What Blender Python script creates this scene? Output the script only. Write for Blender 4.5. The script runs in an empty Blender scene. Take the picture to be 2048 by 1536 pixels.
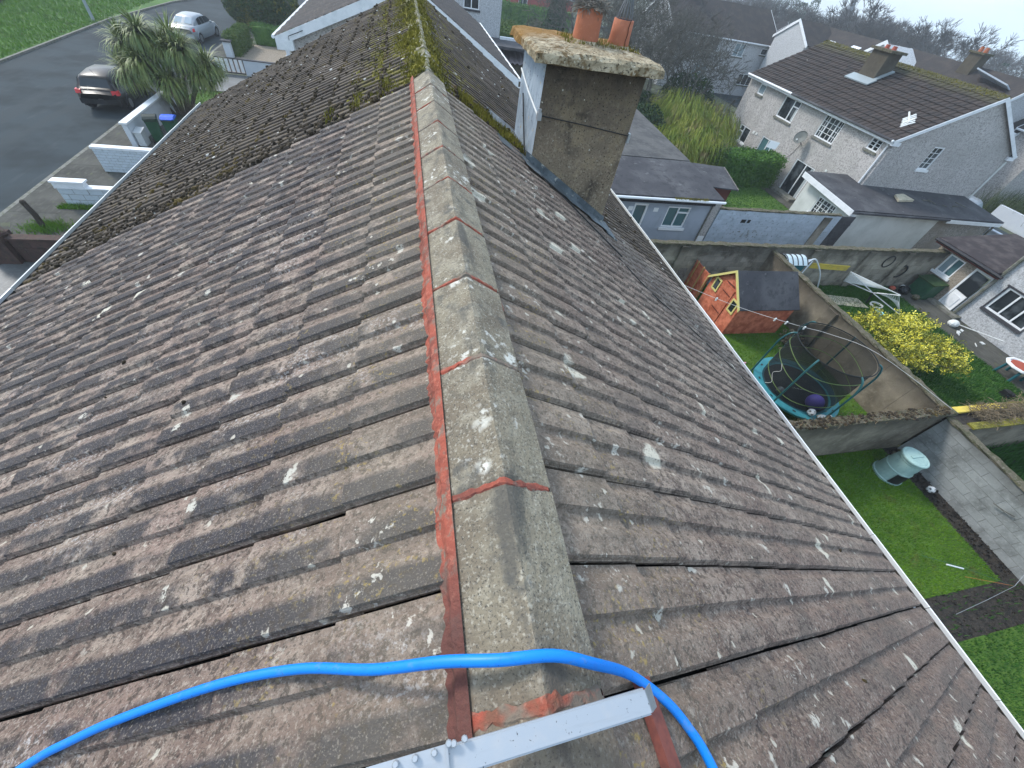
import bpy, math, random
import numpy as np
from mathutils import Vector, Matrix, Euler
random.seed(7); rng = np.random.default_rng(7)
S = bpy.context.scene; COL = S.collection
R_ = math.radians
# ---------------------------------------------------------------- camera
cam_d = bpy.data.cameras.new('camera'); cam = bpy.data.objects.new('camera', cam_d); COL.objects.link(cam)
CR = [[0.9733637470783906, -0.05189664119574805, 0.22331537006241858],
      [-0.18292341224636913, -0.7629831800276186, 0.6199965259959829],
      [0.1382101339470448, -0.644331751217913, -0.7521532777611207]]
CAM = Vector((-.197, 0, 8.6))
cam.matrix_world = Matrix([[CR[i][0], -CR[i][1], -CR[i][2], CAM[i]] for i in range(3)] + [[0, 0, 0, 1]])
cam_d.sensor_width = 36; cam_d.lens = 772.778 / 2048 * 36; cam_d.clip_start = .05; cam_d.clip_end = 4000
S.camera = cam
# ---------------------------------------------------------------- sky, sun, exposure
SUN_EL, SUN_AZ = R_(42), R_(-42)          # azimuth measured from +Y towards +X
W = bpy.data.worlds.new('World'); S.world = W; W.use_nodes = True
wn, wl = W.node_tree.nodes, W.node_tree.links; wn.clear()
w_out = wn.new('ShaderNodeOutputWorld'); w_bg = wn.new('ShaderNodeBackground')
sky = wn.new('ShaderNodeTexSky'); sky.sky_type = 'NISHITA'; sky.sun_disc = False
sky.sun_elevation = SUN_EL; sky.sun_rotation = SUN_AZ; sky.air_density = 1.0; sky.dust_density = 1.5; sky.ozone_density = 1.0
tc = wn.new('ShaderNodeTexCoord'); mp = wn.new('ShaderNodeMapping'); mp.inputs['Scale'].default_value = (1, 1, 3.2)
cn = wn.new('ShaderNodeTexNoise'); cn.inputs['Scale'].default_value = 2.6; cn.inputs['Detail'].default_value = 6; cn.inputs['Roughness'].default_value = .55
cr = wn.new('ShaderNodeMapRange'); cr.inputs['From Min'].default_value = .40; cr.inputs['From Max'].default_value = .62
cr.inputs['To Min'].default_value = .45; cr.inputs['To Max'].default_value = .95
mx = wn.new('ShaderNodeMix'); mx.data_type = 'RGBA'; mx.inputs['B'].default_value = (2.15, 2.7, 3.25, 1)
w_bg.inputs['Strength'].default_value = .15
wl.new(tc.outputs['Generated'], mp.inputs['Vector']); wl.new(mp.outputs['Vector'], cn.inputs['Vector'])
wl.new(cn.outputs['Fac'], cr.inputs['Value']); wl.new(cr.outputs['Result'], mx.inputs['Factor'])
wl.new(sky.outputs['Color'], mx.inputs['A']); wl.new(mx.outputs['Result'], w_bg.inputs['Color']); wl.new(w_bg.outputs['Background'], w_out.inputs['Surface'])
sun_d = bpy.data.lights.new('sun', 'SUN'); sun = bpy.data.objects.new('sun', sun_d); COL.objects.link(sun)
sun_d.energy = 1.05; sun_d.angle = R_(11); sun_d.color = (1, .96, .9)
sd = Vector((math.sin(SUN_AZ) * math.cos(SUN_EL), math.cos(SUN_AZ) * math.cos(SUN_EL), math.sin(SUN_EL)))
sun.rotation_euler = sd.to_track_quat('Z', 'Y').to_euler()
S.view_settings.view_transform = 'Standard'; S.view_settings.look = 'None'
S.view_settings.exposure = 1.55; S.view_settings.gamma = 1
S.view_settings.use_curve_mapping = False

# ---------------------------------------------------------------- materials
MATS = {}
def M(name, col, rough=.85, layers=(), bump=None, spec=.3, metal=0., rnd=0., obj=False, emit=None, trans=0., alpha=1.):
    """layers: dicts k(noise|voro|wave) s d lo hi c st f ; bump (scale, strength, distance)"""
    m = bpy.data.materials.new(name); m.use_nodes = True
    nt = m.node_tree; n, l = nt.nodes, nt.links; b = n['Principled BSDF']
    b.inputs['Roughness'].default_value = rough; b.inputs['Specular IOR Level'].default_value = spec; b.inputs['Metallic'].default_value = metal
    b.inputs['Base Color'].default_value = (*col, 1)
    if trans: b.inputs['Transmission Weight'].default_value = trans
    if alpha < 1: b.inputs['Alpha'].default_value = alpha
    if emit: b.inputs['Emission Color'].default_value = (*emit[0], 1); b.inputs['Emission Strength'].default_value = emit[1]
    if obj:
        pos = n.new('ShaderNodeTexCoord').outputs['Object']
    else:
        pos = n.new('ShaderNodeNewGeometry').outputs['Position']
    cur = None
    def rgb(c):
        r = n.new('ShaderNodeRGB'); r.outputs[0].default_value = (*c, 1); return r.outputs[0]
    cur = rgb(col)
    m['_'] = 0
    rv = None
    if rnd:
        oi = n.new('ShaderNodeObjectInfo'); at = n.new('ShaderNodeAttribute'); at.attribute_name = 'rnd'
        ad = n.new('ShaderNodeMath'); ad.operation = 'ADD'; fr = n.new('ShaderNodeMath'); fr.operation = 'FRACT'
        l.new(oi.outputs['Random'], ad.inputs[0]); l.new(at.outputs['Fac'], ad.inputs[1]); l.new(ad.outputs[0], fr.inputs[0]); rv = fr.outputs[0]
        hs = n.new('ShaderNodeHueSaturation'); mr = n.new('ShaderNodeMapRange')
        mr.inputs['To Min'].default_value = 1 - rnd; mr.inputs['To Max'].default_value = 1 + rnd
        l.new(rv, mr.inputs['Value']); l.new(mr.outputs[0], hs.inputs['Value']); l.new(cur, hs.inputs['Color']); cur = hs.outputs[0]
    def mask(L):
        if L.get('k') == 'uv':
            uvn = n.new('ShaderNodeUVMap'); sx = n.new('ShaderNodeSeparateXYZ'); l.new(uvn.outputs[0], sx.inputs[0]); src = sx.outputs[L.get('ax', 0)]
        elif L.get('k') == 'pos':
            sx = n.new('ShaderNodeSeparateXYZ'); l.new(pos, sx.inputs[0]); src = sx.outputs[L['ax']]
            if L.get('abs'):
                a = n.new('ShaderNodeMath'); a.operation = 'ABSOLUTE'; l.new(src, a.inputs[0]); src = a.outputs[0]
            if L.get('j'):
                nz = n.new('ShaderNodeTexNoise'); nz.inputs['Scale'].default_value = L.get('js', 4); l.new(pos, nz.inputs['Vector'])
                mm = n.new('ShaderNodeMath'); mm.operation = 'MULTIPLY_ADD'; l.new(nz.outputs['Fac'], mm.inputs[0]); mm.inputs[1].default_value = L['j']; l.new(src, mm.inputs[2]); src = mm.outputs[0]
        elif L.get('k') == 'rv':
            src = rv
        else:
            v = pos
            if 'st' in L:
                mp = n.new('ShaderNodeMapping'); mp.inputs['Scale'].default_value = L['st']; l.new(pos, mp.inputs['Vector']); v = mp.outputs[0]
            if L.get('k') == 'voro':
                t = n.new('ShaderNodeTexVoronoi'); t.inputs['Scale'].default_value = L['s']
                wnz = n.new('ShaderNodeTexNoise'); wnz.inputs['Scale'].default_value = L['s'] * 3; l.new(v, wnz.inputs['Vector'])
                va = n.new('ShaderNodeVectorMath'); va.operation = 'MULTIPLY_ADD'; va.inputs[1].default_value = (L.get('w', .15),) * 3
                l.new(wnz.outputs['Color'], va.inputs[0]); l.new(v, va.inputs[2]); l.new(va.outputs[0], t.inputs['Vector'])
                if 'pr' in L:      # only some cells carry a spot
                    sp = n.new('ShaderNodeSeparateColor'); l.new(t.outputs['Color'], sp.inputs[0])
                    g = n.new('ShaderNodeMath'); g.operation = 'GREATER_THAN'; g.inputs[1].default_value = 1 - L['pr']; l.new(sp.outputs[0], g.inputs[0])
                    q = n.new('ShaderNodeMath'); q.operation = 'MULTIPLY_ADD'; q.inputs[1].default_value = -9; q.inputs[2].default_value = 9; l.new(g.outputs[0], q.inputs[0])
                    a2 = n.new('ShaderNodeMath'); a2.operation = 'ADD'; l.new(t.outputs['Distance'], a2.inputs[0]); l.new(q.outputs[0], a2.inputs[1]); src = a2.outputs[0]
                    return rng_(src, L)
                src = t.outputs['Distance']
            elif L.get('k') == 'wave':
                t = n.new('ShaderNodeTexWave'); t.inputs['Scale'].default_value = L['s']; t.bands_direction = L.get('dir', 'Z'); t.inputs['Distortion'].default_value = L.get('dist', 0); l.new(v, t.inputs['Vector']); src = t.outputs['Fac']
            else:
                t = n.new('ShaderNodeTexNoise'); t.inputs['Scale'].default_value = L['s']; t.inputs['Detail'].default_value = L.get('d', 3); t.inputs['Roughness'].default_value = L.get('r', .6); l.new(v, t.inputs['Vector']); src = t.outputs['Fac']
        return rng_(src, L)
    def rng_(src, L):
        mr = n.new('ShaderNodeMapRange'); mr.inputs['From Min'].default_value = L.get('lo', 0); mr.inputs['From Max'].default_value = L.get('hi', 1)
        mr.inputs['To Max'].default_value = L.get('f', 1); l.new(src, mr.inputs['Value']); return mr.outputs[0]
    for L in layers:
        f = mask(L)
        for A in L.get('and', ()):
            g = mask(A); mu = n.new('ShaderNodeMath'); mu.operation = 'MULTIPLY'; l.new(f, mu.inputs[0]); l.new(g, mu.inputs[1]); f = mu.outputs[0]
        mi = n.new('ShaderNodeMix'); mi.data_type = 'RGBA'; l.new(f, mi.inputs['Factor']); l.new(cur, mi.inputs['A']); mi.inputs['B'].default_value = (*L['c'], 1); cur = mi.outputs['Result']
    l.new(cur, b.inputs['Base Color'])
    if bump:
        t = n.new('ShaderNodeTexNoise'); t.inputs['Scale'].default_value = bump[0]; t.inputs['Detail'].default_value = 4; t.inputs['Roughness'].default_value = .65; l.new(pos, t.inputs['Vector'])
        bp = n.new('ShaderNodeBump'); bp.inputs['Strength'].default_value = bump[1]; bp.inputs['Distance'].default_value = bump[2]
        l.new(t.outputs['Fac'], bp.inputs['Height']); l.new(bp.outputs[0], b.inputs['Normal'])
    MATS[name] = m; return m
def nz(s, c, lo=.45, hi=.6, d=3, f=1, **k): return dict(s=s, c=c, lo=lo, hi=hi, d=d, f=f, **k)

WHITE_L = (.58, .54, .44)
def tile_layers(left):
    L = [nz(1.3, (.19, .13, .106), .38, .62, f=.75), nz(4, (.34, .275, .22), .45, .62, f=.8), nz(17, (.125, .09, .074), .49, .60, f=.7)]
    L.append(nz(9, (.085, .062, .052), .47, .64, d=5, f=.6, st=(.35, 1, .5)))
    L.append(dict(k='pos', ax=1, lo=.9, hi=.0, j=.5, js=2, c=(.135, .082, .066), f=.55))
    L.append(nz(80, (.42, .36, .30), .54, .66, d=4, f=.6))
    if left:
        L.append(dict(k='noise', s=75, d=2, lo=.54, hi=.62, c=(.46, .43, .41), f=.75, **{'and': [nz(1.9, 0, .52, .62, d=2), dict(k='uv', ax=0, lo=.20, hi=.30)]}))
        L.append(dict(k='uv', ax=0, lo=.31, hi=.25, c=(.030, .031, .040), f=.90, **{'and': [nz(5, 0, .38, .50, d=4, st=(.8, 1, .8)), dict(k='uv', ax=0, lo=.03, hi=.045)]}))
        L.append(dict(k='uv', ax=0, lo=.535, hi=.56, c=(.034, .034, .042), f=.90, **{'and': [nz(4.3, 0, .43, .53, d=4), dict(k='uv', ax=0, lo=.82, hi=.74)]}))
    else:
        L.append(nz(3.1, (.12, .098, .083), .50, .62, f=.6))
    L += [nz(48, (.05, .038, .032), .52, .60, d=4, f=.75), nz(170, (.40, .35, .29), .55, .70, d=3, f=.55), nz(210, (.03, .026, .024), .56, .68, d=2, f=.7),
          dict(k='pos', ax=0, abs=1, lo=.80, hi=.35, c=(.24, .205, .15), f=.30),
          dict(k='noise', s=55, lo=.58, hi=.66, c=(.33, .24, .08), f=.7, **{'and': [dict(k='pos', ax=0, abs=1, lo=1.1, hi=.5), nz(5, 0, .48, .6)]}),
          dict(k='noise', s=26, d=5, lo=.60, hi=.64, c=(.58, .54, .46), f=.8, **{'and': [nz(2.9, 0, .58, .66, d=1), dict(k='pos', ax=0, abs=1, lo=2.2, hi=.9)]}),
          dict(k='voro', s=3.2, lo=.24, hi=.17, c=WHITE_L, f=.92, pr=.10 if left else .22, w=.16, **{'and': [nz(70, 0, .36, .44, d=3)]}),
          dict(k='voro', s=8, lo=.24, hi=.17, c=(.52, .49, .42), f=.88, pr=.08 if left else .16, w=.07, **{'and': [nz(80, 0, .38, .46, d=2)]}),
          dict(k='voro', s=19, lo=.24, hi=.15, c=(.50, .46, .38), f=.85, pr=.07 if left else .12, w=.03)]
    return L
M('tile_front', (.27, .20, .165), .88, tile_layers(True), (110, .8, .008), rnd=.16)
M('tile_back', (.275, .215, .168), .88, tile_layers(False), (110, .8, .008), rnd=.13)
M('tile_moss', (.085, .067, .052), .9, [nz(2.5, (.045, .034, .026), .42, .6), nz(9, (.105, .072, .03), .55, .68, f=.7), nz(60, (.16, .15, .13), .6, .7, f=.6),
   dict(k='noise', s=6, lo=.52, hi=.62, c=(.13, .11, .02), **{'and': [dict(k='pos', ax=0, abs=1, lo=1.0, hi=.45)]}),
   dict(k='voro', s=5, lo=.14, hi=.09, c=(.60, .58, .54), pr=.30, w=.05), dict(k='voro', s=9, lo=.18, hi=.12, c=(.52, .52, .48), pr=.22, w=.03)], (60, .6, .008), rnd=.25)
M('tile_gap_shade', (.012, .011, .010), .95)  # near-black deck under the tiles; shade of the gaps put into its colour
M('ridge', (.245, .212, .152), .9, [nz(3, (.165, .135, .098), .42, .62), nz(11, (.30, .27, .205), .5, .66, f=.7), nz(24, (.13, .115, .09), .52, .66, f=.6), nz(100, (.40, .37, .30), .54, .68, d=3, f=.75), nz(170, (.05, .045, .04), .55, .68, d=2, f=.8),
   dict(k='noise', s=10, d=5, lo=.50, hi=.60, c=(.085, .08, .07), f=.8, st=(1, .45, 1), **{'and': [dict(k='pos', ax=0, abs=1, lo=.07, hi=.03)]}), dict(k='noise', s=30, d=5, lo=.56, hi=.62, c=(.58, .56, .5), f=.85, **{'and': [nz(4, 0, .5, .6)]}),
   dict(k='voro', s=5.5, lo=.22, hi=.12, c=(.62, .60, .53), pr=.2, w=.06, **{'and': [nz(45, 0, .4, .5, d=2)]}), nz(9, (.08, .08, .075), .60, .70, f=.7),
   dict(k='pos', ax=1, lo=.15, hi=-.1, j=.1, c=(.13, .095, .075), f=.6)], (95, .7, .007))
M('ridge_moss', (.20, .18, .125), .95, [nz(8, (.10, .10, .03), .45, .55), nz(20, (.5, .5, .47), .58, .66)], (50, .6, .01))
M('mortar_red', (.33, .088, .058), .95, [nz(9, (.20, .065, .048), .45, .60, d=5), nz(13, (.20, .15, .12), .54, .62, d=5, f=.85), nz(60, (.5, .19, .13), .55, .7, f=.7), nz(22, (.2, .17, .13), .60, .7),
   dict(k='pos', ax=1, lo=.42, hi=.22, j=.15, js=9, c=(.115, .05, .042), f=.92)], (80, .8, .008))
M('blue_hose', (.0, .21, .74), .45, [nz(40, (.0, .13, .6), .55, .8, f=.5), nz(160, (.02, .03, .06), .64, .72, f=.7), nz(25, (.10, .22, .42), .60, .68, d=6, f=.5)], spec=.45)
M('aluminium', (.44, .47, .50), .5, [nz(12, (.36, .38, .40), .5, .62, d=6, f=.6, st=(.3, 3, 1)), nz(30, (.5, .5, .5), .5, .75, f=.6), nz(120, (.06, .06, .06), .66, .72, f=.8)], metal=.75, spec=.5)
M('mortar_joint', (.34, .085, .055), .95, [nz(16, (.20, .09, .06), .45, .62), nz(7, (.19, .165, .13), .47, .55, f=.92), nz(60, (.42, .18, .13), .58, .7, f=.6)], (80, .8, .008))
M('red_batten', (.20, .065, .05), .85, [nz(20, (.12, .045, .04), .45, .65)], (60, .4, .004))
M('lead', (.085, .10, .11), .6, [nz(5, (.15, .175, .19), .45, .65), nz(25, (.06, .07, .08), .55, .68), nz(11, (.42, .41, .36), .62, .7)], (20, .4, .01))
M('chimney_render', (.27, .21, .145), .95, [nz(2.6, (.055, .045, .038), .50, .66, f=.85, st=(1, 1, .7)), nz(5, (.36, .28, .175), .49, .62, f=.85), nz(35, (.42, .35, .25), .55, .66, f=.7),
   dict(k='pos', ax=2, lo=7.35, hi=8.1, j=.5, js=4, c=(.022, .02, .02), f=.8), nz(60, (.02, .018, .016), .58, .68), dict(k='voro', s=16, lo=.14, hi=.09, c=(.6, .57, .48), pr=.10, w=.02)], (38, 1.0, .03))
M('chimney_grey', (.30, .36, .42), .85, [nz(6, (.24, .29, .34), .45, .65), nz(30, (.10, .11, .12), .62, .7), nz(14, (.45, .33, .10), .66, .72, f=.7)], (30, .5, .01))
M('cap_concrete', (.31, .255, .165), .95, [nz(6, (.50, .42, .29), .47, .6), nz(14, (.17, .115, .055), .49, .62), nz(45, (.06, .05, .035), .55, .66), nz(30, (.55, .5, .38), .6, .7),
   dict(k='pos', ax=1, lo=5.0, hi=5.3, j=.3, js=7, c=(.23, .115, .02), f=.85)], (40, 1.0, .02))
M('terracotta', (.38, .135, .075), .8, [nz(5, (.38, .12, .055), .45, .65), nz(30, (.5, .2, .11), .55, .7, f=.5), nz(9, (.15, .09, .06), .66, .72, f=.6)], (60, .25, .004))
M('crack_dark', (.04, .02, .015), .9)
M('twig', (.16, .145, .125), .9, rnd=.3)
M('steel', (.42, .44, .46), .45, metal=.7)
M('dark_steel', (.16, .17, .18), .5, metal=.5)
M('white_paint', (.74, .76, .78), .5, [nz(4, (.62, .65, .67), .45, .7), nz(30, (.5, .52, .52), .62, .74, f=.4)])
M('white_upvc', (.78, .80, .81), .35)
M('white_wall', (.52, .56, .61), .8, [nz(3, (.55, .59, .63), .42, .65), nz(18, (.40, .42, .43), .62, .72, f=.5), dict(k='pos', ax=2, lo=.25, hi=0, j=.2, c=(.33, .34, .30), f=.6)], (25, .5, .01))
M('white_block', (.50, .56, .61), .8, [nz(6, (.48, .54, .57), .45, .65), nz(14, (.28, .30, .30), .62, .70, f=.6)], (40, .5, .01), rnd=.06)
M('mortar_grey', (.22, .21, .19), .95, [nz(14, (.12, .115, .10), .5, .65)])
M('brown_brick', (.075, .045, .038), .9, [nz(7, (.05, .035, .03), .45, .62), nz(16, (.08, .085, .04), .6, .7)], (50, .6, .008), rnd=.15)
M('block', (.30, .275, .225), .95, [nz(1.6, (.13, .115, .09), .48, .64, d=5), nz(8, (.31, .28, .22), .52, .68, f=.6), nz(50, (.10, .09, .07), .58, .7, f=.6), dict(k='pos', ax=2, lo=1.45, hi=2.0, j=.45, js=2.5, c=(.045, .04, .03), f=.8)], (45, .6, .01), rnd=.24)
M('block_grey', (.30, .315, .31), .95, [nz(2, (.19, .20, .195), .44, .62, d=5), nz(14, (.37, .38, .37), .52, .68, f=.5), nz(60, (.12, .12, .11), .6, .7, f=.5), dict(k='pos', ax=2, lo=1.3, hi=1.75, j=.3, js=2.5, c=(.12, .12, .11), f=.8)], (45, .5, .008), rnd=.10)
M('block_painted', (.42, .48, .55), .9, [nz(2.5, (.36, .42, .48), .42, .6), nz(9, (.22, .25, .27), .58, .68, f=.8), nz(30, (.10, .11, .11), .66, .72, f=.8)], (40, .5, .01), rnd=.07)
M('wall_render', (.235, .205, .155), .95, [nz(1.2, (.135, .115, .085), .42, .62, d=5), nz(6, (.29, .255, .195), .5, .7, f=.6), nz(40, (.12, .10, .08), .58, .7, f=.5), dict(k='pos', ax=2, lo=1.3, hi=1.8, j=.4, js=2, c=(.05, .043, .032), f=.8)], (35, .7, .012))
M('wall_cap', (.10, .088, .062), .95, [nz(7, (.06, .06, .03), .45, .6), nz(22, (.19, .17, .13), .55, .68)], (30, .8, .015))
M('pebble', (.48, .455, .435), .95, [nz(1.2, (.36, .34, .32), .48, .62, d=5, f=.7, st=(1, 1, .3)), nz(13, (.27, .255, .245), .47, .60, d=2), nz(27, (.56, .545, .53), .52, .66, d=2), nz(21, (.20, .18, .16), .60, .68, d=2, f=.8), nz(.6, (.33, .32, .30), .45, .65, f=.5)], (24, .8, .03))
M('pebble_dark', (.29, .27, .245), .95, [nz(13, (.18, .165, .15), .47, .60, d=2), nz(27, (.43, .40, .36), .54, .66, d=2), nz(.8, (.23, .20, .165), .42, .6, f=.8)], (24, .8, .03))
M('pebble_tan', (.30, .255, .20), .95, [nz(14, (.20, .165, .125), .47, .60, d=2), nz(27, (.42, .38, .32), .54, .66, d=2)], (24, .8, .03))
M('pebble_white', (.47, .48, .49), .95, [nz(14, (.33, .335, .34), .47, .60, d=2), nz(27, (.62, .63, .64), .54, .66, d=2)], (24, .8, .03))
M('cream_render', (.60, .62, .60), .85, [nz(1, (.48, .50, .48), .42, .65, d=5), nz(2.5, (.38, .39, .35), .6, .72, d=5, f=.6, st=(1, 1, .25))], (20, .3, .01))
M('grey_render', (.36, .40, .46), .85, [nz(1.5, (.30, .34, .39), .42, .65, d=5), nz(2.5, (.24, .26, .28), .6, .72, d=5, f=.6, st=(1, 1, .25))], (30, .3, .006))
M('felt', (.052, .052, .058), .8, [nz(1.0, (.085, .085, .09), .45, .62), nz(4, (.03, .03, .034), .5, .66, f=.7), nz(2.3, (.15, .15, .155), .64, .72, f=.7)], (30, .3, .006), spec=.2)
M('felt_pale', (.10, .098, .095), .8, [nz(1.2, (.06, .06, .06), .42, .62), nz(6, (.14, .135, .13), .55, .7, f=.6)], (30, .3, .006), spec=.2)
M('felt_brown', (.035, .027, .028), .85, [nz(2, (.075, .062, .06), .45, .65)])
M('slate_far', (.042, .036, .035), .9, [nz(1.5, (.075, .06, .05), .45, .65), dict(k='wave', s=4.5, dir='Z', lo=.0, hi=.25, c=(.03, .027, .026), f=.6), nz(20, (.10, .09, .08), .58, .7, f=.6)], (20, .5, .02))
M('roof_far2', (.046, .036, .032), .9, [nz(2.2, (.03, .026, .025), .42, .62), nz(9, (.075, .055, .042), .55, .68, f=.7), dict(k='voro', s=1.7, lo=.07, hi=.04, c=(.6, .58, .52), pr=.10, w=.03),
   dict(k='pos', ax=2, lo=6.55, hi=6.95, j=.3, js=3, c=(.085, .082, .03), f=.7)], rnd=.16)
M('asphalt', (.040, .053, .060), .92, [dict(k='voro', s=.22, lo=.16, hi=.15, c=(.030, .037, .042), pr=.35, w=.3), nz(.9, (.058, .07, .076), .57, .62, d=6, f=.5, st=(2, .25, 1)), nz(.5, (.027, .035, .039), .42, .62), nz(60, (.055, .06, .06), .55, .7, f=.5), nz(.25, (.045, .054, .058), .52, .62, f=.6, st=(3, .4, 1))], (80, .4, .006), spec=.12)
M('kerb_stone', (.19, .185, .165), .9, [nz(6, (.12, .125, .09), .45, .62)], (40, .4, .006))
M('concrete_path', (.085, .084, .074), .9, [nz(.8, (.05, .05, .044), .42, .62, d=5), nz(9, (.115, .112, .10), .5, .68, f=.6, st=(1, .25, 1)), nz(3, (.10, .11, .06), .60, .68, f=.6)], (40, .5, .008), spec=.15)
M('concrete_wet', (.10, .107, .107), .55, [nz(1, (.065, .07, .07), .42, .62, d=5), nz(12, (.15, .155, .15), .5, .68, f=.6)], (40, .4, .006), spec=.5)
M('gravel', (.27, .225, .17), .95, [nz(20, (.16, .13, .10), .45, .6, d=2), nz(45, (.42, .36, .29), .55, .66, d=2)], (30, 1, .03))
M('soil', (.040, .034, .028), .95, [nz(6, (.022, .02, .018), .45, .6), nz(30, (.085, .07, .055), .58, .68)], (20, 1, .05))
M('lawn', (.07, .14, .018), .95, [nz(1.3, (.045, .10, .014), .42, .62), nz(9, (.10, .16, .026), .52, .68, f=.6)], (30, .8, .03))
M('lawn_far', (.065, .145, .022), .95, [nz(.7, (.045, .11, .018), .42, .62), nz(7, (.10, .17, .035), .52, .68, f=.6)], (20, .8, .03))
M('field', (.085, .10, .06), .95, [nz(.15, (.06, .075, .045), .42, .62), nz(2, (.11, .115, .075), .5, .66, f=.5)])
M('grass_blade', (.12, .25, .018), .8, [nz(.9, (.075, .18, .015), .42, .6), nz(5, (.18, .28, .032), .52, .68, f=.7), nz(2.1, (.13, .125, .045), .56, .66, d=5, f=.7), nz(40, (.16, .21, .07), .62, .7, f=.5)], spec=.2)
M('grass_dark', (.042, .13, .020), .8, [nz(.9, (.026, .09, .015), .42, .6), nz(5, (.065, .16, .03), .52, .68, f=.7)], spec=.2)
M('rough_grass', (.075, .105, .04), .9, [nz(1.2, (.045, .075, .025), .42, .6), nz(5, (.12, .13, .075), .52, .68)])
M('hedge', (.085, .19, .028), .8, [nz(2, (.045, .12, .02), .42, .6), nz(12, (.12, .21, .035), .55, .7)], spec=.25)
M('hedge_light', (.085, .14, .022), .8, [nz(2, (.05, .10, .018), .42, .6), nz(12, (.14, .18, .03), .55, .7)], spec=.25)
M('conifer', (.022, .062, .020), .85, [nz(3, (.014, .04, .014), .42, .6), nz(12, (.035, .085, .025), .55, .7)])
M('conifer_gold', (.040, .080, .018), .85, [nz(1.1, (.17, .165, .02), .50, .62), nz(12, (.025, .05, .012), .55, .7, f=.6)])
M('willow', (.24, .26, .04), .85, [nz(1, (.13, .19, .025), .42, .6), nz(.8, (.25, .20, .09), .55, .65)])
M('shrub_dark', (.028, .06, .022), .85, [nz(2, (.02, .04, .016), .42, .6), nz(1.5, (.06, .10, .02), .55, .66)])
M('palm_leaf', (.17, .215, .045), .55, [nz(2, (.085, .14, .035), .42, .6), nz(6, (.27, .28, .10), .55, .68)], spec=.45)
M('palm_dead', (.17, .125, .065), .9)
M('palm_trunk', (.15, .125, .095), .95, [nz(9, (.085, .07, .055), .45, .62)], (30, .8, .02))
M('forsythia', (.72, .64, .05), .8, [nz(9, (.82, .78, .22), .45, .65)])
M('forsythia_leaf', (.16, .18, .025), .8)
M('bark', (.125, .122, .105), .95, [nz(4, (.07, .068, .06), .42, .62), nz(9, (.19, .195, .165), .55, .7, f=.6)])
M('twigs_far', (.085, .08, .075), .95)
M('moss_gold', (.185, .165, .022), .95, [nz(3, (.085, .08, .014), .42, .6), nz(25, (.27, .24, .05), .52, .68)])
M('moss_brown', (.036, .026, .014), .95, [nz(6, (.018, .014, .009), .45, .6), nz(1.6, (.085, .06, .016), .55, .66)])
M('dry_ivy', (.20, .155, .10), .95, [nz(5, (.12, .095, .06), .45, .6), nz(11, (.30, .24, .16), .55, .7)])
M('yellow_board', (.62, .47, .08), .8, [nz(5, (.42, .33, .10), .5, .68)])
M('yellow_trim', (.66, .58, .22), .7)
M('orange_timber', (.58, .185, .105), .75, [nz(4, (.37, .095, .05), .42, .62), nz(40, (.5, .15, .09), .55, .7, f=.4)], (30, .3, .006))
M('fence_batten', (.47, .30, .12), .8, [nz(5, (.30, .15, .07), .5, .65)])
M('old_timber', (.20, .185, .165), .9, [nz(9, (.12, .11, .10), .45, .62)])
M('dark_wood_gap_shade', (.11, .03, .022), .8)  # dark timber, and painted shade behind the playhouse planks
M('black_soffit', (.018, .018, .022), .5)
M('glass_dark', (.018, .022, .026), .06, [nz(1.1, (.10, .115, .125), .5, .6, f=.7)], spec=.6)
M('glass_green', (.07, .15, .16), .12, spec=.6)
M('glass_pale', (.24, .31, .34), .25, spec=.5)
M('curtain', (.42, .46, .47), .8)
M('tramp_pad', (.035, .20, .235), .5, [nz(6, (.05, .25, .29), .45, .65), nz(25, (.02, .10, .12), .6, .7, f=.5)])
M('tramp_mat', (.022, .026, .03), .75, [nz(3, (.04, .05, .045), .5, .65)])
M('tramp_net', (.012, .015, .016), .8)
M('net_mesh', (.012, .015, .016), .9, alpha=.70)
M('tramp_pole', (.02, .10, .105), .45, spec=.4)
M('green_band', (.11, .17, .05), .6)
M('purple_ball', (.19, .15, .62), .4, spec=.4)
M('grey_ball', (.20, .24, .25), .6, [nz(12, (.36, .40, .40), .5, .55)])
M('football_white', (.75, .75, .74), .5)
M('football_black', (.02, .02, .02), .5)
M('pink_plastic', (.78, .42, .50), .5)
M('compost_green', (.32, .46, .43), .6, [nz(4, (.26, .39, .37), .45, .65), nz(20, (.12, .15, .14), .64, .74, f=.5)], spec=.35)
M('black_plastic', (.015, .016, .017), .5)
M('bin_green', (.022, .085, .042), .5, [nz(5, (.016, .065, .035), .45, .65)])
M('bin_lid_dark', (.018, .032, .03), .6, spec=.15)
M('bin_blue', (.01, .10, .62), .45)
M('pale_box', (.50, .53, .54), .6)
M('car_black', (.008, .009, .011), .28, spec=.25)
M('car_silver', (.27, .30, .33), .3, spec=.5, metal=.2)
M('car_glass', (.03, .038, .046), .1, spec=.4)
M('car_glass_pale', (.30, .37, .42), .08, spec=.7)
M('tyre', (.012, .012, .013), .85)
M('rim', (.22, .23, .24), .35, metal=.6)
M('tail_red', (.62, .02, .03), .25, spec=.5)
M('chrome', (.7, .7, .72), .2, metal=.9)
M('plate_white', (.7, .7, .66), .5)
M('lamp_grey', (.33, .38, .40), .5, metal=.3)
M('stump', (.055, .045, .035), .9)
M('wet_dark', (.06, .065, .06), .5)
M('teal_panel', (.012, .10, .12), .6)
M('translucent', (.50, .60, .63), .35)
M('bucket_blue', (.20, .55, .68), .4)
M('cord_white', (.62, .60, .57), .7)
M('orange_cord', (.45, .16, .04), .7)
M('green_cord', (.02, .10, .07), .6)
M('red_wall', (.32, .07, .06), .9)
M('corrugated', (.24, .21, .22), .6)
M('dish_grey', (.13, .14, .13), .6)
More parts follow.
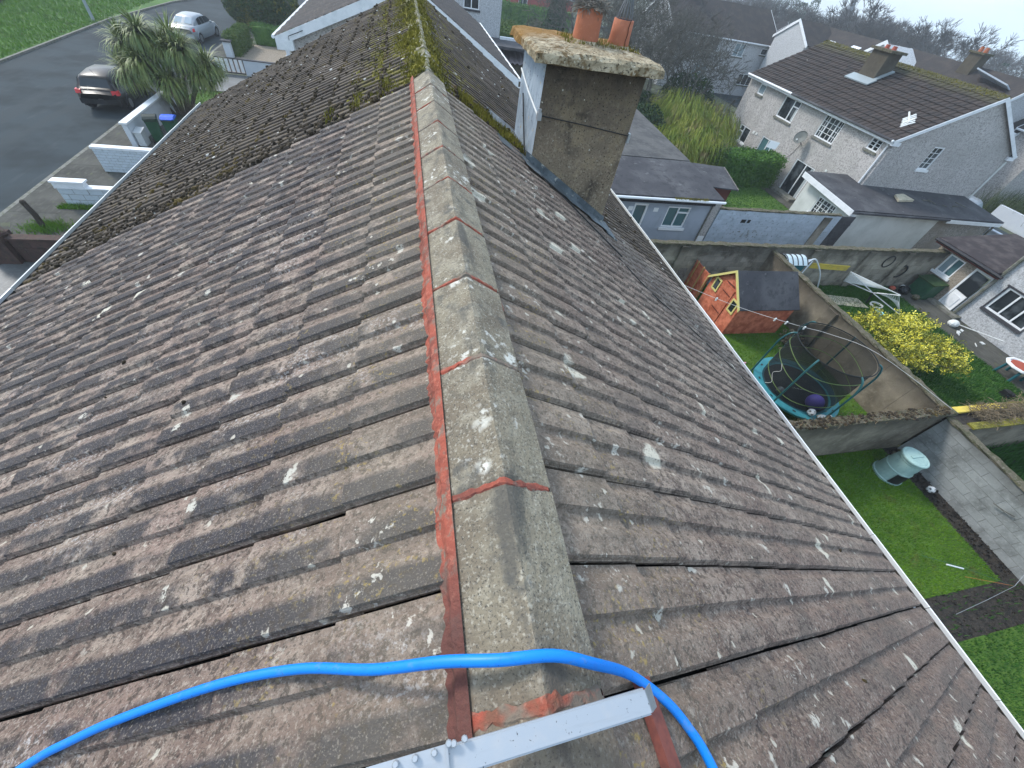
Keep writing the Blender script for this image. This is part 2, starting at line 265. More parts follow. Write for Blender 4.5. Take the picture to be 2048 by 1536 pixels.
M('skylight', (.80, .83, .86), .3)
M('spire_stone', (.20, .22, .24), .9)
M('slab', (.42, .38, .28), .9, [nz(5, (.34, .31, .24), .45, .6)], (30, .4, .006), rnd=.1)
M('litter', (.66, .68, .66), .7)
M('rust_red', (.35, .08, .05), .7)
# ---------------------------------------------------------------- mesh helpers
class MB:
    def __init__(s): s.v = []; s.f = []; s.m = []; s.uv = None; s.extra = []
    def add(s, vs, fs, mi=0):
        o = len(s.v); s.v += [tuple(p) for p in vs]; s.f += [tuple(i + o for i in f) for f in fs]; s.m += [mi] * len(fs); return s
    def quad(s, a, b, c, d, mi=0): return s.add([a, b, c, d], [(0, 1, 2, 3)], mi)
    def obox(s, o, U, V, Wv, mi=0):
        o, U, V, Wv = map(Vector, (o, U, V, Wv))
        p = [o, o + U, o + U + V, o + V, o + Wv, o + U + Wv, o + U + V + Wv, o + V + Wv]
        fs = [(0, 3, 2, 1), (4, 5, 6, 7), (0, 1, 5, 4), (1, 2, 6, 5), (2, 3, 7, 6), (3, 0, 4, 7)]
        if U.cross(V).dot(Wv) < 0: fs = [tuple(reversed(f)) for f in fs]
        return s.add(p, fs, mi)
    def box(s, a, b, mi=0):
        return s.obox((min(a[0], b[0]), min(a[1], b[1]), min(a[2], b[2])), (abs(b[0] - a[0]), 0, 0), (0, abs(b[1] - a[1]), 0), (0, 0, abs(b[2] - a[2])), mi)
    def prism(s, poly, ex, mi=0):
        n = len(poly); ex = Vector(ex); p = [Vector(q) for q in poly]
        nrm = Vector((0, 0, 0))
        for i in range(n): nrm += p[i].cross(p[(i + 1) % n])
        if nrm.dot(ex) > 0: p.reverse()
        return s.add(p + [q + ex for q in p], [tuple(range(n)), tuple(reversed(range(n, 2 * n)))] + [(i, i + n, (i + 1) % n + n, (i + 1) % n) for i in range(n)], mi)
    def tube(s, pts, r, n=6, closed=False, mi=0, r2=None):
        P = [Vector(p) for p in pts]; k = len(P); vs = []; fs = []; up = None
        for i, p in enumerate(P):
            t = (P[(i + 1) % k] - P[i - 1]) if closed else (P[min(i + 1, k - 1)] - P[max(i - 1, 0)])
            if t.length < 1e-9: t = Vector((0, 0, 1))
            t.normalize()
            if up is None: up = Vector((0, 0, 1)) if abs(t.z) < .9 else Vector((1, 0, 0))
            a = t.cross(up).normalized(); b = a.cross(t); up = b
            rr = r if r2 is None else r + (r2 - r) * i / max(k - 1, 1)
            for j in range(n):
                an = 2 * math.pi * j / n; vs.append(p + a * (math.cos(an) * rr) + b * (math.sin(an) * rr))
        for i in range(k if closed else k - 1):
            for j in range(n):
                q = (i + 1) % k
                fs.append((i * n + j, i * n + (j + 1) % n, q * n + (j + 1) % n, q * n + j))
        if not closed: fs += [tuple(reversed(range(n))), tuple(range((k - 1) * n, k * n))]
        return s.add(vs, fs, mi)
    def lathe(s, prof, c=(0, 0, 0), n=16, mi=0, axis=None, cap=True):
        vs = []; fs = []; k = len(prof)
        for r, z in prof:
            for j in range(n): an = 2 * math.pi * j / n; vs.append((r * math.cos(an), r * math.sin(an), z))
        if axis is not None:
            q = Vector((0, 0, 1)).rotation_difference(Vector(axis)); vs = [q @ Vector(p) for p in vs]
        vs = [(p[0] + c[0], p[1] + c[1], p[2] + c[2]) for p in vs]
        for i in range(k - 1):
            for j in range(n): fs.append((i * n + j, i * n + (j + 1) % n, (i + 1) * n + (j + 1) % n, (i + 1) * n + j))
        if cap: fs += [tuple(reversed(range(n))), tuple(range((k - 1) * n, k * n))]
        return s.add(vs, fs, mi)
    def sphere(s, c, r, n=12, k=8, mi=0, sc=(1, 1, 1)):
        pr = [(max(r * math.sin(math.pi * i / k), .0005), -r * math.cos(math.pi * i / k)) for i in range(k + 1)]
        b = MB().lathe(pr, n=n); return s.add([(c[0] + p[0] * sc[0], c[1] + p[1] * sc[1], c[2] + p[2] * sc[2]) for p in b.v], b.f, mi)
def base_of(o):
    while o.parent: o = o.parent
    return o.location
def link(name, me, parent=None):
    o = bpy.data.objects.new(name, me); COL.objects.link(o)
    if parent: o.parent = parent
    return o
def mesh(name, mb, mats, base=(0, 0, 0), smooth=False):
    me = bpy.data.meshes.new(name)
    if isinstance(mb, MB): v, f, mi = mb.v, mb.f, mb.m
    else: v, f, mi = mb[0], mb[1], None
    if isinstance(v, np.ndarray):      # numpy: all faces same size
        v = v - np.array(base); k = f.shape[1]
        me.vertices.add(len(v)); me.vertices.foreach_set('co', v.astype('f4').ravel())
        me.loops.add(f.size); me.loops.foreach_set('vertex_index', f.astype('i4').ravel())
        me.polygons.add(len(f)); me.polygons.foreach_set('loop_start', np.arange(0, f.size, k, dtype='i4'))
        me.update(calc_edges=True)
    else:
        me.from_pydata([(p[0] - base[0], p[1] - base[1], p[2] - base[2]) for p in v], [], f)
        if mi and any(mi): me.polygons.foreach_set('material_index', mi)
    for m in (mats if isinstance(mats, (list, tuple)) else [mats]): me.materials.append(MATS[m])
    if smooth: me.polygons.foreach_set('use_smooth', [True] * len(me.polygons))
    me.update(); return me
def part(name, mb, mat, parent, smooth=False, local=False, label=None, kind=None):
    o = link(name, mesh(name, mb, mat, (0, 0, 0) if local else base_of(parent), smooth), parent)
    if label: o['label'] = label
    if kind: o['kind'] = kind
    return o
def tag(o, label, cat, group=None):
    o['label'] = label; o['category'] = cat
    if group: o['group'] = group
    return o
def thing(name, label, cat, loc, group=None, rz=0):
    o = bpy.data.objects.new(name, None); COL.objects.link(o); o.empty_display_size = .2
    o.location = loc; o.rotation_euler = (0, 0, rz); return tag(o, label, cat, group)
def solo(name, mb, mat, label, cat, loc, group=None, smooth=False, rz=0, local=False):
    o = link(name, mesh(name, mb, mat, (0, 0, 0) if local else loc, smooth)); o.location = loc; o.rotation_euler = (0, 0, rz); return tag(o, label, cat, group)
def structure(name, mb, mat):
    o = link(name, mesh(name, mb, mat)); o['kind'] = 'structure'; return o
def stuff(name, mb, mat, label=None, cat=None, parent=None):
    o = link(name, mesh(name, mb, mat, base_of(parent) if parent else (0, 0, 0)), parent); o['kind'] = 'stuff'
    if label: o['label'] = label
    if cat: o['category'] = cat
    return o
def copy_tree(o, parent=None):
    c = o.copy(); COL.objects.link(c)
    if parent: c.parent = parent
    for ch in list(o.children): copy_tree(ch, c)
    return c
def smooth_path(pts, k=6):
    P = [Vector(p) for p in pts]; out = []
    for i in range(len(P) - 1):
        a, b, c, d = P[max(i - 1, 0)], P[i], P[i + 1], P[min(i + 2, len(P) - 1)]
        for j in range(k):
            t = j / k; out.append(.5 * ((2 * b) + (c - a) * t + (2 * a - 5 * b + 4 * c - d) * t * t + (3 * b - a - 3 * c + d) * t ** 3))
    out.append(P[-1]); return out
def quads_cloud(c, size, n_dir=None, asp=.5, up=0.):
    """c: (n,3) centres -> rhombus leaves with random orientation"""
    n = len(c); a = rng.normal(size=(n, 3)); a[:, 2] += up; a /= np.linalg.norm(a, axis=1)[:, None]
    b = rng.normal(size=(n, 3)); b -= (b * a).sum(1)[:, None] * a; b /= np.linalg.norm(b, axis=1)[:, None]
    s = (np.asarray(size) * rng.uniform(.6, 1.3, n))[:, None]
    v = np.stack([c - a * s, c + b * s * asp, c + a * s, c - b * s * asp], 1).reshape(-1, 3)
    return v, np.arange(4 * n).reshape(-1, 4)
def blades(base, h, w=.012, lean=.5):
    n = len(base); an = rng.uniform(0, 6.283, n); d = np.stack([np.cos(an), np.sin(an), np.zeros(n)], 1); hh = (h * rng.uniform(.5, 1.3, n))[:, None]
    an2 = rng.uniform(0, 6.283, n); l = np.stack([np.cos(an2), np.sin(an2), np.zeros(n)], 1) * (lean * rng.uniform(0, 1, n))[:, None]
    tip = base + (l + np.array([0, 0, 1.])) * hh
    return np.stack([base - d * w, base + d * w, tip], 1).reshape(-1, 3), np.arange(3 * n).reshape(-1, 3)
def cat_np(*ms):
    vs = []; fs = []; o = 0
    for v, f in ms: vs.append(v); fs.append(f + o); o += len(v)
    return np.concatenate(vs), np.concatenate(fs)
def to_np(mb): return np.array(mb.v), np.array(mb.f)
def in_poly(n, poly, holes=()):
    p = np.array(poly); lo, hi = p.min(0), p.max(0); out = []
    got = 0
    while got < n:
        q = rng.uniform(lo, hi, (n, 2)); ins = np.zeros(n, bool); j = len(p) - 1
        for i in range(len(p)):
            cnd = ((p[i, 1] > q[:, 1]) != (p[j, 1] > q[:, 1])) & (q[:, 0] < (p[j, 0] - p[i, 0]) * (q[:, 1] - p[i, 1]) / (p[j, 1] - p[i, 1] + 1e-12) + p[i, 0]); ins ^= cnd; j = i
        out.append(q[ins]); got += ins.sum()
    return np.concatenate(out)[:n]
def grass(name, poly, n, h, mat, z=0., label=None, w=.012, cat='grass'):
    q = in_poly(n, poly); return stuff(name, blades(np.c_[q, np.full(n, z)], h, w), mat, label, cat)
def flat(name, poly, z, mat, th=.15):
    return structure(name, MB().prism([(x, y, z - th) for x, y in poly], (0, 0, th)), mat)

# wall with window openings: origin o, unit axis u, outward normal n, openings (u0,v0,u1,v1)
def wall_open(mb, o, u, n, Lg, H, ops, rev=.10, top=None):
    o, u, n = Vector(o), Vector(u), Vector(n); z = Vector((0, 0, 1))
    us = sorted({0, Lg, *[a for q in ops for a in (q[0], q[2])]}); vs = sorted({0, H, *[a for q in ops for a in (q[1], q[3])]})
    P = lambda a, b, d=0: o + u * a + z * b - n * d
    flip = u.cross(z).dot(n) < 0
    def Q(a, b, c, d): mb.quad(*( (d, c, b, a) if flip else (a, b, c, d)))
    for i in range(len(us) - 1):
        for j in range(len(vs) - 1):
            cu, cv = (us[i] + us[i + 1]) / 2, (vs[j] + vs[j + 1]) / 2
            if any(q[0] < cu < q[2] and q[1] < cv < q[3] for q in ops): continue
            Q(P(us[i], vs[j]), P(us[i + 1], vs[j]), P(us[i + 1], vs[j + 1]), P(us[i], vs[j + 1]))
    for a, b, c, d in ops:
        Q(P(a, b), P(c, b), P(c, b, rev), P(a, b, rev)); Q(P(a, d, rev), P(c, d, rev), P(c, d), P(a, d))
        Q(P(a, b, rev), P(a, d, rev), P(a, d), P(a, b)); Q(P(c, b), P(c, d), P(c, d, rev), P(c, b, rev))
def window(parent, o, u, n, a, b, c, d, cols=(), rows=(), fr=.06, sill=True, pane='glass_dark', name='window', rev=.07, split=None, frame='white_upvc', bars=None, sill_mat='kerb_stone', curtain=False, label=None):
    """frame mesh + a pane part per light. cols/rows: fractions of inner dividers; bars: (nx,ny) thin glazing bars"""
    o, u, n = Vector(o), Vector(u), Vector(n); z = Vector((0, 0, 1)); m = MB()
    P = lambda x, y, q: o + u * x + z * y - n * q
    def bar(x0, y0, x1, y1, t=.05, q=rev): m.obox(P(x0, y0, q), u * (x1 - x0), z * (y1 - y0), n * t)
    bar(a, b, a + fr, d); bar(c - fr, b, c, d); bar(a + fr, b, c - fr, b + fr); bar(a + fr, d - fr, c - fr, d)
    xs = [a + fr] + [a + (c - a) * t for t in cols] + [c - fr]; 
    for t in cols: x = a + (c - a) * t; bar(x - fr / 2, b + fr, x + fr / 2, d - fr, .045)
    cells = []
    for i in range(len(xs) - 1):
        x0 = xs[i] + (fr / 2 if i else 0); x1 = xs[i + 1] - (fr / 2 if i < len(xs) - 2 else 0)
        ys = [b + fr] + ([b + (d - b) * t for t in rows] if (split is None or i in split) else []) + [d - fr]
        for j in range(len(ys) - 1):
            y0 = ys[j] + (fr / 2 if j else 0); y1 = ys[j + 1] - (fr / 2 if j < len(ys) - 2 else 0); cells.append((x0, y0, x1, y1))
            if j: bar(x0, ys[j] - fr / 2, x1, ys[j] + fr / 2, .045)
    if bars:
        for (x0, y0, x1, y1) in cells:
            for k in range(1, bars[0]): x = x0 + (x1 - x0) * k / bars[0]; bar(x - .011, y0, x + .011, y1, .022, rev + .002)
            for k in range(1, bars[1]): y = y0 + (y1 - y0) * k / bars[1]; bar(x0, y - .011, x1, y + .011, .018, rev + .002)
    w = part(name, m, frame, parent, label=label)
    for i, (x0, y0, x1, y1) in enumerate(cells):
        g = MB().obox(P(x0, y0, rev + .02), u * (x1 - x0), z * (y1 - y0), n * .012)
        part('pane', g, pane if isinstance(pane, str) else pane[i % len(pane)], w)
    if curtain:
        k = MB(); x0, y0, x1, y1 = cells[0]
        for i in range(5): k.obox(P(x0 + .02 + i * (x1 - x0) * .07, y0 + .03, rev + .008 - .003 * (i % 2)), u * ((x1 - x0) * .06), z * (y1 - y0 - .06), n * .004)
        part('curtain', k, 'curtain', w)
    if sill: part('sill', MB().obox(P(a - .08, b - .11, .03), u * (c - a + .16), z * .11, n * .10), sill_mat, w)
    return w
def gable_body(mb, x0, x1, y0, y1, ze, xr, zr):
    pass
def blockwall(name, label, p0, p1, H, th, bl, bh, mat, cat='wall', mortar='mortar_grey', cap=None, jit=.006, cull=None, limit=290, group=None, gap=.010, capname='coping'):
    """courses of blocks in stretcher bond along p0->p1, mortar core recessed"""
    p0, p1 = Vector((*p0, 0)), Vector((*p1, 0)); u = (p1 - p0); Lg = u.length; u.normalize(); n = Vector((-u.y, u.x, 0)); z = Vector((0, 0, 1))
    t = thing(name, label, cat, p0, group)
    part('mortar', MB().obox(p0 + n * (-th / 2 + .008) + u * .004, u * (Lg - .008), n * (th - .016), z * (H - .004)), mortar, t)
    ny = max(1, round(H / bh)); bh = H / ny; k = 0; meshes = {}; rest = MB()
    for j in range(ny):
        x = -(bl / 2 if j % 2 else 0)
        while x < Lg - .02:
            a, b = max(x, 0), min(x + bl, Lg); x += bl
            if b - a < .05: continue
            key = round(b - a, 3)
            loc = p0 + u * (a + gap / 2) + z * (j * bh + gap / 2); d = random.uniform(-jit, jit)
            if cull and not cull(loc) or k >= limit:
                rest.obox(loc - n * (th / 2) + n * d, u * (b - a - gap), n * th, z * (bh - gap)); continue
            if key not in meshes:
                meshes[key] = mesh('block', MB().obox(-n * (th / 2), u * (b - a - gap), n * th, z * (bh - gap)), mat)
            o = link('block', meshes[key], t); o.location = loc - p0 + n * d; k += 1
    if rest.v:
        o = part('block_courses', rest, mat, t); o['kind'] = 'stuff'
    if cap: part(capname, MB().obox(p0 + n * (-th / 2 - .03) - u * .03 + z * (H + .002), u * (Lg + .06), n * (th + .06), z * cap[1]), cap[0], t)
    return t
def rough_cap(mb, p0, p1, z, th, hgt, seg=.25, j=.02):
    p0, p1 = Vector((*p0, z)), Vector((*p1, z)); u = p1 - p0; L = u.length; u.normalize(); n = Vector((-u.y, u.x, 0)); k = max(2, int(L / seg)); vs = []; fs = []
    for i in range(k + 1):
        q = p0 + u * (L * i / k); r = lambda s=j: random.uniform(-s, s)
        vs += [q - n * (th / 2 + r()), q + n * (th / 2 + r()), q + n * (th / 2 + r()) + Vector((0, 0, hgt + r())), q - n * (th / 2 + r()) + Vector((0, 0, hgt + r()))]
    for i in range(k):
        a = i * 4; b = a + 4
        fs += [(a, b, b + 1, a + 1), (a + 1, b + 1, b + 2, a + 2), (a + 2, b + 2, b + 3, a + 3), (a + 3, b + 3, b, a)]
    fs += [(0, 1, 2, 3), (k * 4 + 3, k * 4 + 2, k * 4 + 1, k * 4)]
    mb.add(vs, fs); return mb
def edge_on(c): return proj(c)
def proj(P):
    v = Vector(P) - CAM; c = [sum(CR[i][k] * v[i] for i in range(3)) for k in range(3)]
    if c[2] < .05: return None
    return (1024 + 772.778 * c[0] / c[2], 768 + 772.778 * c[1] / c[2], c[2])
def in_view(P, m=60):
    p = proj(P); return p is not None and -m < p[0] < 2048 + m and -m < p[1] < 1536 + m

# ================================================================ SETTING
def drop(x, y):
    r = math.hypot(x, y); return -.022 * max(0, r - 95) - .02 * max(0, r - 220) * .5
LE = [(-22.4, -45), (-22.4, 0), (-22.4, 34), (-22.45, 46), (-21.4, 56), (-19.4, 63), (-16, 71), (-9, 82)]
RE = [(-14.0, -45), (-14.0, 0), (-14.0, 34), (-14.0, 46), (-13.7, 54), (-12.0, 60), (-9, 66), (-2, 75)]
def sheet(name, edge, sign, mat):
    xs = [0, 8, 20, 40, 70, 110, 170, 260, 400]
    rows = [(edge[0][0], -300), (edge[0][0], -120)] + list(edge) + [(edge[-1][0], 110), (edge[-1][0], 160), (edge[-1][0], 230), (edge[-1][0], 320), (edge[-1][0], 420)]
    v = []; f = []; k = len(xs)
    for (x, y) in rows:
        for d in xs: X = x + sign * d; v.append((X, y, drop(X, y) - .012))
    for i in range(len(rows) - 1):
        for j in range(k - 1):
            q = (i * k + j, i * k + j + 1, (i + 1) * k + j + 1, (i + 1) * k + j); f.append(q if sign > 0 else q[::-1])
    return structure(name, MB().add(v, f), mat)
sheet('ground', RE, 1, 'field'); sheet('grass_bank', LE, -1, 'lawn_far')
# strip joining the two sheets past the end of the road
structure('ground', MB().add([(-9, 82, -.012), (-2, 75, -.012), (-2, 420, drop(-2, 420)), (-9, 420, drop(-9, 420)), (-2, 110, drop(-2, 110)), (-9, 110, drop(-9, 110)), (-2, 320, drop(-2, 320)), (-9, 320, drop(-9, 320))], [(0, 1, 4, 5), (5, 4, 6, 7), (7, 6, 2, 3)]), 'field')
rd = MB()
for i in range(len(LE) - 1):
    rd.quad((*LE[i], -.1), (*RE[i], -.1), (*RE[i + 1], -.1), (*LE[i + 1], -.1))
rd.quad((-22.4, -45, -.1), (-22.4, -300, -.1), (-14, -300, -.1), (-14, -45, -.1))
structure('road', rd, 'asphalt')
def kerb(edge, s):
    m = MB()
    for i in range(1, len(edge) - 1):
        (x0, y0), (x1, y1) = edge[i], edge[i + 1]; n = max(1, int(math.hypot(x1 - x0, y1 - y0) / .9))
        for k in range(n):
            a = Vector((x0 + (x1 - x0) * k / n, y0 + (y1 - y0) * k / n, -.18)); b = Vector((x0 + (x1 - x0) * (k + 1) / n, y0 + (y1 - y0) * (k + 1) / n, -.18))
            u = b - a; nn = Vector((-u.y, u.x, 0)).normalized() * s * .14; m.obox(a + u * .006, u * .988, nn, (0, 0, .185))
    return structure('kerb', m, 'kerb_stone')
kerb(RE, -1); kerb(LE, 1)
fp = MB()   # footpath slabs with joints
for i in range(28):
    y = -6 + i * 2.0; fp.box((-13.86, y + .006, -.15), (-12.45, y + 1.994, .0))
structure('footpath', fp, 'concrete_path')
flat('driveway', [(-12.44, 13.2), (-4.6, 13.2), (-4.6, 19.45), (-12.44, 19.45)], .004, 'concrete_path')
flat('driveway', [(-12.44, -6), (-4.6, -6), (-4.6, 12.98), (-12.44, 12.98)], .002, 'concrete_wet')
flat('driveway', [(-12.44, 19.75), (-5, 19.75), (-5, 26), (-12.44, 26)], .004, 'concrete_path')
flat('driveway', [(-12.44, 31.2), (-5, 31.2), (-5, 34.9), (-12.44, 34.9)], .004, 'concrete_wet')
flat('gravel_yard', [(-12.2, 35.2), (-5.2, 35.2), (-5.2, 43.6), (-12.2, 43.6)], .004, 'gravel')
flat('front_lawn', [(-12.44, 28.6), (-6, 28.6), (-6, 31.0), (-12.44, 31.0)], .02, 'lawn')
grass('front_lawn_grass', [(-12.44, 28.6), (-6, 28.6), (-6, 31.0), (-12.44, 31.0)], 5000, .05, 'grass_blade', .02, 'strip of short bright grass by the cordyline tree')
structure('verge_kerbside', MB().box((-12.44, 31.0, -.1), (-6, 31.12, .06)), 'kerb_stone')
# rear gardens
flat('lawn', [(3.9, .0), (13.35, .0), (13.35, 3.75), (3.9, 3.75)], .01, 'lawn')
flat('lawn', [(3.9, -12), (14.0, -12), (14.0, -.85), (3.9, -.85)], .01, 'lawn')
flat('soil_bed', [(3.9, -.85), (14.0, -.85), (14.0, .0), (3.9, .0)], .006, 'soil')
flat('soil_strip', [(13.35, .0), (14.0, .0), (14.0, 3.75), (13.35, 3.75)], .006, 'soil')
flat('lawn', [(3.9, 3.95), (14.0, 3.95), (14.0, 12.05), (3.9, 12.05)], .01, 'lawn')
flat('cottage_lawn', [(14.2, 4.1), (22.0, 4.1), (22.0, 12.0), (14.2, 12.0)], .01, 'lawn')
flat('cottage_path', [(22.0, -6), (23.9, -6), (23.9, 12.0), (22.0, 12.0)], .012, 'concrete_path')
flat('weed_garden', [(14.25, -12), (22, -12), (22, 3.35), (14.25, 3.35)], .008, 'soil')
flat('passage', [(5, 12.3), (24, 12.3), (24, 14.7), (5, 14.7)], .004, 'concrete_path')
flat('house_lawn', [(13, 15.1), (22.2, 15.1), (22.2, 30), (13, 30)], .008, 'lawn')
flat('patio', [(22.2, 19.0), (23.5, 19.0), (23.5, 30), (22.2, 30)], .03, 'concrete_path')
flat('street', [(33.5, -30), (39.5, -30), (39.5, 90), (33.5, 90)], .0, 'asphalt', .08)
grass('lawn_grass', [(3.9, .0), (13.35, .0), (13.35, 3.75), (3.9, 3.75)], 60000, .055, 'grass_blade', .01, 'short mown green grass of the lawn with the compost bin', .009)
grass('lawn_grass', [(4.5, -6), (14.0, -6), (14.0, -.85), (4.5, -.85)], 45000, .07, 'grass_dark', .01, 'short dark green grass beyond the bare soil bed', .009)
grass('lawn_grass', [(5, 3.95), (14.0, 3.95), (14.0, 12.0), (5, 12.0)], 50000, .055, 'grass_blade', .01, 'green grass under and around the trampoline', .010)
grass('lawn_grass', [(14.2, 4.1), (22.0, 4.1), (22.0, 12.0), (14.2, 12.0)], 60000, .09, 'grass_dark', .01, 'uneven dark green grass beside the yellow flowering bush', .013)
grass('weeds', [(14.3, -6), (21.5, -6), (21.5, 3.3), (14.3, 3.3)], 26000, .35, 'grass_dark', .01, 'tall overgrown weeds behind the concrete block wall', .02)
grass('lawn_grass', [(13, 15.1), (22.2, 15.1), (22.2, 26), (13, 26)], 16000, .06, 'grass_dark', .008, 'dark green grass in front of the patio doors', .02)
grass('bank_grass', [(-42, 26), (-22.6, 26), (-22.6, 60), (-42, 60)], 60000, .16, 'grass_blade', -.01, 'green roadside grass bank across the road', .03)
grass('scrub', [(-46, 38), (-28, 40), (-32, 62), (-50, 66)], 22000, .75, 'rough_grass', -.01, 'rough scrub growing higher up the roadside bank', .05)
q = in_poly(500, [(3.95, -.85), (13.9, -.85), (13.9, .0), (3.95, .0)]); q2 = in_poly(500, [(13.4, .05), (13.95, .05), (13.95, 3.7), (13.4, 3.7)])
ck = np.r_[np.c_[q, np.full(500, .02)], np.c_[q2, np.full(500, .02)]]
stuff('soil_clods', quads_cloud(ck, .035, asp=.8), 'soil', 'clods of dark earth on the bare beds', 'soil')
q = in_poly(260, [(8, -.8), (13.9, -.8), (13.9, .0), (8, .0)])
stuff('soil_weeds', blades(np.c_[q, np.full(260, .01)], .12, .012), 'grass_dark', 'sparse weeds sprouting from the bare soil bed', 'weeds')
# ================================================================ OUR ROOF
ZA = 7.58
SL = {-1: dict(ph=math.atan(.5235), s0=.497, g=.342, xe=4.70), 1: dict(ph=math.atan(.601), s0=.495, g=.3136, xe=4.18)}
def slope_pt(side, s, y, lift=0.):
    ph = SL[side]['ph']; return Vector((side * (s * math.cos(ph) + lift * math.sin(ph)), y, ZA - s * math.sin(ph) + lift * math.cos(ph)))
TW, TLEN = .30, .41
def sm(t): t = max(0, min(1, t)); return t * t * (3 - 2 * t)
def prof(u):
    h = 0
    for a in (.022, .522): h = max(h, min(sm((u - a) / .030), sm((a + .42 - u) / .17)))
    return .019 * h
US = [.015, .026, .040, .056, .26, .32, .38, .45, .520, .538, .556, .76, .82, .90, .982]
def tile_arrays(seed):
    r = random.Random(seed); v = []; f = []; uv = []; n = len(US); th = .014
    bw = [r.uniform(-.004, .004) for _ in US]
    for k, (yy, zz) in enumerate(((0, th + .012), (TLEN, .004))):
        for i, u in enumerate(US):
            e = r.uniform(-.0012, .0012) if k == 0 else 0
            v.append((u * TW, yy + (bw[i] if k == 0 else 0), zz + prof(u) + e)); uv.append((u, k))
    for i, u in enumerate(US): v.append((u * TW, bw[i] + .004, -.006 + prof(u) * .8)); uv.append((u, 0))
    for i in range(n - 1):
        f.append((i, i + 1, n + i + 1, n + i)); f.append((2 * n + i, 2 * n + i + 1, i + 1, i))
    a = len(v); v += [(US[0] * TW, TLEN, -.006), (US[-1] * TW, TLEN, -.006)]; uv += [(US[0], 1), (US[-1], 1)]
    f.append((0, n, a, 2 * n)); f.append((n - 1, 3 * n - 1, a + 1, 2 * n - 1))
    return v, f, uv
TILES = [tile_arrays(i) for i in range(6)]
def tile_mesh(i, mat):
    v, f, uv = TILES[i]; me = bpy.data.meshes.new('roof_tile'); me.from_pydata(v, [], f); me.materials.append(MATS[mat]); l = me.uv_layers.new(name='UVMap')
    for lp in me.loops: l.data[lp.index].uv = uv[lp.vertex_index]
    return me
TM = {}
def tile_xf(side, s, y):
    """matrix: local x across (+Y of the world), y up the slope, z the roof normal"""
    ph = SL[side]['ph']; X = Vector((0, 1, 0)); U = Vector((-side * math.cos(ph), 0, math.sin(ph))); N = Vector((side * math.sin(ph), 0, math.cos(ph)))
    if side > 0: X = Vector((0, 1, 0))
    p = slope_pt(side, s, y); m = Matrix([[X[i], U[i], N[i], p[i]] for i in range(3)] + [[0, 0, 0, 1]])
    return m
def lay_tiles(house, slopes, cols, mats, y0, limit=300, skip=None, courses=15, jit=1.0):
    L = []
    for side in (-1, 1):
        q = SL[side]; off = 0 if side < 0 else .02
        for k in range(courses):
            s = q['s0'] + k * q['g']
            for c in cols:
                y = y0 + c * TW + off
                if skip and skip(side, s, y): continue
                mid = slope_pt(side, s - .15, y + .15); pr = proj(mid)
                vis = pr is not None and -150 < pr[0] < 2200 and -150 < pr[1] < 1700
                L.append(((1e3 if not vis else 0) + (mid - CAM).length, side, s, y, len(L)))
    L.sort(); rest = {-1: [], 1: []}; hb = base_of(house)
    for i, (_, side, s, y, idn) in enumerate(L):
        m = tile_xf(side, s + random.gauss(0, .003 * jit), y + random.gauss(0, .0015)) @ Matrix.Rotation(random.gauss(0, .006 * jit), 4, 'X') @ Matrix.Rotation(random.gauss(0, .004 * jit), 4, 'Y') @ Matrix.Rotation(random.gauss(0, .005 * jit), 4, 'Z')
        v = idn % 6
        if i < limit:
            key = (v, mats[side])
            if key not in TM: TM[key] = tile_mesh(v, mats[side])
            o = link('roof_tile', TM[key], slopes[side]); o.matrix_local = Matrix.Translation(-hb) @ m
        else: rest[side].append((m, v))
    for side in (-1, 1):
        if not rest[side]: continue
        V = []; F = []; UV = []; RN = []; o = 0
        for m, vi in rest[side]:
            v, f, uv = TILES[vi]; flip = side < 0
            a = np.array(v) @ np.array(m.to_3x3()).T + np.array(m.translation) - np.array(hb); V.append(a); UV += uv
            F += [tuple(i + o for i in (reversed(q) if flip else q)) for q in f]; RN += [random.random()] * len(v); o += len(v)
        me = bpy.data.meshes.new('roof_tiles'); me.from_pydata(np.concatenate(V).tolist(), [], F); me.materials.append(MATS[mats[side]])
        l = me.uv_layers.new(name='UVMap'); vi = np.zeros(len(me.loops), 'i4'); me.loops.foreach_get('vertex_index', vi); l.data.foreach_set('uv', np.array(UV, 'f4')[vi].ravel())
        at = me.attributes.new('rnd', 'FLOAT', 'POINT'); at.data.foreach_set('value', RN)
        ob = link('roof_tiles', me, slopes[side]); ob['kind'] = 'stuff'
def house_shell(h, ya, yb, mat):
    m = MB(); xl, xr = -4.38, 3.86; zl, zr = ZA - .5235 * 4.38 - .12, ZA - .601 * 3.86 - .12
    for y in (ya, yb): m.add([(xl, y, 0), (xr, y, 0), (xr, y, zr), (0, y, ZA - .12), (xl, y, zl)], [(0, 1, 2, 3, 4)])
    m.quad((xl, ya, 0), (xl, yb, 0), (xl, yb, zl), (xl, ya, zl)); m.quad((xr, ya, 0), (xr, yb, 0), (xr, yb, zr), (xr, ya, zr))
    part('wall', m, mat, h)
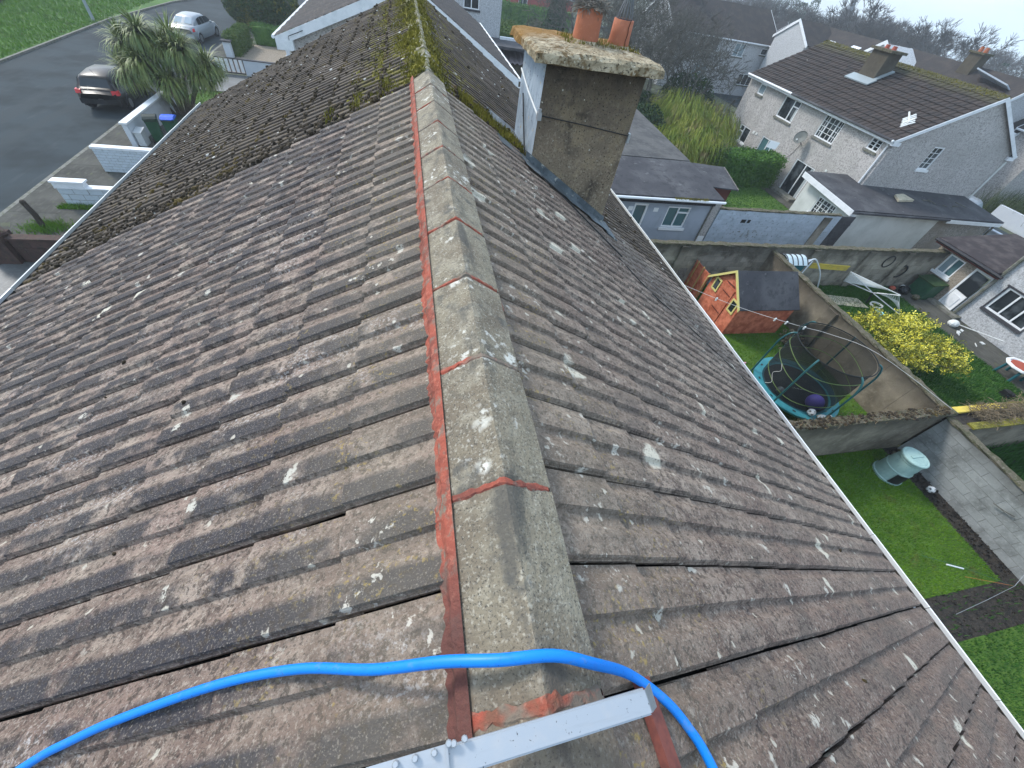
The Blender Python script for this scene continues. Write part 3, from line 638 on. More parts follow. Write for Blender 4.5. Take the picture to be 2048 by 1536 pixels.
def eaves(h, ya, yb, light):
    for side in (-1, 1):
        T = .5235 if side < 0 else .601; q = SL[side]; xg = 4.735 if side < 0 else 4.215
        zg = ZA - T * xg + .005
        m = MB(); k = 8; prof_ = [(xg + .055 + .055 * math.cos(math.pi + math.pi * i / k), zg - .062 * math.sin(math.pi * i / k)) for i in range(k + 1)]
        vs = []; fs = []
        for y in (ya, yb):
            for x, z in prof_: vs.append((side * x, y, z))
        for i in range(k): fs.append((i, i + 1, k + 2 + i, k + 1 + i))
        m.add(vs, fs, 1)
        n_ = 12
        for i in range(n_):
            y_ = ya + (yb - ya) * i / n_; m.obox((side * (xg + .098), y_, zg - .03), (side * .014, 0, 0), (0, (yb - ya) / n_ - .004, 0), (0, 0, .040 + random.uniform(-.003, .003)))
        g = part('gutter', m, ['white_upvc' if light else 'litter', 'soil'], h)
        part('fascia', MB().box((side * (xg - .03), ya, zg - .2), (side * (xg - .005), yb, zg - .02)), 'white_upvc', h)
        part('soffit', MB().box((side * 3.8, ya, zg - .215), (side * (xg - .005), yb, zg - .202)), 'white_upvc', h)
def deck(h, ya, yb, label):
    out = {}
    for side in (-1, 1):
        q = SL[side]; s1 = q['xe'] / math.cos(q['ph']); m = MB()
        a, b, c, d = slope_pt(side, 0, ya, -.03), slope_pt(side, 0, yb, -.03), slope_pt(side, s1, yb, -.03), slope_pt(side, s1, ya, -.03)
        m.quad(a, b, c, d); m.quad(*[p - Vector((0, 0, .05)) for p in (d, c, b, a)])
        for p, r in ((a, b), (b, c), (c, d), (d, a)): m.quad(p, r, r - Vector((0, 0, .05)), p - Vector((0, 0, .05)))
        out[side] = part('roof_slope', m, 'tile_gap_shade', h, label=label[side])
    return out
YB = .54 + 14 * TW      # boundary between the clean and the mossy half
own = thing('semi_detached_house', 'house under the cleaned brown tiled roof with red mortar along its ridge', 'house', (0, 0, 0), 'pair of joined houses under the camera')
house_shell(own, -3.4, YB - .01, 'pebble')
od = deck(own, -3.5, YB, {-1: 'streetward roof slope of brown tiles with dark blue-black bands', 1: 'garden side roof slope of grey-brown tiles'})
lay_tiles(own, od, range(-13, 14), {-1: 'tile_front', 1: 'tile_back'}, .54)
eaves(own, -3.5, YB - .003, True)
RS = [(-.147, -.092), (-.104, -.064), (-.055, -.0325), (-.016, -.0075), (0, 0), (.016, -.0075), (.055, -.0325), (.104, -.064), (.147, -.092)]
def ridge_piece(y0, y1, sc=1., dz=0.):
    m = MB(); n = len(RS); vs = []; fs = []
    for yy, zz in ((y0, .0), (y0 + .012, .004), ((y0 + y1) / 2 + random.uniform(-.05, .05), .004), (y1 - .012, .004), (y1, 0)):
        for x, z in RS: vs.append((x * sc + random.uniform(-.0022, .0022), yy, 7.66 + z + zz + dz + random.uniform(-.0022, .0022)))
    for r in range(4):
        for i in range(n - 1): fs.append((r * n + i, r * n + i + 1, (r + 1) * n + i + 1, (r + 1) * n + i))
    o = 5 * n
    for yy in (y0, y1):
        for x, z in RS: vs.append((x * sc * .98, yy, 7.66 + z - .02 + dz))
    for i in range(n - 1):
        fs.append((i + 1, i, o + i, o + i + 1)); fs.append((4 * n + i, 4 * n + i + 1, o + n + i + 1, o + n + i))
    return m.add(vs, fs)
RY = [-.0255 + .467 * (k) for k in range(-6, 11)]
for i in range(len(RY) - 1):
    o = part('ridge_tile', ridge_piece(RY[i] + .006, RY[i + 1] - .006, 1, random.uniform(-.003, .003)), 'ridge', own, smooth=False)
def ribbon(ya, yb, step, prof_fn):
    vs = []; fs = []; n = int((yb - ya) / step); k = None
    for i in range(n + 1):
        p = prof_fn(ya + (yb - ya) * i / n); k = len(p); vs += p
    for i in range(n):
        for j in range(k - 1): fs.append((i * k + j, i * k + j + 1, (i + 1) * k + j + 1, (i + 1) * k + j))
    return MB().add(vs, fs)
def n1(y, s): return math.sin(y * 5.1 + s) * .4 + math.sin(y * 13.7 + 2.1 * s) * .3 + math.sin(y * 41 + s * 3.3) * .3 + random.uniform(-.6, .6)
def left_bed(y):
    w = .040 + .010 * n1(y, 1); o = -.140
    z = lambda x: ZA - .5235 * abs(x)
    return [(o, y, 7.66 - .072), (o - .022 + .004 * n1(y, 5), y, 7.66 - .098 + .003 * n1(y, 2)), (o - w * .7, y, z(-(abs(o) + w * .7)) + .028 + .8 * prof(((y - .54) / TW) % 1) + .004 * n1(y, 3)), (o - w, y, z(abs(o) + w) + .016 + .8 * prof(((y - .54) / TW) % 1))]
def right_bed(y):
    w = .016 + .009 * n1(y, 7); o = .142
    z = lambda x: ZA - .601 * abs(x)
    return [(o + w * 1.2, y, z(o + w) + .008), (o + w, y, z(o + w) + .034 + .004 * n1(y, 8)), (o + .004, y, 7.66 - .094)]
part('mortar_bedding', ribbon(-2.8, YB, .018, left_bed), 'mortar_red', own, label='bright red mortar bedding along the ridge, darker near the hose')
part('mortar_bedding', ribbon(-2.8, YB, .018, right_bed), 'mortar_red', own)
for i, y in enumerate(RY[1:-1]):
    m = MB(); w = [.022, .014, .014, .007, .009, .006, .012, .009, .005, .004][min(max(i - 5, 0), 9)] if i >= 5 else .02
    pts = []
    vs = []; fs = []; K = 22
    for j in range(K + 1):
        t = j / K; x = -.138 + .276 * t; zz = 7.66 + np.interp(x, [p[0] for p in RS], [p[1] for p in RS])
        ww = w * (.5 + abs(n1(x * 6, i)) * .9) + .003
        lift = .006 + .004 * random.random()
        c = y + .006 * n1(x * 3, i + 4)
        vs += [(x, c - ww, zz - .002), (x, c - ww * .4, zz + lift), (x, c + ww * .4, zz + lift), (x, c + ww, zz - .002)]
    for j in range(K):
        for q in range(3): fs.append((j * 4 + q, j * 4 + q + 1, j * 4 + q + 5, j * 4 + q + 4))
    m.add(vs, [f[::-1] for f in fs]); part('mortar_joint', m, 'mortar_red' if i == 6 else 'mortar_joint', own)

# ---------------------------------------------------------------- neighbour's mossy half
nb = thing('semi_detached_house', 'adjoining house with dark mossy roof tiles beside the tall chimney', 'house', (0, 8, 0), 'pair of joined houses under the camera')
house_shell(nb, YB + .01, 11.62, 'pebble')
nd = deck(nb, YB + .003, 11.72, {-1: 'mossy streetward roof slope', 1: 'mossy garden side roof slope with pale lichen flecks'})
def in_chim(side, s, y): 
    x = s * math.cos(SL[1]['ph']); return side > 0 and 1.12 < x - .12 and x < 2.25 and 4.5 < y + .15 < 5.45
lay_tiles(nb, nd, range(14, 37), {-1: 'tile_moss', 1: 'tile_moss'}, .54 + .004, skip=in_chim, jit=1.7)
eaves(nb, YB + .003, 11.72, False)
for i in range(15):
    y = YB + .03 + .467 * i
    if y + .46 > 11.72: break
    part('ridge_tile', ridge_piece(y, y + .455, 1.0, -.012 + random.uniform(-.006, .006)), 'ridge_moss', nb)
# moss along the ridge, on the old boundary strip and scattered clumps on the tiles
def roof_pts(side, n, ya, yb, sa, sb, lift=.03):
    s = rng.uniform(sa, sb, n); yy = rng.uniform(ya, yb, n); ph = SL[side]['ph']
    u = ((yy - .544) / TW) % 1.0; pr = np.array([prof(t) for t in u]); k = ((s - SL[side]['s0']) / SL[side]['g']) % 1.0
    lf = lift * 0 + pr + .010 + .02 * (k > .0) * k
    return np.c_[side * (s * math.cos(ph) + lf * math.sin(ph)), yy, ZA - s * math.sin(ph) + lf * math.cos(ph)], k
def clumps(pts, r, flat_=.6, n=5):
    """low domes"""
    m = len(pts); k = 6; vs = []; an = np.arange(k) * 2 * np.pi / k
    rr = r * rng.uniform(.5, 1.5, m)
    V = np.zeros((m, 2 * k + 1, 3))
    for j in range(k):
        a = an[j] + rng.uniform(-.3, .3, m); q = rr * rng.uniform(.8, 1.2, m)
        V[:, j] = pts + np.stack([np.cos(a) * q, np.sin(a) * q, -.01 + 0 * q], 1); V[:, k + j] = pts + np.stack([np.cos(a) * q * .65, np.sin(a) * q * .65, q * .45 * flat_ / .6], 1)
    V[:, 2 * k] = pts + np.stack([0 * rr, 0 * rr, rr * flat_], 1)
    F = []
    for j in range(k):
        a, b2 = j, (j + 1) % k; F += [(a, b2, k + b2), (a, k + b2, k + a), (k + a, k + b2, 2 * k)]
    F = np.array(F); o = np.arange(m)[:, None, None] * (2 * k + 1)
    return V.reshape(-1, 3), (F[None] + o).reshape(-1, 3)
n = 24000; y = rng.uniform(YB + .02, 11.6, n); x = rng.normal(0, .27, n); x = np.where(rng.uniform(size=n) < .66, -np.abs(x) * 1.15, np.abs(x) * .62); 
z = np.where(np.abs(x) < .147, 7.66 - np.interp(np.abs(x), [0, .055, .147], [0, .022, .092]), ZA + .035 - np.where(x < 0, .5235, .601) * np.abs(x))
keep = (np.abs(np.abs(x) - .0) > .045) | (rng.uniform(size=n) < .25); b = np.c_[x, y, z - .012][keep]
f_ = np.sin(b[:, 1] * 3.1) * .5 + np.sin(b[:, 1] * 7.7 + b[:, 0] * 9) * .5 + np.sin(b[:, 0] * 21 + b[:, 1] * 2) * .4 + rng.normal(size=len(b)) * .45; b = b[(f_ > -.30) & (np.abs(b[:, 0] - .01) > .022)]
stuff('moss', cat_np(blades(b, .032, .010, 1.1), clumps(b[:2600], .018)), 'moss_gold', parent=nb)
P1, k1 = roof_pts(-1, 9500, YB + .02, 11.6, .4, 5.2); P1 = P1[(k1 > .86) | (k1 < .05) | (rng.uniform(size=len(k1)) < .07)]
P2, k2 = roof_pts(-1, 1700, YB - .02, YB + .75, .4, 5.2); P2 = P2[rng.uniform(size=len(P2)) < (1 - (P2[:, 1] - YB) / .8)]
P3, k3 = roof_pts(1, 520, YB - .05, YB + .45, .3, 1.2); P4, k4 = roof_pts(1, 1500, YB + .1, 11.6, .2, 4.9); P4 = P4[(k4 > .9)]
stuff('moss', clumps(np.r_[P1, P2], .020), 'moss_brown', parent=nb)
P5, k5 = roof_pts(-1, 70, -1, YB, 1.0, 5.3); P6, k6 = roof_pts(1, 70, -1, YB, 1.0, 4.8); P7 = np.r_[P5[k5 > .8], P6[k6 > .8]]
stuff('moss', clumps(P7, .011), 'moss_brown', parent=own)
b, kb = roof_pts(1, 2600, YB - .05, YB + .36, .35, 1.25); stuff('moss', blades(b - np.array([0, 0, .01]), .06, .009, .8), 'moss_gold', parent=nb)
b, kb = roof_pts(-1, 900, YB + .0, YB + .5, .2, 1.2); b = b[(kb > .7)]; stuff('moss', blades(b - np.array([0, 0, .01]), .05, .009, .8), 'moss_gold', parent=nb)
stuff('moss', clumps(np.r_[P3, P4], .022), 'moss_brown', parent=nb)

# ---------------------------------------------------------------- chimney (stands on the neighbour's half)
def taper_box(m, x0, x1, y0, y1, zb, zt, nx=10, nz=10, amp=.010):
    def face(a, b, c, d, nn):
        a, b, c, d = map(Vector, (a, b, c, d)); vs = []; fs = []
        for j in range(nz + 1):
            for i in range(nx + 1):
                p = (a * (1 - i / nx) + b * (i / nx)) * (1 - j / nz) + (d * (1 - i / nx) + c * (i / nx)) * (j / nz)
                e = 0 if i in (0, nx) else amp * (math.sin(i * 1.7 + j * 2.3) * .4 + random.uniform(-.6, .6)); vs.append(p + Vector(nn) * e)
        for j in range(nz):
            for i in range(nx): fs.append((j * (nx + 1) + i, j * (nx + 1) + i + 1, (j + 1) * (nx + 1) + i + 1, (j + 1) * (nx + 1) + i))
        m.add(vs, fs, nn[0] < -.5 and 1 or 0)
    face((x0, y0, zb), (x1, y0, zb), (x1, y0, zt), (x0, y0, zt), (0, -1, 0)); face((x1, y0, zb), (x1, y1, zb), (x1, y1, zt), (x1, y0, zt), (1, 0, 0))
    face((x1, y1, zb), (x0, y1, zb), (x0, y1, zt), (x1, y1, zt), (0, 1, 0)); face((x0, y1, zb), (x0, y0, zb), (x0, y0, zt), (x0, y1, zt), (-1, 0, 0))
m = MB(); taper_box(m, 1.09, 2.14, 4.5, 5.46, 5.9, 7.88)
ch = part('chimney', m, ['chimney_render', 'chimney_grey'], nb, label='tall chimney with brown rough render and a blue-grey side')
m = MB()      # cap slab with rough edges
N = 14
def ring(x0, x1, y0, y1, z, j):
    out = []
    for i in range(N): out.append((x0 + (x1 - x0) * i / N, y0 + random.uniform(-j, j), z + random.uniform(-j, j) * .6))
    for i in range(N): out.append((x1 + random.uniform(-j, j), y0 + (y1 - y0) * i / N, z + random.uniform(-j, j) * .6))
    for i in range(N): out.append((x1 - (x1 - x0) * i / N, y1 + random.uniform(-j, j), z + random.uniform(-j, j) * .6))
    for i in range(N): out.append((x0 + random.uniform(-j, j), y1 - (y1 - y0) * i / N, z + random.uniform(-j, j) * .6))
    return out
rs = [ring(.97, 2.22, 4.40, 5.58, 7.865, .006), ring(.945, 2.255, 4.37, 5.61, 7.875, .012), ring(.945, 2.255, 4.37, 5.61, 7.94, .014), ring(.98, 2.22, 4.41, 5.57, 7.965, .012), ring(1.2, 2.0, 4.65, 5.35, 7.985, .01)]
vs = [p for r in rs for p in r]; fs = []; K = 4 * N
for a in range(len(rs) - 1):
    for i in range(K): fs.append((a * K + i, a * K + (i + 1) % K, (a + 1) * K + (i + 1) % K, (a + 1) * K + i))
fs += [tuple(reversed(range(K))), tuple(range((len(rs) - 1) * K, len(rs) * K))]
part('chimney_cap', m.add(vs, fs), 'cap_concrete', ch)
POT = [(1.60, 5.02, .128, .275), (1.97, 5.02, .105, .225)]
for i, (px, py, pr, ph) in enumerate(POT):
    m = MB().lathe([(pr * 1.08, 7.96), (pr * 1.06, 7.99), (pr, 7.965 + ph * .5), (pr * .97, 7.97 + ph), (pr * .80, 7.97 + ph), (pr * .78, 7.97 + ph * .5)], (px, py, 0), 22, cap=False)
    part('chimney_pot', m, 'terracotta', ch, smooth=True, label=['wide clay pot full of twigs', 'smaller cracked clay pot with metal spikes'][i])
    part('flaunching', MB().lathe([(pr * 1.5, 7.965), (pr * 1.15, 8.005), (pr * .9, 8.0)], (px, py, 0), 16, cap=False), 'cap_concrete', ch)
px, py, pr, ph = POT[1]; 
crk = []
for i in range(8): a = R_(-75 + 3 * math.sin(i * 2.1)); crk.append((px + (pr * 1.01 + .006 * (7 - i) / 7) * math.cos(a), py + (pr * 1.01 + .006 * (7 - i) / 7) * math.sin(a), 7.98 + ph * i / 7))
part('crack', MB().tube(crk, .0035, 4), 'crack_dark', ch)
m = MB()
for i in range(14):
    a = i / 14 * 6.283; r0 = pr * .75; m.tube([(px + r0 * math.cos(a), py + r0 * math.sin(a), 8.17), (px + r0 * .9 * math.cos(a), py + r0 * .9 * math.sin(a), 8.24), (px + .015 * math.cos(a), py + .015 * math.sin(a), 8.42)], .0042, 5)
m.lathe([(pr * .78, 8.165), (pr * .80, 8.18), (pr * .78, 8.195)], (px, py, 0), 16, cap=False); m.sphere((px, py, 8.425), .02, 8, 6)
part('bird_guard', m, 'dark_steel', ch)
m = MB()        # twigs stuffed in the wide pot: a jackdaw nest
px, py, pr, ph = POT[0]
for i in range(420):
    a = random.uniform(0, 6.283); r = pr * math.sqrt(random.random()) * 1.05; z = 8.22 + random.uniform(0, .13) * (1.2 - r / pr)
    d = Vector((random.gauss(0, 1), random.gauss(0, 1), random.gauss(.25, .5))).normalized() * random.uniform(.04, .10); c = Vector((px + r * math.cos(a), py + r * math.sin(a), z)); m.tube([c - d, c + d * .2 + Vector((0, 0, .01)), c + d], random.uniform(.002, .0045), 3)
solo('twig_nest', m, 'twig', 'messy nest of grey twigs heaped in the wide chimney pot', 'nest', (px, py, 8.2))
m = MB()        # weeds round the pots
q = np.c_[rng.uniform(1.35, 2.15, 500), rng.uniform(4.8, 5.25, 500), np.full(500, 7.975)]; q = q[(np.hypot(q[:, 0] - 1.6, q[:, 1] - 5.02) > .13) & (np.hypot(q[:, 0] - 1.97, q[:, 1] - 5.02) > .11)]
stuff('moss', cat_np(blades(q, .05, .006, .8)), 'moss_gold', parent=ch)
# strap cable with clips, lead flashing
part('strap_wire', MB().tube([(1.082, 5.47, 7.62), (1.078, 5.0, 7.52), (1.078, 4.49, 7.44)], .009, 6), 'litter', ch)
part('strap_wire', MB().tube([(1.078, 4.488, 7.44), (1.6, 4.484, 7.395), (2.15, 4.488, 7.335)], .005, 6), 'black_plastic', ch)
part('clip', MB().box((1.07, 4.455, 7.40), (1.115, 4.50, 7.47)).tube([(1.09, 4.47, 7.47), (1.09, 4.47, 7.50)], .018, 8), 'steel', ch)
part('clip', MB().box((2.135, 4.47, 7.27), (2.16, 4.52, 7.36)), 'steel', ch)
part('aerial_cable', MB().tube(smooth_path([(1.072, 5.2, 7.45), (1.07, 4.95, 7.2), (1.068, 4.7, 6.98), (1.075, 4.47, 6.97), (1.3, 4.15, 6.88), (1.75, 3.85, 6.60), (2.05, 3.55, 6.43)], 4), .008, 5), 'black_plastic', ch)
def roofR(x, y, lift): return (x, y, ZA - .601 * x + lift)
m = MB()
for (x0, x1) in ((1.02, 1.4), (1.38, 1.76), (1.74, 2.16)):      # upstand pieces stepping down the face
    h = .11; m.add([roofR(x0, 4.488 - .001 * x0, .03), roofR(x1, 4.486, .03), roofR(x1, 4.486, .03 + h), roofR(x0, 4.488 - .001 * x0, .03 + h), roofR(x0, 4.47, .03), roofR(x1, 4.468, .03), roofR(x1, 4.47, .03 + h), roofR(x0, 4.472, .03 + h)], [(4, 5, 6, 7), (7, 6, 2, 3), (0, 4, 7, 3), (5, 1, 2, 6)])
vs = []; fs = []          # side apron dressed over the tiles, wavy
cols = 26; rows = 4
for j in range(rows):
    y = 4.48 - .075 * j
    for i in range(cols):
        x = .98 + 1.22 * i / (cols - 1); u = ((y - .564) / TW) % 1
        vs.append(roofR(x, y, .040 + prof(u) * .9 + (.012 if i % 7 < 5 else 0) + random.uniform(-.003, .003)))
for j in range(rows - 1):
    for i in range(cols - 1): fs.append((j * cols + i, (j + 1) * cols + i, (j + 1) * cols + i + 1, j * cols + i + 1))
m.add(vs, fs)
vs = []; fs = []          # ridge-side apron
for j in range(8):
    for i in range(8):
        y = 4.45 + 1.1 * j / 7; x = .72 + .38 * i / 7; u = ((y - .564) / TW) % 1; vs.append(roofR(x, y, .042 + prof(u) * .9 + random.uniform(-.003, .003)))
for j in range(7):
    for i in range(7): fs.append((j * 8 + i, j * 8 + i + 1, (j + 1) * 8 + i + 1, (j + 1) * 8 + i))
m.add(vs, fs); m.obox(roofR(2.14, 4.2, .05), (.16, 0, -.096), (0, .45, 0), (.006, 0, .01))
part('lead_flashing', m, 'lead', ch)

# ---------------------------------------------------------------- things lying on the roof
solo('hose', MB().tube(smooth_path([(-1.62, -.02, 6.80), (-1.31, .10, 6.953), (-1.18, .13, 7.02), (-1.03, .15, 7.10), (-.75, .165, 7.25), (-.53, .15, 7.365), (-.34, .105, 7.50), (-.19, .083, 7.615), (-.08, .062, 7.668), (.03, .05, 7.672), (.12, .025, 7.625), (.245, -.008, 7.50), (.335, -.07, 7.445), (.385, -.13, 7.415), (.418, -.21, 7.40), (.44, -.4, 7.39), (.40, -.9, 7.41)], 6), .0117, 12), 'blue_hose', 'bright blue hose draped over the roof ridge', 'hose', (0, .05, 7.6), smooth=True)
t = thing('roof_ladder_hook', 'silver aluminium bar with a bent end lying across the ridge', 'ladder hook', (0, -.05, 7.7))
ang = math.atan2(.01, .37); ux = Vector((math.cos(ang), math.sin(ang), -.02)).normalized(); uy = Vector((-ux.y, ux.x, 0)); o = Vector((-.19, -.078, 7.712))
m = MB(); m.obox(o, ux * .372, uy * .034, (0, 0, .005)); m.obox(o + uy * .034, ux * .372, uy * .003, (0, 0, -.02)); m.obox(o - uy * .003, ux * .372, uy * .003, (0, 0, -.02))
part('bar', m, 'aluminium', t)
e = o + ux * .372
part('bent_end', MB().prism([e + Vector((0, 0, .005)), e + uy * .034 + Vector((0, 0, .005)), e + uy * .036 + Vector((.035, .004, -.045)), e + Vector((.035, .002, -.05))], (.004, 0, -.004)), 'aluminium', t)
m = MB(); o2 = o - ux * .125 - uy * .006; m.obox(o2 + Vector((0, 0, .0055)), ux * .128, uy * .046, (0, 0, .006))
part('end_plate', m, 'aluminium', t)
for k, (dx, dy) in enumerate([(.012, .05), (.004, .052), (.03, .052), (-.02, .046), (-.05, .046), (-.08, .046)]):
    part('bolt', MB().lathe([(.0055, 0), (.0055, .009), (.004, .011)], o + ux * dx + uy * (dy - .012) + Vector((0, 0, .012)), 8), 'aluminium', t)
part('tape', MB().obox(o + ux * (-.002) - uy * .006 + Vector((0, 0, .012)), ux * .004, uy * .044, (0, 0, .004)), 'steel', t)
solo('batten', MB().obox((.262, -.02, 7.462), (.036, 0, -.022), (.02, -.42, -.012), (.012, 0, .020)), 'red_batten', 'reddish brown timber batten under the bent end of the bar', 'batten', (.27, -.1, 7.46))
solo('cable', MB().tube(smooth_path([roofR(2.02, 3.55, .045), roofR(2.34, 3.16, .05), roofR(2.85, 2.99, .05), roofR(3.38, 2.72, .05), roofR(3.9, 2.45, .05), roofR(4.16, 2.3, .05)], 5), .0055, 5), 'black_plastic', 'thin black cable lying on the tiles down to the garden gutter', 'cable', (2.9, 3, 5.9))
# ================================================================ FAR GABLE HOUSE (beyond the mossy roof)
t = thing('gable_house', 'pebble-dashed house with white bargeboards on the gable facing the mossy roof', 'house', (0, 19, 0))
m = MB(); AX, AZ = 0., 7.1
g = [(-4.05, 19, 0), (3.75, 19, 0), (3.75, 19, 4.95), (AX, 19, AZ - .12), (-4.05, 19, 5.2)]
m.add(g, [(0, 1, 2, 3, 4)]); m.add([(x, 31, z) for x, y, z in g], [(4, 3, 2, 1, 0)])
m.quad((-4.05, 19, 0), (-4.05, 31, 0), (-4.05, 31, 5.2), (-4.05, 19, 5.2)); m.quad((3.75, 19, 0), (3.75, 31, 0), (3.75, 31, 4.95), (3.75, 19, 4.95))
part('wall', m, 'pebble', t)
for (xe, ze) in ((-4.55, 5.18), (4.15, 4.85)):
    m = MB(); d = Vector((xe - AX, 0, ze - AZ)); s = 1 if xe > 0 else -1; nn = Vector((-d.z, 0, d.x)).normalized(); nn = nn if nn.z > 0 else -nn
    ny = 24; nx = 16; vs = []; fs = []
    for i in range(nx):
        for e in (0, 1):
            for j in range(ny + 1):
                p = Vector((AX, 18.82, AZ)) + d * ((i + e) / nx) + nn * (.03 if e else .0) + nn * (.02 * (j % 2)); p.y = 18.82 + j * .508; vs.append(p)
    for i in range(2 * nx - 1):
        for j in range(ny):
            q = (i * (ny + 1) + j, i * (ny + 1) + j + 1, (i + 1) * (ny + 1) + j + 1, (i + 1) * (ny + 1) + j); fs.append(q if s < 0 else q[::-1])
    m.add(vs, fs); part('roof_slope', m, 'slate_far', t)
    part('bargeboard', MB().prism([Vector((AX, 18.80, AZ + .01)), Vector((xe, 18.80, ze + .01)), Vector((xe, 18.80, ze - .27)), Vector((AX, 18.80, AZ - .29))], (0, .03, 0)), 'white_paint', t)
    part('soffit', MB().box((xe, 18.79, ze - .33), (xe - s * .55, 19.3, ze - .05)), 'white_paint', t)
    m = MB(); k = 6
    m.tube([(xe + s * .05, 18.8, ze + .0), (xe + s * .05, 31, ze + .0)], .055, 8); part('gutter', m, 'white_upvc', t)
part('downpipe', MB().tube([(-4.15, 18.93, 4.9), (-4.15, 18.93, 0)], .04, 8), 'litter', t)
part('wire', MB().tube([(-4.06, 18.95, 5.0), (-4.0, 18.9, 3.5), (-4.1, 18.93, 2.0)], .012, 4), 'black_plastic', t)
part('wire', MB().tube([(-3.6, 18.77, 5.45), (-4.1, 18.76, 5.25), (-4.12, 18.9, 4.9)], .010, 4), 'black_plastic', t)
# white building, corrugated shed, lattice behind it
t = thing('white_extension', 'tall pale pebble-dashed block behind the gable house with a dark window sill', 'house', (5.5, 38, 0))
m = MB(); wall_open(m, (2.0, 37.5, 0), (1, 0, 0), (0, -1, 0), 4.6, 5.9, [(1.9, 4.75, 3.0, 5.6)]); m.quad((6.6, 37.5, 0), (6.6, 45, 0), (6.6, 45, 5.9), (6.6, 37.5, 5.9)); m.quad((2, 45, 0), (2, 37.5, 0), (2, 37.5, 5.9), (2, 45, 5.9)); m.quad((2, 37.5, 5.9), (6.6, 37.5, 5.9), (6.6, 45, 5.9), (2, 45, 5.9))
part('wall', m, 'pebble_white', t); window(t, (2.0, 37.5, 0), (1, 0, 0), (0, -1, 0), 1.9, 4.75, 3.0, 5.6, cols=(.5,), sill_mat='felt')
part('flat_roof', MB().box((2.5, 34.5, 3.3), (8.6, 37.48, 3.45)), 'felt', t); part('roof_trim', MB().box((6.6, 37.0, 3.455), (9.0, 37.3, 3.6)), 'white_paint', t)
part('vent_pipe', MB().tube([(8.3, 37.2, 3.4), (8.3, 37.2, 4.1)], .06, 8).box((8.15, 37.05, 4.1), (8.45, 37.35, 4.18)), 'white_paint', t)
t = thing('corrugated_shed', 'low rendered shed with a corrugated pinkish grey roof', 'shed', (7, 36, 0))
m = MB(); vs = []; fs = []
for i in range(49):
    x = 4.2 + 4.3 * i / 48; z = .05 * math.sin(i * math.pi / 2)
    vs += [(x, 34.4, 2.62 + z), (x, 37.4, 3.25 + z)]
for i in range(48): fs.append((2 * i, 2 * i + 2, 2 * i + 3, 2 * i + 1))
part('roof_sheet', m.add(vs, fs), 'corrugated', t); part('wall', MB().box((4.4, 34.7, 0), (8.3, 37.3, 2.6)), 'wall_render', t)
part('post', MB().box((5.3, 34.2, 1.2), (5.45, 34.3, 2.7)), 'white_paint', t)
m = MB()
for i in range(9):
    x = 5.6 + i * .32
    m.obox((x, 29.5, 1.75), (.45, 0, .55), (0, .02, 0), (-.02, 0, .025)); m.obox((x + .45, 29.53, 1.75), (-.45, 0, .55), (0, .02, 0), (.02, 0, .025))
m.box((5.5, 29.48, 1.70), (8.9, 29.56, 1.76)).box((5.5, 29.48, 2.3), (8.9, 29.56, 2.35))
solo('lattice_fence', m, 'white_paint', 'white lattice panel on a dark wall below the gable house eaves', 'trellis', (7, 29.5, 1.7))
solo('garden_wall', MB().box((4.3, 29.6, 0), (9.2, 29.8, 1.72)), 'wall_render', 'dark wall carrying the white lattice panel', 'wall', (7, 29.7, 0))
# ================================================================ FRONT GARDENS
def white_wall(name, label, x0, x1, y0, y1, H, cp=.07):
    t = thing(name, label, 'wall', (x0, y0, 0)); part('wall', MB().box((x0, y0, 0), (x1, y1, H)), 'white_wall', t)
    part('coping', MB().box((x0 - .05, y0 - .05, H + .002), (x1 + .05, y1 + .05, H + cp)), 'white_paint', t); return t
white_wall('garden_wall', 'smooth white wall with a rounded coping beside the wheelie bins', -12.44, -12.24, 22.2, 27.6, .88)
blockwall('garden_wall', 'low white painted brick wall with coping across the driveway, nearest the bins', (-12.42, 19.6), (-5.0, 19.6), .86, .21, .225, .108, 'white_block', cap=('white_paint', .08), mortar='mortar_grey', limit=290, jit=.003, gap=.010)
t = blockwall('garden_wall', 'low white painted block wall with a raised end beside the mossy kerb', (-12.42, 16.72), (-5.0, 16.72), .60, .20, .44, .20, 'white_block', mortar='mortar_grey', cap=('white_paint', .05), jit=.006, gap=.016)
m = MB(); m.box((-12.45, 16.60, .655), (-11.55, 16.84, .80)).box((-12.48, 16.57, .802), (-11.5, 16.87, .86)); part('raised_end', m, 'white_paint', t)
t = blockwall('garden_wall', 'brown brick wall with an end pier at the edge of the wet yard', (-11.9, 13.1), (-5.0, 13.1), .72, .22, .45, .22, 'brown_brick', mortar='brown_brick', cap=('brown_brick', .06), jit=.006)
part('pier', MB().box((-12.6, 12.86, 0), (-11.95, 13.36, .86)), 'brown_brick', t); part('pier_cap', MB().lathe([(.45, .862), (.42, .92), (.06, 1.10)], (-12.27, 13.11, 0), 4), 'brown_brick', t)
q = in_poly(900, [(-12.6, 16.3), (-10.9, 16.3), (-10.9, 16.62), (-12.6, 16.62)]); q2 = in_poly(350, [(-12.5, 13.25), (-9, 13.25), (-9, 13.5), (-12.5, 13.5)])
stuff('weeds', blades(np.c_[np.r_[q, q2], np.zeros(1250)], .13, .012, .8), 'grass_blade', 'weeds at the foot of the low front walls', 'weeds')
m = MB().tube([(-12.38, 15.0, 0), (-12.36, 15.02, .45), (-12.40, 15.0, .86)], .085, 9, r2=.075); m.sphere((-12.4, 15, .87), .08, 8, 5)
solo('stump_post', m, 'stump', 'old dark wooden stump post among weeds on the path', 'post', (-12.38, 15, 0))
q = rng.normal(size=(900, 2)) * np.array([.32, .22]) + np.array([-12.3, 15.0])
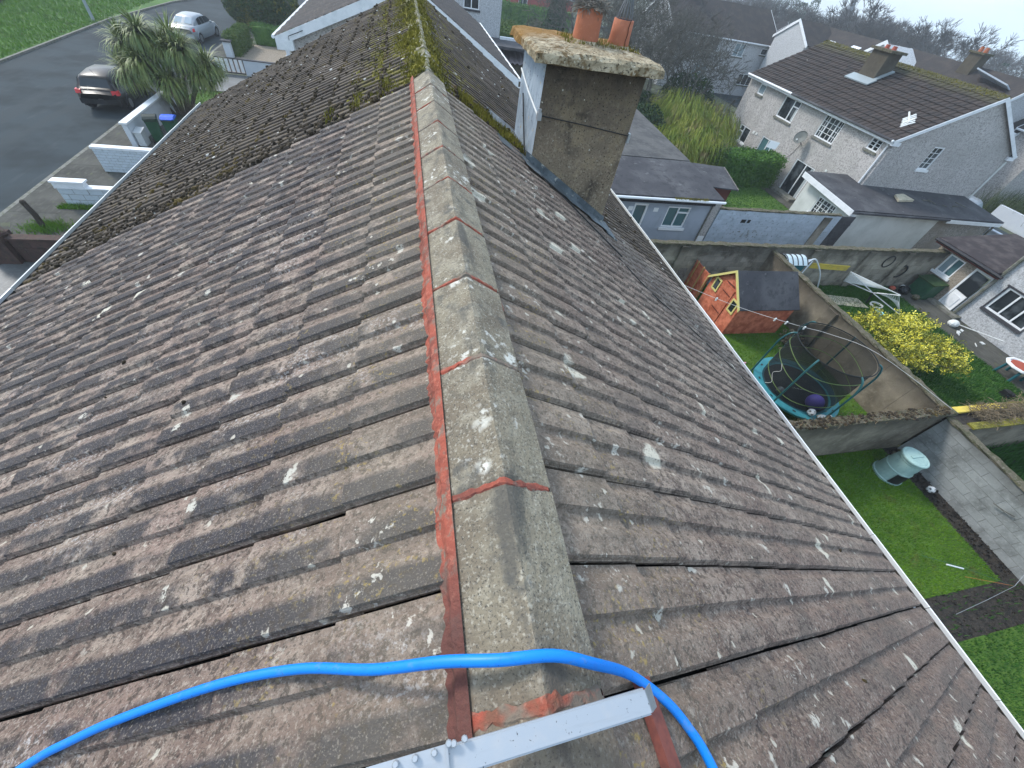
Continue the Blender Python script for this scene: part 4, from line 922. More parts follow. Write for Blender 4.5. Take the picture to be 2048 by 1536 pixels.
stuff('weeds', cat_np(blades(np.c_[q, np.zeros(900)], .16, .012, .9)), 'grass_blade', 'tuft of weeds round the stump post', 'weeds')
def bin_(label, loc, lid, rz, lidname):
    t = thing('wheelie_bin', label, 'bin', loc, 'wheelie bins by the white wall', rz)
    P = lambda s, z, sy=1.: [(-.24 * s, -.28 * s * sy, z), (.24 * s, -.28 * s * sy, z), (.24 * s, .28 * s * sy, z), (-.24 * s, .28 * s * sy, z)]
    v = P(.78, .06) + P(1, .92) + P(1.08, .925) + P(1.08, .97); f = [(3, 2, 1, 0), (12, 13, 14, 15)]
    for a in range(3):
        for i in range(4): f.append((a * 4 + i, a * 4 + (i + 1) % 4, a * 4 + 4 + (i + 1) % 4, a * 4 + 4 + i))
    part('body', MB().add(v, f), 'bin_green', t, local=True)
    m = MB(); vv = []
    for i, y in enumerate((-.33, -.2, 0, .2, .31)):
        zz = (.99, 1.045, 1.07, 1.06, 1.0)[i]; vv += [(-.27, y, .972), (-.25, y, zz), (.25, y, zz), (.27, y, .972)]
    ff = []
    for i in range(4):
        for j in range(3): ff.append((i * 4 + j, i * 4 + 4 + j, i * 4 + 5 + j, i * 4 + 1 + j))
    ff += [(0, 1, 2, 3), (19, 18, 17, 16)]; m.add(vv, ff); m.tube([(-.2, .36, .99), (.2, .36, .99)], .02, 8); m.box((-.2, .3, .97), (-.17, .37, 1.0)).box((.17, .3, .97), (.2, .37, 1.0)); m.box((-.12, -.37, .985), (.12, -.32, 1.0))
    part('lid', m, lid, t, local=True)
    for s in (-1, 1): part('wheel', MB().lathe([(.10, -.025), (.10, .025), (.03, .03)], (s * .22, .26, .10), 12, axis=(1, 0, 0)), 'tyre', t, local=True)
    part('handle', MB().tube([(-.22, .33, .9), (-.22, .37, .93), (.22, .37, .93), (.22, .33, .9)], .015, 6), 'bin_lid_dark', t, local=True)
    return t
bin_('green wheelie bin with a dark green lid beside the pale meter box', (-11.62, 23.0, .004), 'bin_lid_dark', R_(200), 'dark')
bin_('green wheelie bin with a bright blue lid', (-10.95, 23.15, .004), 'bin_blue', R_(188), 'blue')
t = thing('meter_box', 'pale grey utility box between the white wall end and the green bins', 'box', (-12.1, 22.5, 0)); part('case', MB().prism([(-12.2, 22.3, 0), (-12.2, 22.3, .52), (-12.2, 22.75, .60), (-12.2, 22.75, 0)], (.28, 0, 0)), 'pale_box', t); part('lid', MB().prism([(-12.22, 22.27, .523), (-12.22, 22.27, .555), (-12.22, 22.78, .635), (-12.22, 22.78, .605)], (.32, 0, 0)), 'pale_box', t)
solo('drain_ramp', MB().prism([(-13.4, 21.2, .004), (-11.9, 21.0, .004), (-11.8, 21.6, .004), (-13.2, 21.9, .004)], (0, 0, .03)), 'slab', 'pinkish concrete slab on the path behind the white brick wall', 'slab', (-12.6, 21.4, 0))
# cordyline palm
t = thing('cordyline_tree', 'cabbage palm with several trunks and spiky green heads behind the bins', 'tree', (-12.1, 26.9, 0))
heads = [(-13.1, 26.9, 2.75), (-12.15, 26.6, 3.25), (-11.5, 26.7, 2.75), (-10.7, 26.6, 2.75), (-10.35, 26.7, 1.9), (-11.6, 26.2, 1.55), (-13.2, 26.4, 1.8), (-12.5, 27.4, 3.0), (-11.2, 27.3, 3.1), (-9.9, 27.0, 2.2), (-12.4, 26.2, 2.2)]
for (x, y, z) in heads:
    bx, by = -11.75 + (x + 11.75) * .22 + random.uniform(-.15, .15), 26.7 + random.uniform(-.2, .2)
    part('trunk', MB().tube(smooth_path([(bx, by, 0), (bx + (x - bx) * .35, by + (y - by) * .4, z * .45), (x, y, z)], 4), .10, 8, r2=.055), 'palm_trunk', t)
def strap_head(c, n, L, droop_lo=-.55, w=.024):
    V = []; F = []; o = 0; c = np.array(c)
    an = rng.uniform(0, 6.283, n); el = np.arcsin(rng.uniform(droop_lo, .98, n)); ll = L * rng.uniform(.7, 1.15, n)
    dh = np.stack([np.cos(an), np.sin(an)], 1); sd_ = np.stack([-np.sin(an), np.cos(an), np.zeros(n)], 1)
    pts = []
    for k in range(5):
        s = k / 4 * ll; e = el - (k / 4) ** 2 * .75 * np.cos(el); pts.append((s * np.cos(e) , s * np.sin(e)))
    ws = [w * .6, w, w, w * .7, .001]
    for k in range(5):
        p = c + np.c_[dh * pts[k][0][:, None], pts[k][1]]; V.append(np.stack([p - sd_ * ws[k], p + sd_ * ws[k]], 1))
    V = np.stack(V, 1).reshape(-1, 3)     # n,5,2
    base = np.arange(n)[:, None] * 10
    F = np.concatenate([np.stack([base[:, 0] + 2 * k, base[:, 0] + 2 * k + 1, base[:, 0] + 2 * k + 3, base[:, 0] + 2 * k + 2], 1) for k in range(4)])
    return V, F
for h in heads: part('leaf_head', strap_head(h, 420, 1.05), 'palm_leaf', t)
for h in heads[3:7]: part('dead_leaves', strap_head((h[0], h[1], h[2] - .12), 70, .7, -.98), 'palm_dead', t)
# gate, pillars, hedges
t = thing('driveway_gate', 'white panelled metal gate with dark bars between low pillars', 'gate', (-11.5, 35, 0))
m = MB(); 
m.box((-12.3, 34.97, .05), (-10.62, 35.03, .11)).box((-12.3, 34.97, .82), (-10.62, 35.03, .88))
for i in range(7): x = -12.3 + i * .275; m.box((x, 34.97, .111), (x + .04, 35.03, .818))
part('gate_frame', m, 'felt', t)
for i in range(6): x = -12.3 + i * .275; part('gate_panel', MB().box((x + .07, 34.985, .14), (x + .25, 35.015, .79)), 'white_paint', t)
t = thing('gate_pillar', 'white gate pillar with a grey cap at the street end of the panelled gate', 'pillar', (-12.5, 35, 0), 'gate pillars'); part('shaft', MB().box((-12.72, 34.85, 0), (-12.36, 35.2, .92)), 'white_wall', t); part('cap', MB().box((-12.79, 34.78, .922), (-12.29, 35.27, 1.0)), 'kerb_stone', t)
t = thing('gate_pillar', 'white gate pillar with a dark grey cap in front of the clipped hedge', 'pillar', (-12.5, 39.2, 0), 'gate pillars'); part('shaft', MB().box((-12.75, 38.95, 0), (-12.3, 39.3, .86)), 'white_wall', t); part('cap', MB().box((-12.83, 38.88, .862), (-12.22, 39.37, .95)), 'felt', t)
t = thing('garden_wall', 'white wall with a thin dark coping continuing from the panelled gate', 'wall', (-10.5, 35, 0)); part('wall', MB().box((-10.58, 34.92, 0), (-4.8, 35.1, .82)), 'white_wall', t); part('coping', MB().box((-10.6, 34.9, .822), (-4.8, 35.12, .87)), 'felt', t)
def hedge_box(name, label, a, b, mat, n, s=.05, cat='hedge', jit=.06, loc=None, group=None):
    a, b = np.array(a, float), np.array(b, float); d = b - a; ar = [d[1] * d[2], d[0] * d[2], d[0] * d[1]]; P = rng.uniform(size=(n, 3)); ax = rng.choice(3, n, p=np.array(ar) / sum(ar)); side = rng.integers(0, 2, n)
    side = np.where((ax == 2), 1, side); P[np.arange(n), ax] = side; bow = np.sin(P[:, 0] * 9 * d[0] / 3) * .04 + np.sin(P[:, 1] * 7 * d[1] / 3) * .04
    P = a + P * d + rng.normal(size=(n, 3)) * jit; P[:, 2] += bow; P[:, 2] = np.maximum(P[:, 2], a[2] + .02)
    t = thing(name, label, cat, ((a[0] + b[0]) / 2, (a[1] + b[1]) / 2, a[2]), group)
    part('foliage', quads_cloud(P, s, asp=.45), mat, t); i = .08
    part('light_block_core', MB().box(a + np.array([i, i, 0]), b - np.array([i, i, i])), mat, t); return t  # plain box added inside the leaves to block light
hedge_box('hedge', 'bright green clipped hedge behind the white gate pillar', (-12.75, 39.4, 0), (-11.9, 43.2, 1.15), 'hedge_light', 7000)
hedge_box('hedge', 'darker green hedge closing the gravel yard', (-11.88, 43.7, 0), (-6, 44.5, 1.15), 'hedge', 7000)
def blob_crown(c, r, n, size, mat=None, lump=.25, k=7, asp=.5, shell=.55):
    D = rng.normal(size=(n, 3)); D /= np.linalg.norm(D, axis=1)[:, None]; L = rng.normal(size=(k, 3)); L /= np.linalg.norm(L, axis=1)[:, None]
    f = 1 + lump * (np.maximum((D @ L.T), 0) ** 3).max(1) - lump * .5; rad = f * (shell + (1 - shell) * rng.uniform(size=n) ** .5)
    return quads_cloud(np.array(c) + D * rad[:, None] * np.array(r), size, asp=asp)
t = thing('conifer_bush', 'large round conifer bush with golden tips at the road bend', 'bush', (-12.6, 49.5, 0))
part('foliage', cat_np(blob_crown((-12.7, 50, 1.5), (2.3, 2.2, 2.1), 14000, .11), blob_crown((-11, 51, 1.6), (1.8, 1.8, 2.2), 6000, .11)), 'conifer_gold', t); part('trunk', MB().tube([(-12.7, 50, 0), (-12.7, 50, 1.6)], .2, 8), 'bark', t)
t = thing('garden_urn', 'white stone urn on a pedestal at the corner of the gable house', 'urn', (-9.0, 41, 0)); part('pedestal', MB().lathe([(.22, 0), (.22, .1), (.12, .18), (.16, .45), (.11, .62), (.2, .68)], (-9.0, 41, 0), 14), 'white_wall', t, smooth=True); part('bowl', MB().lathe([(.08, .68), (.2, .78), (.24, .9), (.26, .92), (.1, .93)], (-9.0, 41, 0), 14), 'white_wall', t, smooth=True)
solo('lamp_post', MB().lathe([(.11, -.1), (.10, 1.2), (.075, 1.25), (.06, 6.5)], (-22.9, 44.6, 0), 10).tube([(-22.9, 44.6, 6.5), (-22.3, 44.4, 6.75), (-21.6, 44.2, 6.8)], .05, 8).box((-21.6, 44.1, 6.72), (-21.0, 44.35, 6.85)), 'lamp_grey', 'slender grey street lamp post on the far kerb', 'street lamp', (-22.9, 44.6, 0))
solo('drain_cover', MB().box((-20.9, 50.5, -.096), (-20.3, 51.1, -.085)), 'felt', 'square drain cover in the road near the far kerb', 'drain cover', (-20.6, 50.8, -.1))
# ---------------------------------------------------------------- cars
def car(name, label, loc, rz, paint, kind, glass_rear='car_glass'):
    """x right, y forward, z up, wheels on z=0"""
    t = thing(name, label, 'car', loc, None, rz)
    Ln = 4.25 if kind == 'hatch' else 4.5; w = .88; y0, y1 = -Ln / 2, Ln / 2
    def loft(st, close=True):
        m = MB(); k = len(st[0]); vs = [p for s in st for p in s]; fs = []
        for i in range(len(st) - 1):
            for j in range(k - 1): fs.append((i * k + j, i * k + j + 1, (i + 1) * k + j + 1, (i + 1) * k + j))
        fs += [tuple(range(k)), tuple(reversed(range((len(st) - 1) * k, len(st) * k)))]
        return m.add(vs, [f[::-1] for f in fs])
    def sec(y, zb, zm, zt, wb, wm, wt, crown=.03):
        return [(-wb, y, zb), (-wm, y, (zb + zm) / 2), (-wm, y, zm), (-wt, y, zt - .03), (-wt * .9, y, zt), (0, y, zt + crown), (wt * .9, y, zt), (wt, y, zt - .03), (wm, y, zm), (wm, y, (zb + zm) / 2), (wb, y, zb)]
    if kind == 'hatch':
        st = [sec(y0, .42, .62, .80, .62, .74, .66), sec(y0 + .10, .26, .62, .93, .74, .84, .78), sec(y0 + .35, .22, .66, .97, .80, .88, .83), sec(0, .20, .66, .96, .80, .89, .84), sec(y1 - 1.2, .20, .66, .95, .80, .88, .83), sec(y1 - .45, .22, .60, .84, .78, .86, .78), sec(y1 - .08, .26, .52, .68, .70, .78, .66), sec(y1, .34, .48, .60, .55, .66, .55)]
        roof = [(y0 + .16, .96, .76), (y0 + .42, 1.36, .62), (y0 + .62, 1.45, .60), (y0 + 1.6, 1.50, .60), (y0 + 2.3, 1.46, .60), (y1 - .95, .95, .72)]
    else:
        st = [sec(y0, .42, .62, .86, .62, .74, .68), sec(y0 + .10, .26, .64, .99, .74, .84, .78), sec(y0 + .75, .22, .66, 1.02, .80, .88, .82), sec(0, .20, .66, .96, .80, .89, .84), sec(y1 - 1.3, .20, .66, .96, .80, .88, .83), sec(y1 - .45, .22, .60, .84, .78, .86, .78), sec(y1 - .08, .26, .52, .68, .70, .78, .66), sec(y1, .34, .48, .60, .55, .66, .55)]
        roof = [(y0 + .55, 1.01, .72), (y0 + 1.20, 1.40, .60), (y0 + 1.45, 1.45, .59), (y0 + 2.1, 1.48, .59), (y0 + 2.7, 1.44, .59), (y1 - 1.05, .96, .72)]
    body = part('body', loft(st), paint, t, smooth=True, local=True)
    belt = .94; cab = []
    for (y, z, wr) in roof:
        zz = max(z, belt + .005); wl_ = .80
        cab.append([(-wl_, y, belt - .02), (-(wl_ + wr) / 2 * .99, y, (belt + zz) / 2), (-wr, y, zz - .05 * (zz > 1.1)), (-wr * .8, y, zz), (0, y, zz + .02), (wr * .8, y, zz), (wr, y, zz - .05 * (zz > 1.1)), ((wl_ + wr) / 2 * .99, y, (belt + zz) / 2), (wl_, y, belt - .02)])
    part('cabin', loft(cab), paint, t, smooth=True, local=True)
    def ln(a, b, s): return [a[i] + (b[i] - a[i]) * s for i in range(3)]
    def pane(name, q, mat, off):
        m = MB(); q = [Vector(p) + Vector(off) for p in q]; m.quad(*q); m.quad(*[p - Vector(off) * .8 for p in reversed(q)]); part(name, m, mat, t, local=True)
    # rear window
    r0, r1 = roof[0], roof[1]; a, b = cab[0], cab[1]
    s0, s1 = (.18, .92)
    def rp(x, s): y = r0[0] + (r1[0] - r0[0]) * s; z = r0[1] + (r1[1] - r0[1]) * s; return (x, y, z)
    sl = Vector((0, -(r1[1] - r0[1]), (r1[0] - r0[0]))).normalized() * .014
    pane('rear_window', [rp(-.60, s0), rp(.60, s0), rp(.53, s1), rp(-.53, s1)], glass_rear, sl)
    w0, w1 = roof[-1], roof[-2]
    def wp(x, s): return (x, w0[0] + (w1[0] - w0[0]) * s, w0[1] + (w1[1] - w0[1]) * s)
    sl = Vector((0, (w1[1] - w0[1]), -(w1[0] - w0[0]))).normalized() * .014
    pane('windscreen', [wp(.62, .1), wp(-.62, .1), wp(-.54, .92), wp(.54, .92)], 'car_glass', sl)
    ya, yb = roof[1][0] + .02, roof[-2][0] + .25; wins = [(ya + .02, ya + .55), (ya + .62, (ya + yb) / 2 + .18), ((ya + yb) / 2 + .25, yb)]
    for s in (-1, 1):
        for i, (p, q) in enumerate(wins):
            zt = 1.36; zt0 = 1.30 if i == 0 else zt; zt1 = 1.30 if i == 2 else zt; sh = .18 if i == 0 else 0
            xx = lambda z: s * (.815 - .17 * (z - .94) / .5)
            Q = [(xx(1.0), p - sh * 0, 1.0), (xx(1.0), q + (.35 if i == 2 else 0), 1.0), (xx(zt1), q, zt1), (xx(zt0), p + (.12 if i == 0 else 0), zt0)]
            pane('side_window', Q if s > 0 else Q[::-1], 'car_glass', (s * .018, 0, .004))
        yr = y0 + .10
        m = MB(); zl = (.80, 1.0) if kind == 'hatch' else (.78, .98); m.obox((s * .62, y0 + .0, zl[0] - .02), (s * .245, .10, 0), (0, .20, 0), (-s * .015, .03, .17)); part('tail_light', m, 'tail_red', t, local=True)
        part('mirror', MB().sphere((s * .98, roof[-2][0] + .2, 1.02), .10, 8, 6, sc=(1.1, .7, .8)), paint, t, local=True, smooth=True)
        for yy in (y0 + .82, y1 - .85):
            wl_ = part('wheel', MB().lathe([(.20, -.10), (.31, -.10), (.325, -.06), (.325, .06), (.31, .10), (.20, .10)], (s * .80, yy, .32), 20, axis=(s, 0, 0)), 'tyre', t, local=True, smooth=False)
            part('rim', MB().lathe([(.205, .102), (.17, .105), (.05, .085)], (s * .80, yy, .32), 12, axis=(s, 0, 0)), 'rim', wl_, local=True)
            part('wheel_arch', MB().tube([(s * .885, yy + .37 * math.cos(a_), .32 + .37 * math.sin(a_)) for a_ in [math.pi * k / 10 for k in range(11)]], .03, 5), paint if kind != 'hatch' else 'black_plastic', t, local=True)
    part('bumper', MB().obox((-.80, y0 - .03, .40), (1.6, 0, 0), (0, .2, 0), (0, .02, .20)), paint, t, local=True)
    part('number_plate', MB().box((-.26, y0 - .045, .50), (.26, y0 - .03, .61)) if kind != 'hatch' else MB().box((-.26, y0 - .045, .46), (.26, y0 - .034, .56)), 'plate_white' if kind != 'hatch' else 'black_plastic', t, local=True)
    if kind == 'hatch':
        e = MB(); 
        for i in range(16):
            a_ = i * .3927; b_ = a_ + .3927; e.add([(.095 * math.cos(a_), y0 + .045, .86 + .055 * math.sin(a_)), (.095 * math.cos(b_), y0 + .045, .86 + .055 * math.sin(b_)), (.065 * math.cos(b_), y0 + .043, .86 + .035 * math.sin(b_)), (.065 * math.cos(a_), y0 + .043, .86 + .035 * math.sin(a_))], [(0, 1, 2, 3)])
        e.box((-.02, y0 + .035, .82), (.02, y0 + .048, .90)); part('badge', e, 'chrome', t, local=True)
        part('aerial', MB().tube([(0, y0 + .7, 1.48), (0, y0 + .55, 1.66)], .008, 5), 'black_plastic', t, local=True)
    return t
car('parked_car', 'black hatchback parked by the kerb beside the cordyline', (-15.15, 28.35, -.1), R_(4), 'car_black', 'hatch')
car('parked_car', 'silver saloon car parked further up the road by the hedge', (-15.9, 43.9, -.1), R_(-6), 'car_silver', 'saloon', 'car_glass_pale')
# ================================================================ REAR GARDEN WALLS
def with_cap(t, p0, p1, z, th, h=.06, j=.025): part('coping', rough_cap(MB(), p0, p1, z, th, h, .22, j), 'wall_cap', t)
w = blockwall('rear_wall', 'grey concrete block wall behind the pale green compost bin', (14.02, 3.72), (14.02, -5.2), 1.55, .20, .44, .215, 'block_grey', jit=.004, cull=in_view); with_cap(w, (14.02, 3.75), (14.02, -5.2), 1.56, .24, .05)
w = thing('rear_wall', 'brown rendered wall behind the trampoline and the orange playhouse', 'wall', (14.1, 8, 0))
m = MB()
for i in range(9): y = 3.95 + i * .907; m.box((14.02, y, 0), (14.22, y + .900, 1.62 + .012 * math.sin(i * 2)))
part('panel', m, 'wall_render', w); part('pier', MB().box((13.92, 8.1, 0), (14.018, 8.5, 1.6)), 'wall_render', w); with_cap(w, (14.12, 3.9), (14.12, 12.1), 1.635, .24, .06)
w = thing('cross_wall', 'brown rendered wall dividing the trampoline garden from the compost bin lawn', 'wall', (9, 3.85, 0))
part('panel', MB().box((3.9, 3.76, 0), (13.9, 3.95, 1.66)), 'wall_render', w); with_cap(w, (3.9, 3.855), (14.15, 3.855), 1.665, .23, .09, .03)
q = np.c_[rng.uniform(6, 14, 1500), 3.855 + rng.normal(size=1500) * .08, np.full(1500, 1.74)]
stuff('moss', blades(q, .07, .012, 1.0), 'dry_ivy', parent=w); stuff('moss', clumps(np.c_[rng.uniform(6, 14, 260), 3.855 + rng.normal(size=260) * .07, np.full(260, 1.75)], .05, .5), 'moss_brown', parent=w)
w = blockwall('cross_wall', 'long weathered brown block wall running past the orange playhouse to the cottage', (8.2, 12.14), (23.9, 12.14), 1.80, .20, .44, .225, 'block', jit=.006, limit=285); with_cap(w, (8.2, 12.14), (23.9, 12.14), 1.806, .24, .06)
for x in (9.9, 16.25, 19.3, 21.6): part('pier', MB().box((x - .17, 11.94, 0), (x + .17, 12.038, 1.79)), 'block', w)
w = blockwall('cross_wall', 'grey-blue painted block wall beside the grey rendered outbuilding', (13.0, 14.9), (19.9, 14.9), 1.98, .2, .44, .225, 'block_painted', jit=.003, limit=290, mortar='block_painted', gap=.007); with_cap(w, (13.0, 14.9), (19.9, 14.9), 1.985, .22, .05)
part('pier', MB().box((18.9, 14.74, 0), (19.35, 14.798, 1.9)), 'block', w)
part('vent', MB().box((14.4, 14.785, 1.45), (14.65, 14.797, 1.6)).box((14.75, 14.785, 1.45), (14.9, 14.797, 1.6)), 'black_plastic', w)
m = MB()
for i in range(26): x = 14.1 + random.random() * 1.6; z = .75 + .32 * random.random(); m.obox((x, 14.79, z), (random.uniform(.02, .09), 0, random.uniform(-.03, .03)), (0, .006, 0), (random.uniform(-.02, .02), 0, random.uniform(.02, .07)))
part('scribbles', m, 'block_grey', w)
solo('side_gate', MB().box((19.98, 14.86, .03), (20.85, 14.92, 1.95)).box((19.98, 14.845, .3), (20.85, 14.858, .4)).box((19.98, 14.845, 1.5), (20.85, 14.858, 1.6)), 'felt', 'plain dark grey side gate next to the painted block wall', 'gate', (20.4, 14.9, 0))
w = thing('planter_wall', 'pair of low walls with yellow boards and dead ivy heaped between them', 'wall', (17, 3.7, 0))
part('panel', MB().box((14.25, 3.35, 0), (23, 3.5, 1.52)).box((14.25, 3.9, 0), (23, 4.02, 1.52)), 'wall_render', w)
part('yellow_board', MB().box((14.25, 3.86, 1.525), (16.4, 4.05, 1.60)), 'yellow_board', w); part('board', MB().box((16.42, 3.86, 1.525), (23, 4.05, 1.60)), 'moss_gold', w); part('board', MB().box((14.5, 3.31, 1.525), (23, 3.52, 1.57)), 'moss_gold', w)
part('infill', MB().box((14.25, 3.5, 1.3), (23, 3.9, 1.5)), 'soil', w)
m = MB()
for i in range(1300):
    c = Vector((15.0 + random.random() * 4.6, 3.72 + random.gauss(0, .17), 1.55 + abs(random.gauss(0, .13)))); d = Vector((random.gauss(0, 1), random.gauss(0, 1), random.gauss(0, .6))).normalized() * random.uniform(.06, .22); m.tube([c - d, c + Vector((random.gauss(0, .03), random.gauss(0, .03), .03)), c + d], random.uniform(.003, .008), 3)
stuff('dead_ivy', m, 'dry_ivy', 'dead brown ivy stems tangled on top of the yellow boarded wall', 'dead ivy')
# ---------------------------------------------------------------- playhouse
X0, X1, Y0, Y1 = 10.78, 13.2, 8.98, 10.85; ZE, ZR, YM = 1.24, 2.05, 9.92
t = thing('playhouse', 'orange timber playhouse with yellow trimmed windows and a black felt roof', 'playhouse', (12, 9.9, 0))
def planks(parent, P, Lg, H, step, mat, top=None, hole=()):
    """horizontal shiplap boards on plane P(u, z, d)"""
    n = int(round(H / step)); 
    for i in range(n):
        z0, z1 = i * step, (i + 1) * step
        a, b = 0, Lg
        if top: a, b = top(z0 + step * .5)
        segs = [(a, b)]
        for (h0, z_0, h1, z_1) in hole:
            if z_0 - .01 < (z0 + z1) / 2 < z_1 + .01: segs = [s for q in segs for s in ((q[0], min(q[1], h0)), (max(q[0], h1), q[1])) if s[1] - s[0] > .02]
        for a, b in segs:
            v = [P(a, z0, .026), P(b, z0, .026), P(b, z1 - .016, .010), P(a, z1 - .016, .010), P(a, z0, 0), P(b, z0, 0), P(b, z1, -.002), P(a, z1, -.002)]
            part('plank', MB().add(v, [(0, 1, 2, 3), (3, 2, 6, 7), (1, 0, 4, 5), (0, 3, 7, 4), (2, 1, 5, 6)]), mat, parent)
def gtop(z):
    if z <= ZE: return (0, Y1 - Y0)
    k = (z - ZE) / (ZR - ZE); return (k * (YM - Y0), (Y1 - Y0) - k * (Y1 - YM))
core = MB().add([(X0, Y0, 0), (X0, Y1, 0), (X0, Y1, ZE), (X0, YM, ZR), (X0, Y0, ZE)], [(4, 3, 2, 1, 0)]).quad((X0, Y0, 0), (X1, Y0, 0), (X1, Y0, ZE), (X0, Y0, ZE)).quad((X1, Y1, 0), (X0, Y1, 0), (X0, Y1, ZE), (X1, Y1, ZE)).add([(X1, Y0, 0), (X1, Y1, 0), (X1, Y1, ZE), (X1, YM, ZR), (X1, Y0, ZE)], [(0, 1, 2, 3, 4)])
front = part('wall', core, 'dark_wood_gap_shade', t)  # core coloured dark to paint in shade between the orange planks
planks(front, lambda u, z, d: (X0 - d, Y0 + u, z), Y1 - Y0, ZR, .098, 'orange_timber', gtop, [(.12, .82, .46, 1.30), (1.33, .90, 1.66, 1.40)])
planks(front, lambda u, z, d: (X0 + u, Y0 - d, z), X1 - X0, ZE, .098, 'orange_timber')
for (a, b, z0, z1) in ((9.10, 9.44, .80, 1.30), (10.31, 10.64, .9, 1.4)):
    f = MB(); k = .055
    f.box((X0 - .05, a, z0), (X0 - .02, b, z0 + k)).box((X0 - .05, a, z1 - k), (X0 - .02, b, z1)).box((X0 - .05, a, z0 + k), (X0 - .02, a + k, z1 - k)).box((X0 - .05, b - k, z0 + k), (X0 - .02, b, z1 - k))
    wd = part('window', f, 'yellow_trim', t); part('pane', MB().box((X0 - .028, a + k, z0 + k), (X0 - .02, b - k, z1 - k)), 'glass_dark', wd)
d_ = part('door', MB().box((X0 - .036, 9.55, .08), (X0 - .024, 10.2, 1.5)), 'orange_timber', t)
for i in range(6): part('plank', MB().box((X0 - .048, 9.555 + i * .107, .09), (X0 - .037, 9.655 + i * .107, 1.49)), 'orange_timber', d_)
for q in (((X0 - .06, 9.6, .45), (.011, 0, 0), (0, .5, .0), (0, 0, .03)), ((X0 - .06, 9.6, 1.2), (.011, 0, 0), (0, .45, 0), (0, 0, .03)), ((X0 - .06, 10.1, 1.55), (.011, 0, 0), (0, -.42, .03), (0, 0, .03))): part('strap_hinge', MB().obox(*q), 'dark_wood_gap_shade', d_)
for s, ye in ((-1, Y0 - .12), (1, Y1 + .10)):
    ze = ZE - .09; dy = ye - YM; dz = ze - ZR
    a, b, c, d = (X0 - .10, YM, ZR + .03), (X1 + .08, YM, ZR + .03), (X1 + .08, ye, ze + .03), (X0 - .10, ye, ze + .03)
    part('roof', MB().prism([a, b, c, d], (0, 0, .03)), 'felt', t)
    part('roof_trim', MB().prism([(X0 - .14, YM, ZR + .07), (X0 - .14, ye, ze + .07), (X0 - .14, ye, ze - .03), (X0 - .14, YM, ZR - .03)], (.036, 0, 0)), 'yellow_trim', t)
# orange fence panel behind it
t = thing('fence_panel', 'orange boarded fence with pale battens leaning towards the back of the playhouse', 'fence', (10.75, 12, 0))
for i in range(20): y = 10.98 + i * .098; part('board', MB().box((10.74, y, .04), (10.765, y + .088, 1.18 + .004 * (i % 3))), 'orange_timber', t)
for y in (11.0, 11.42, 11.84, 12.0 + .9 - .02): part('batten', MB().box((10.70, y, 0), (10.738, y + .045, 1.24)), 'fence_batten', t)
t = thing('pallet', 'grey weathered timber pallet against the fence by the gutter', 'pallet', (10.3, 12.2, 0))
for i in range(7): part('slat', MB().obox((9.9 + i * .09, 11.95, .05 + .0 * i), (.075, 0, 0), (0, .10, .75), (0, -.02, .005)), 'old_timber', t)
part('rail', MB().obox((9.88, 12.0, .2), (.66, 0, 0), (0, .04, 0), (0, 0, .06)).obox((9.88, 12.06, .6), (.66, 0, 0), (0, .04, 0), (0, 0, .06)), 'old_timber', t)
solo('tarpaulin', MB().sphere((11.6, 11.4, .45), .24, 8, 6, sc=(.8, 1.2, 1.5)), 'bucket_blue', 'blue and white bundle stuffed between the fence and the playhouse', 'bundle', (11.6, 11.4, .4))
solo('flag_scrap', MB().prism([(7.55, 12.1, 1.86), (7.95, 12.12, 2.0), (7.9, 12.1, 2.07), (7.7, 12.1, 1.98)], (0, .02, .01)), 'litter', 'pale scrap caught on the wall top by the gutter', 'scrap', (7.7, 12.1, 1.9))
# ---------------------------------------------------------------- trampoline
TC = Vector((11.02, 5.74, 0)); TR_ = 1.27; TT = 2.42
t = thing('trampoline', 'round trampoline with a teal pad and a dark safety net', 'trampoline', TC)
def circ(r, z, n=40, a0=0, a1=2 * math.pi): return [TC + Vector((r * math.cos(a0 + (a1 - a0) * i / n), r * math.sin(a0 + (a1 - a0) * i / n), z)) for i in range(n)]
m = MB().tube(circ(TR_ - .03, .70), .03, 6, closed=True); part('frame', m, 'tramp_pole', t)
m = MB(); nn = 48; vs = []; fs = []
for r, z in ((TR_, .70), (TR_ + .01, .76), (TR_ - .30, .76), (TR_ - .30, .745)):
    for i in range(nn): a = 6.2832 * i / nn; vs.append(TC + Vector((r * math.cos(a), r * math.sin(a), z + .006 * math.sin(i * 2.2))))
for k in range(3):
    for i in range(nn): fs.append((k * nn + i, k * nn + (i + 1) % nn, (k + 1) * nn + (i + 1) % nn, (k + 1) * nn + i))
part('pad', m.add(vs, fs), 'tramp_pad', t)
m = MB()
for i in range(10): a = 6.2832 * (i + .3) / 10; c = TC + Vector(((TR_ - .16) * math.cos(a), (TR_ - .16) * math.sin(a), .766)); m.obox(c, Vector((-math.sin(a), math.cos(a), 0)) * .09, Vector((math.cos(a), math.sin(a), 0)) * .05, (0, 0, .004))
part('pad_tie', m, 'black_plastic', t)
part('mat', MB().lathe([(TR_ - .29, .735), (TR_ - .29, .742)], TC, 40), 'tramp_mat', t)
m = MB()       # faint worn lettering strokes on the mat
for i in range(9):
    c = TC + Vector((-.12 + i * .055 + .01 * math.sin(i), -.02 - i * .018, .743)); m.obox(c, (.034, -.012, 0), (.006, .012, 0), (0, 0, .002))
    if i % 2: m.obox(c + Vector((.0, .03, 0)), (.03, -.01, 0), (.004, .010, 0), (0, 0, .002))
part('lettering', m, 'litter', t)
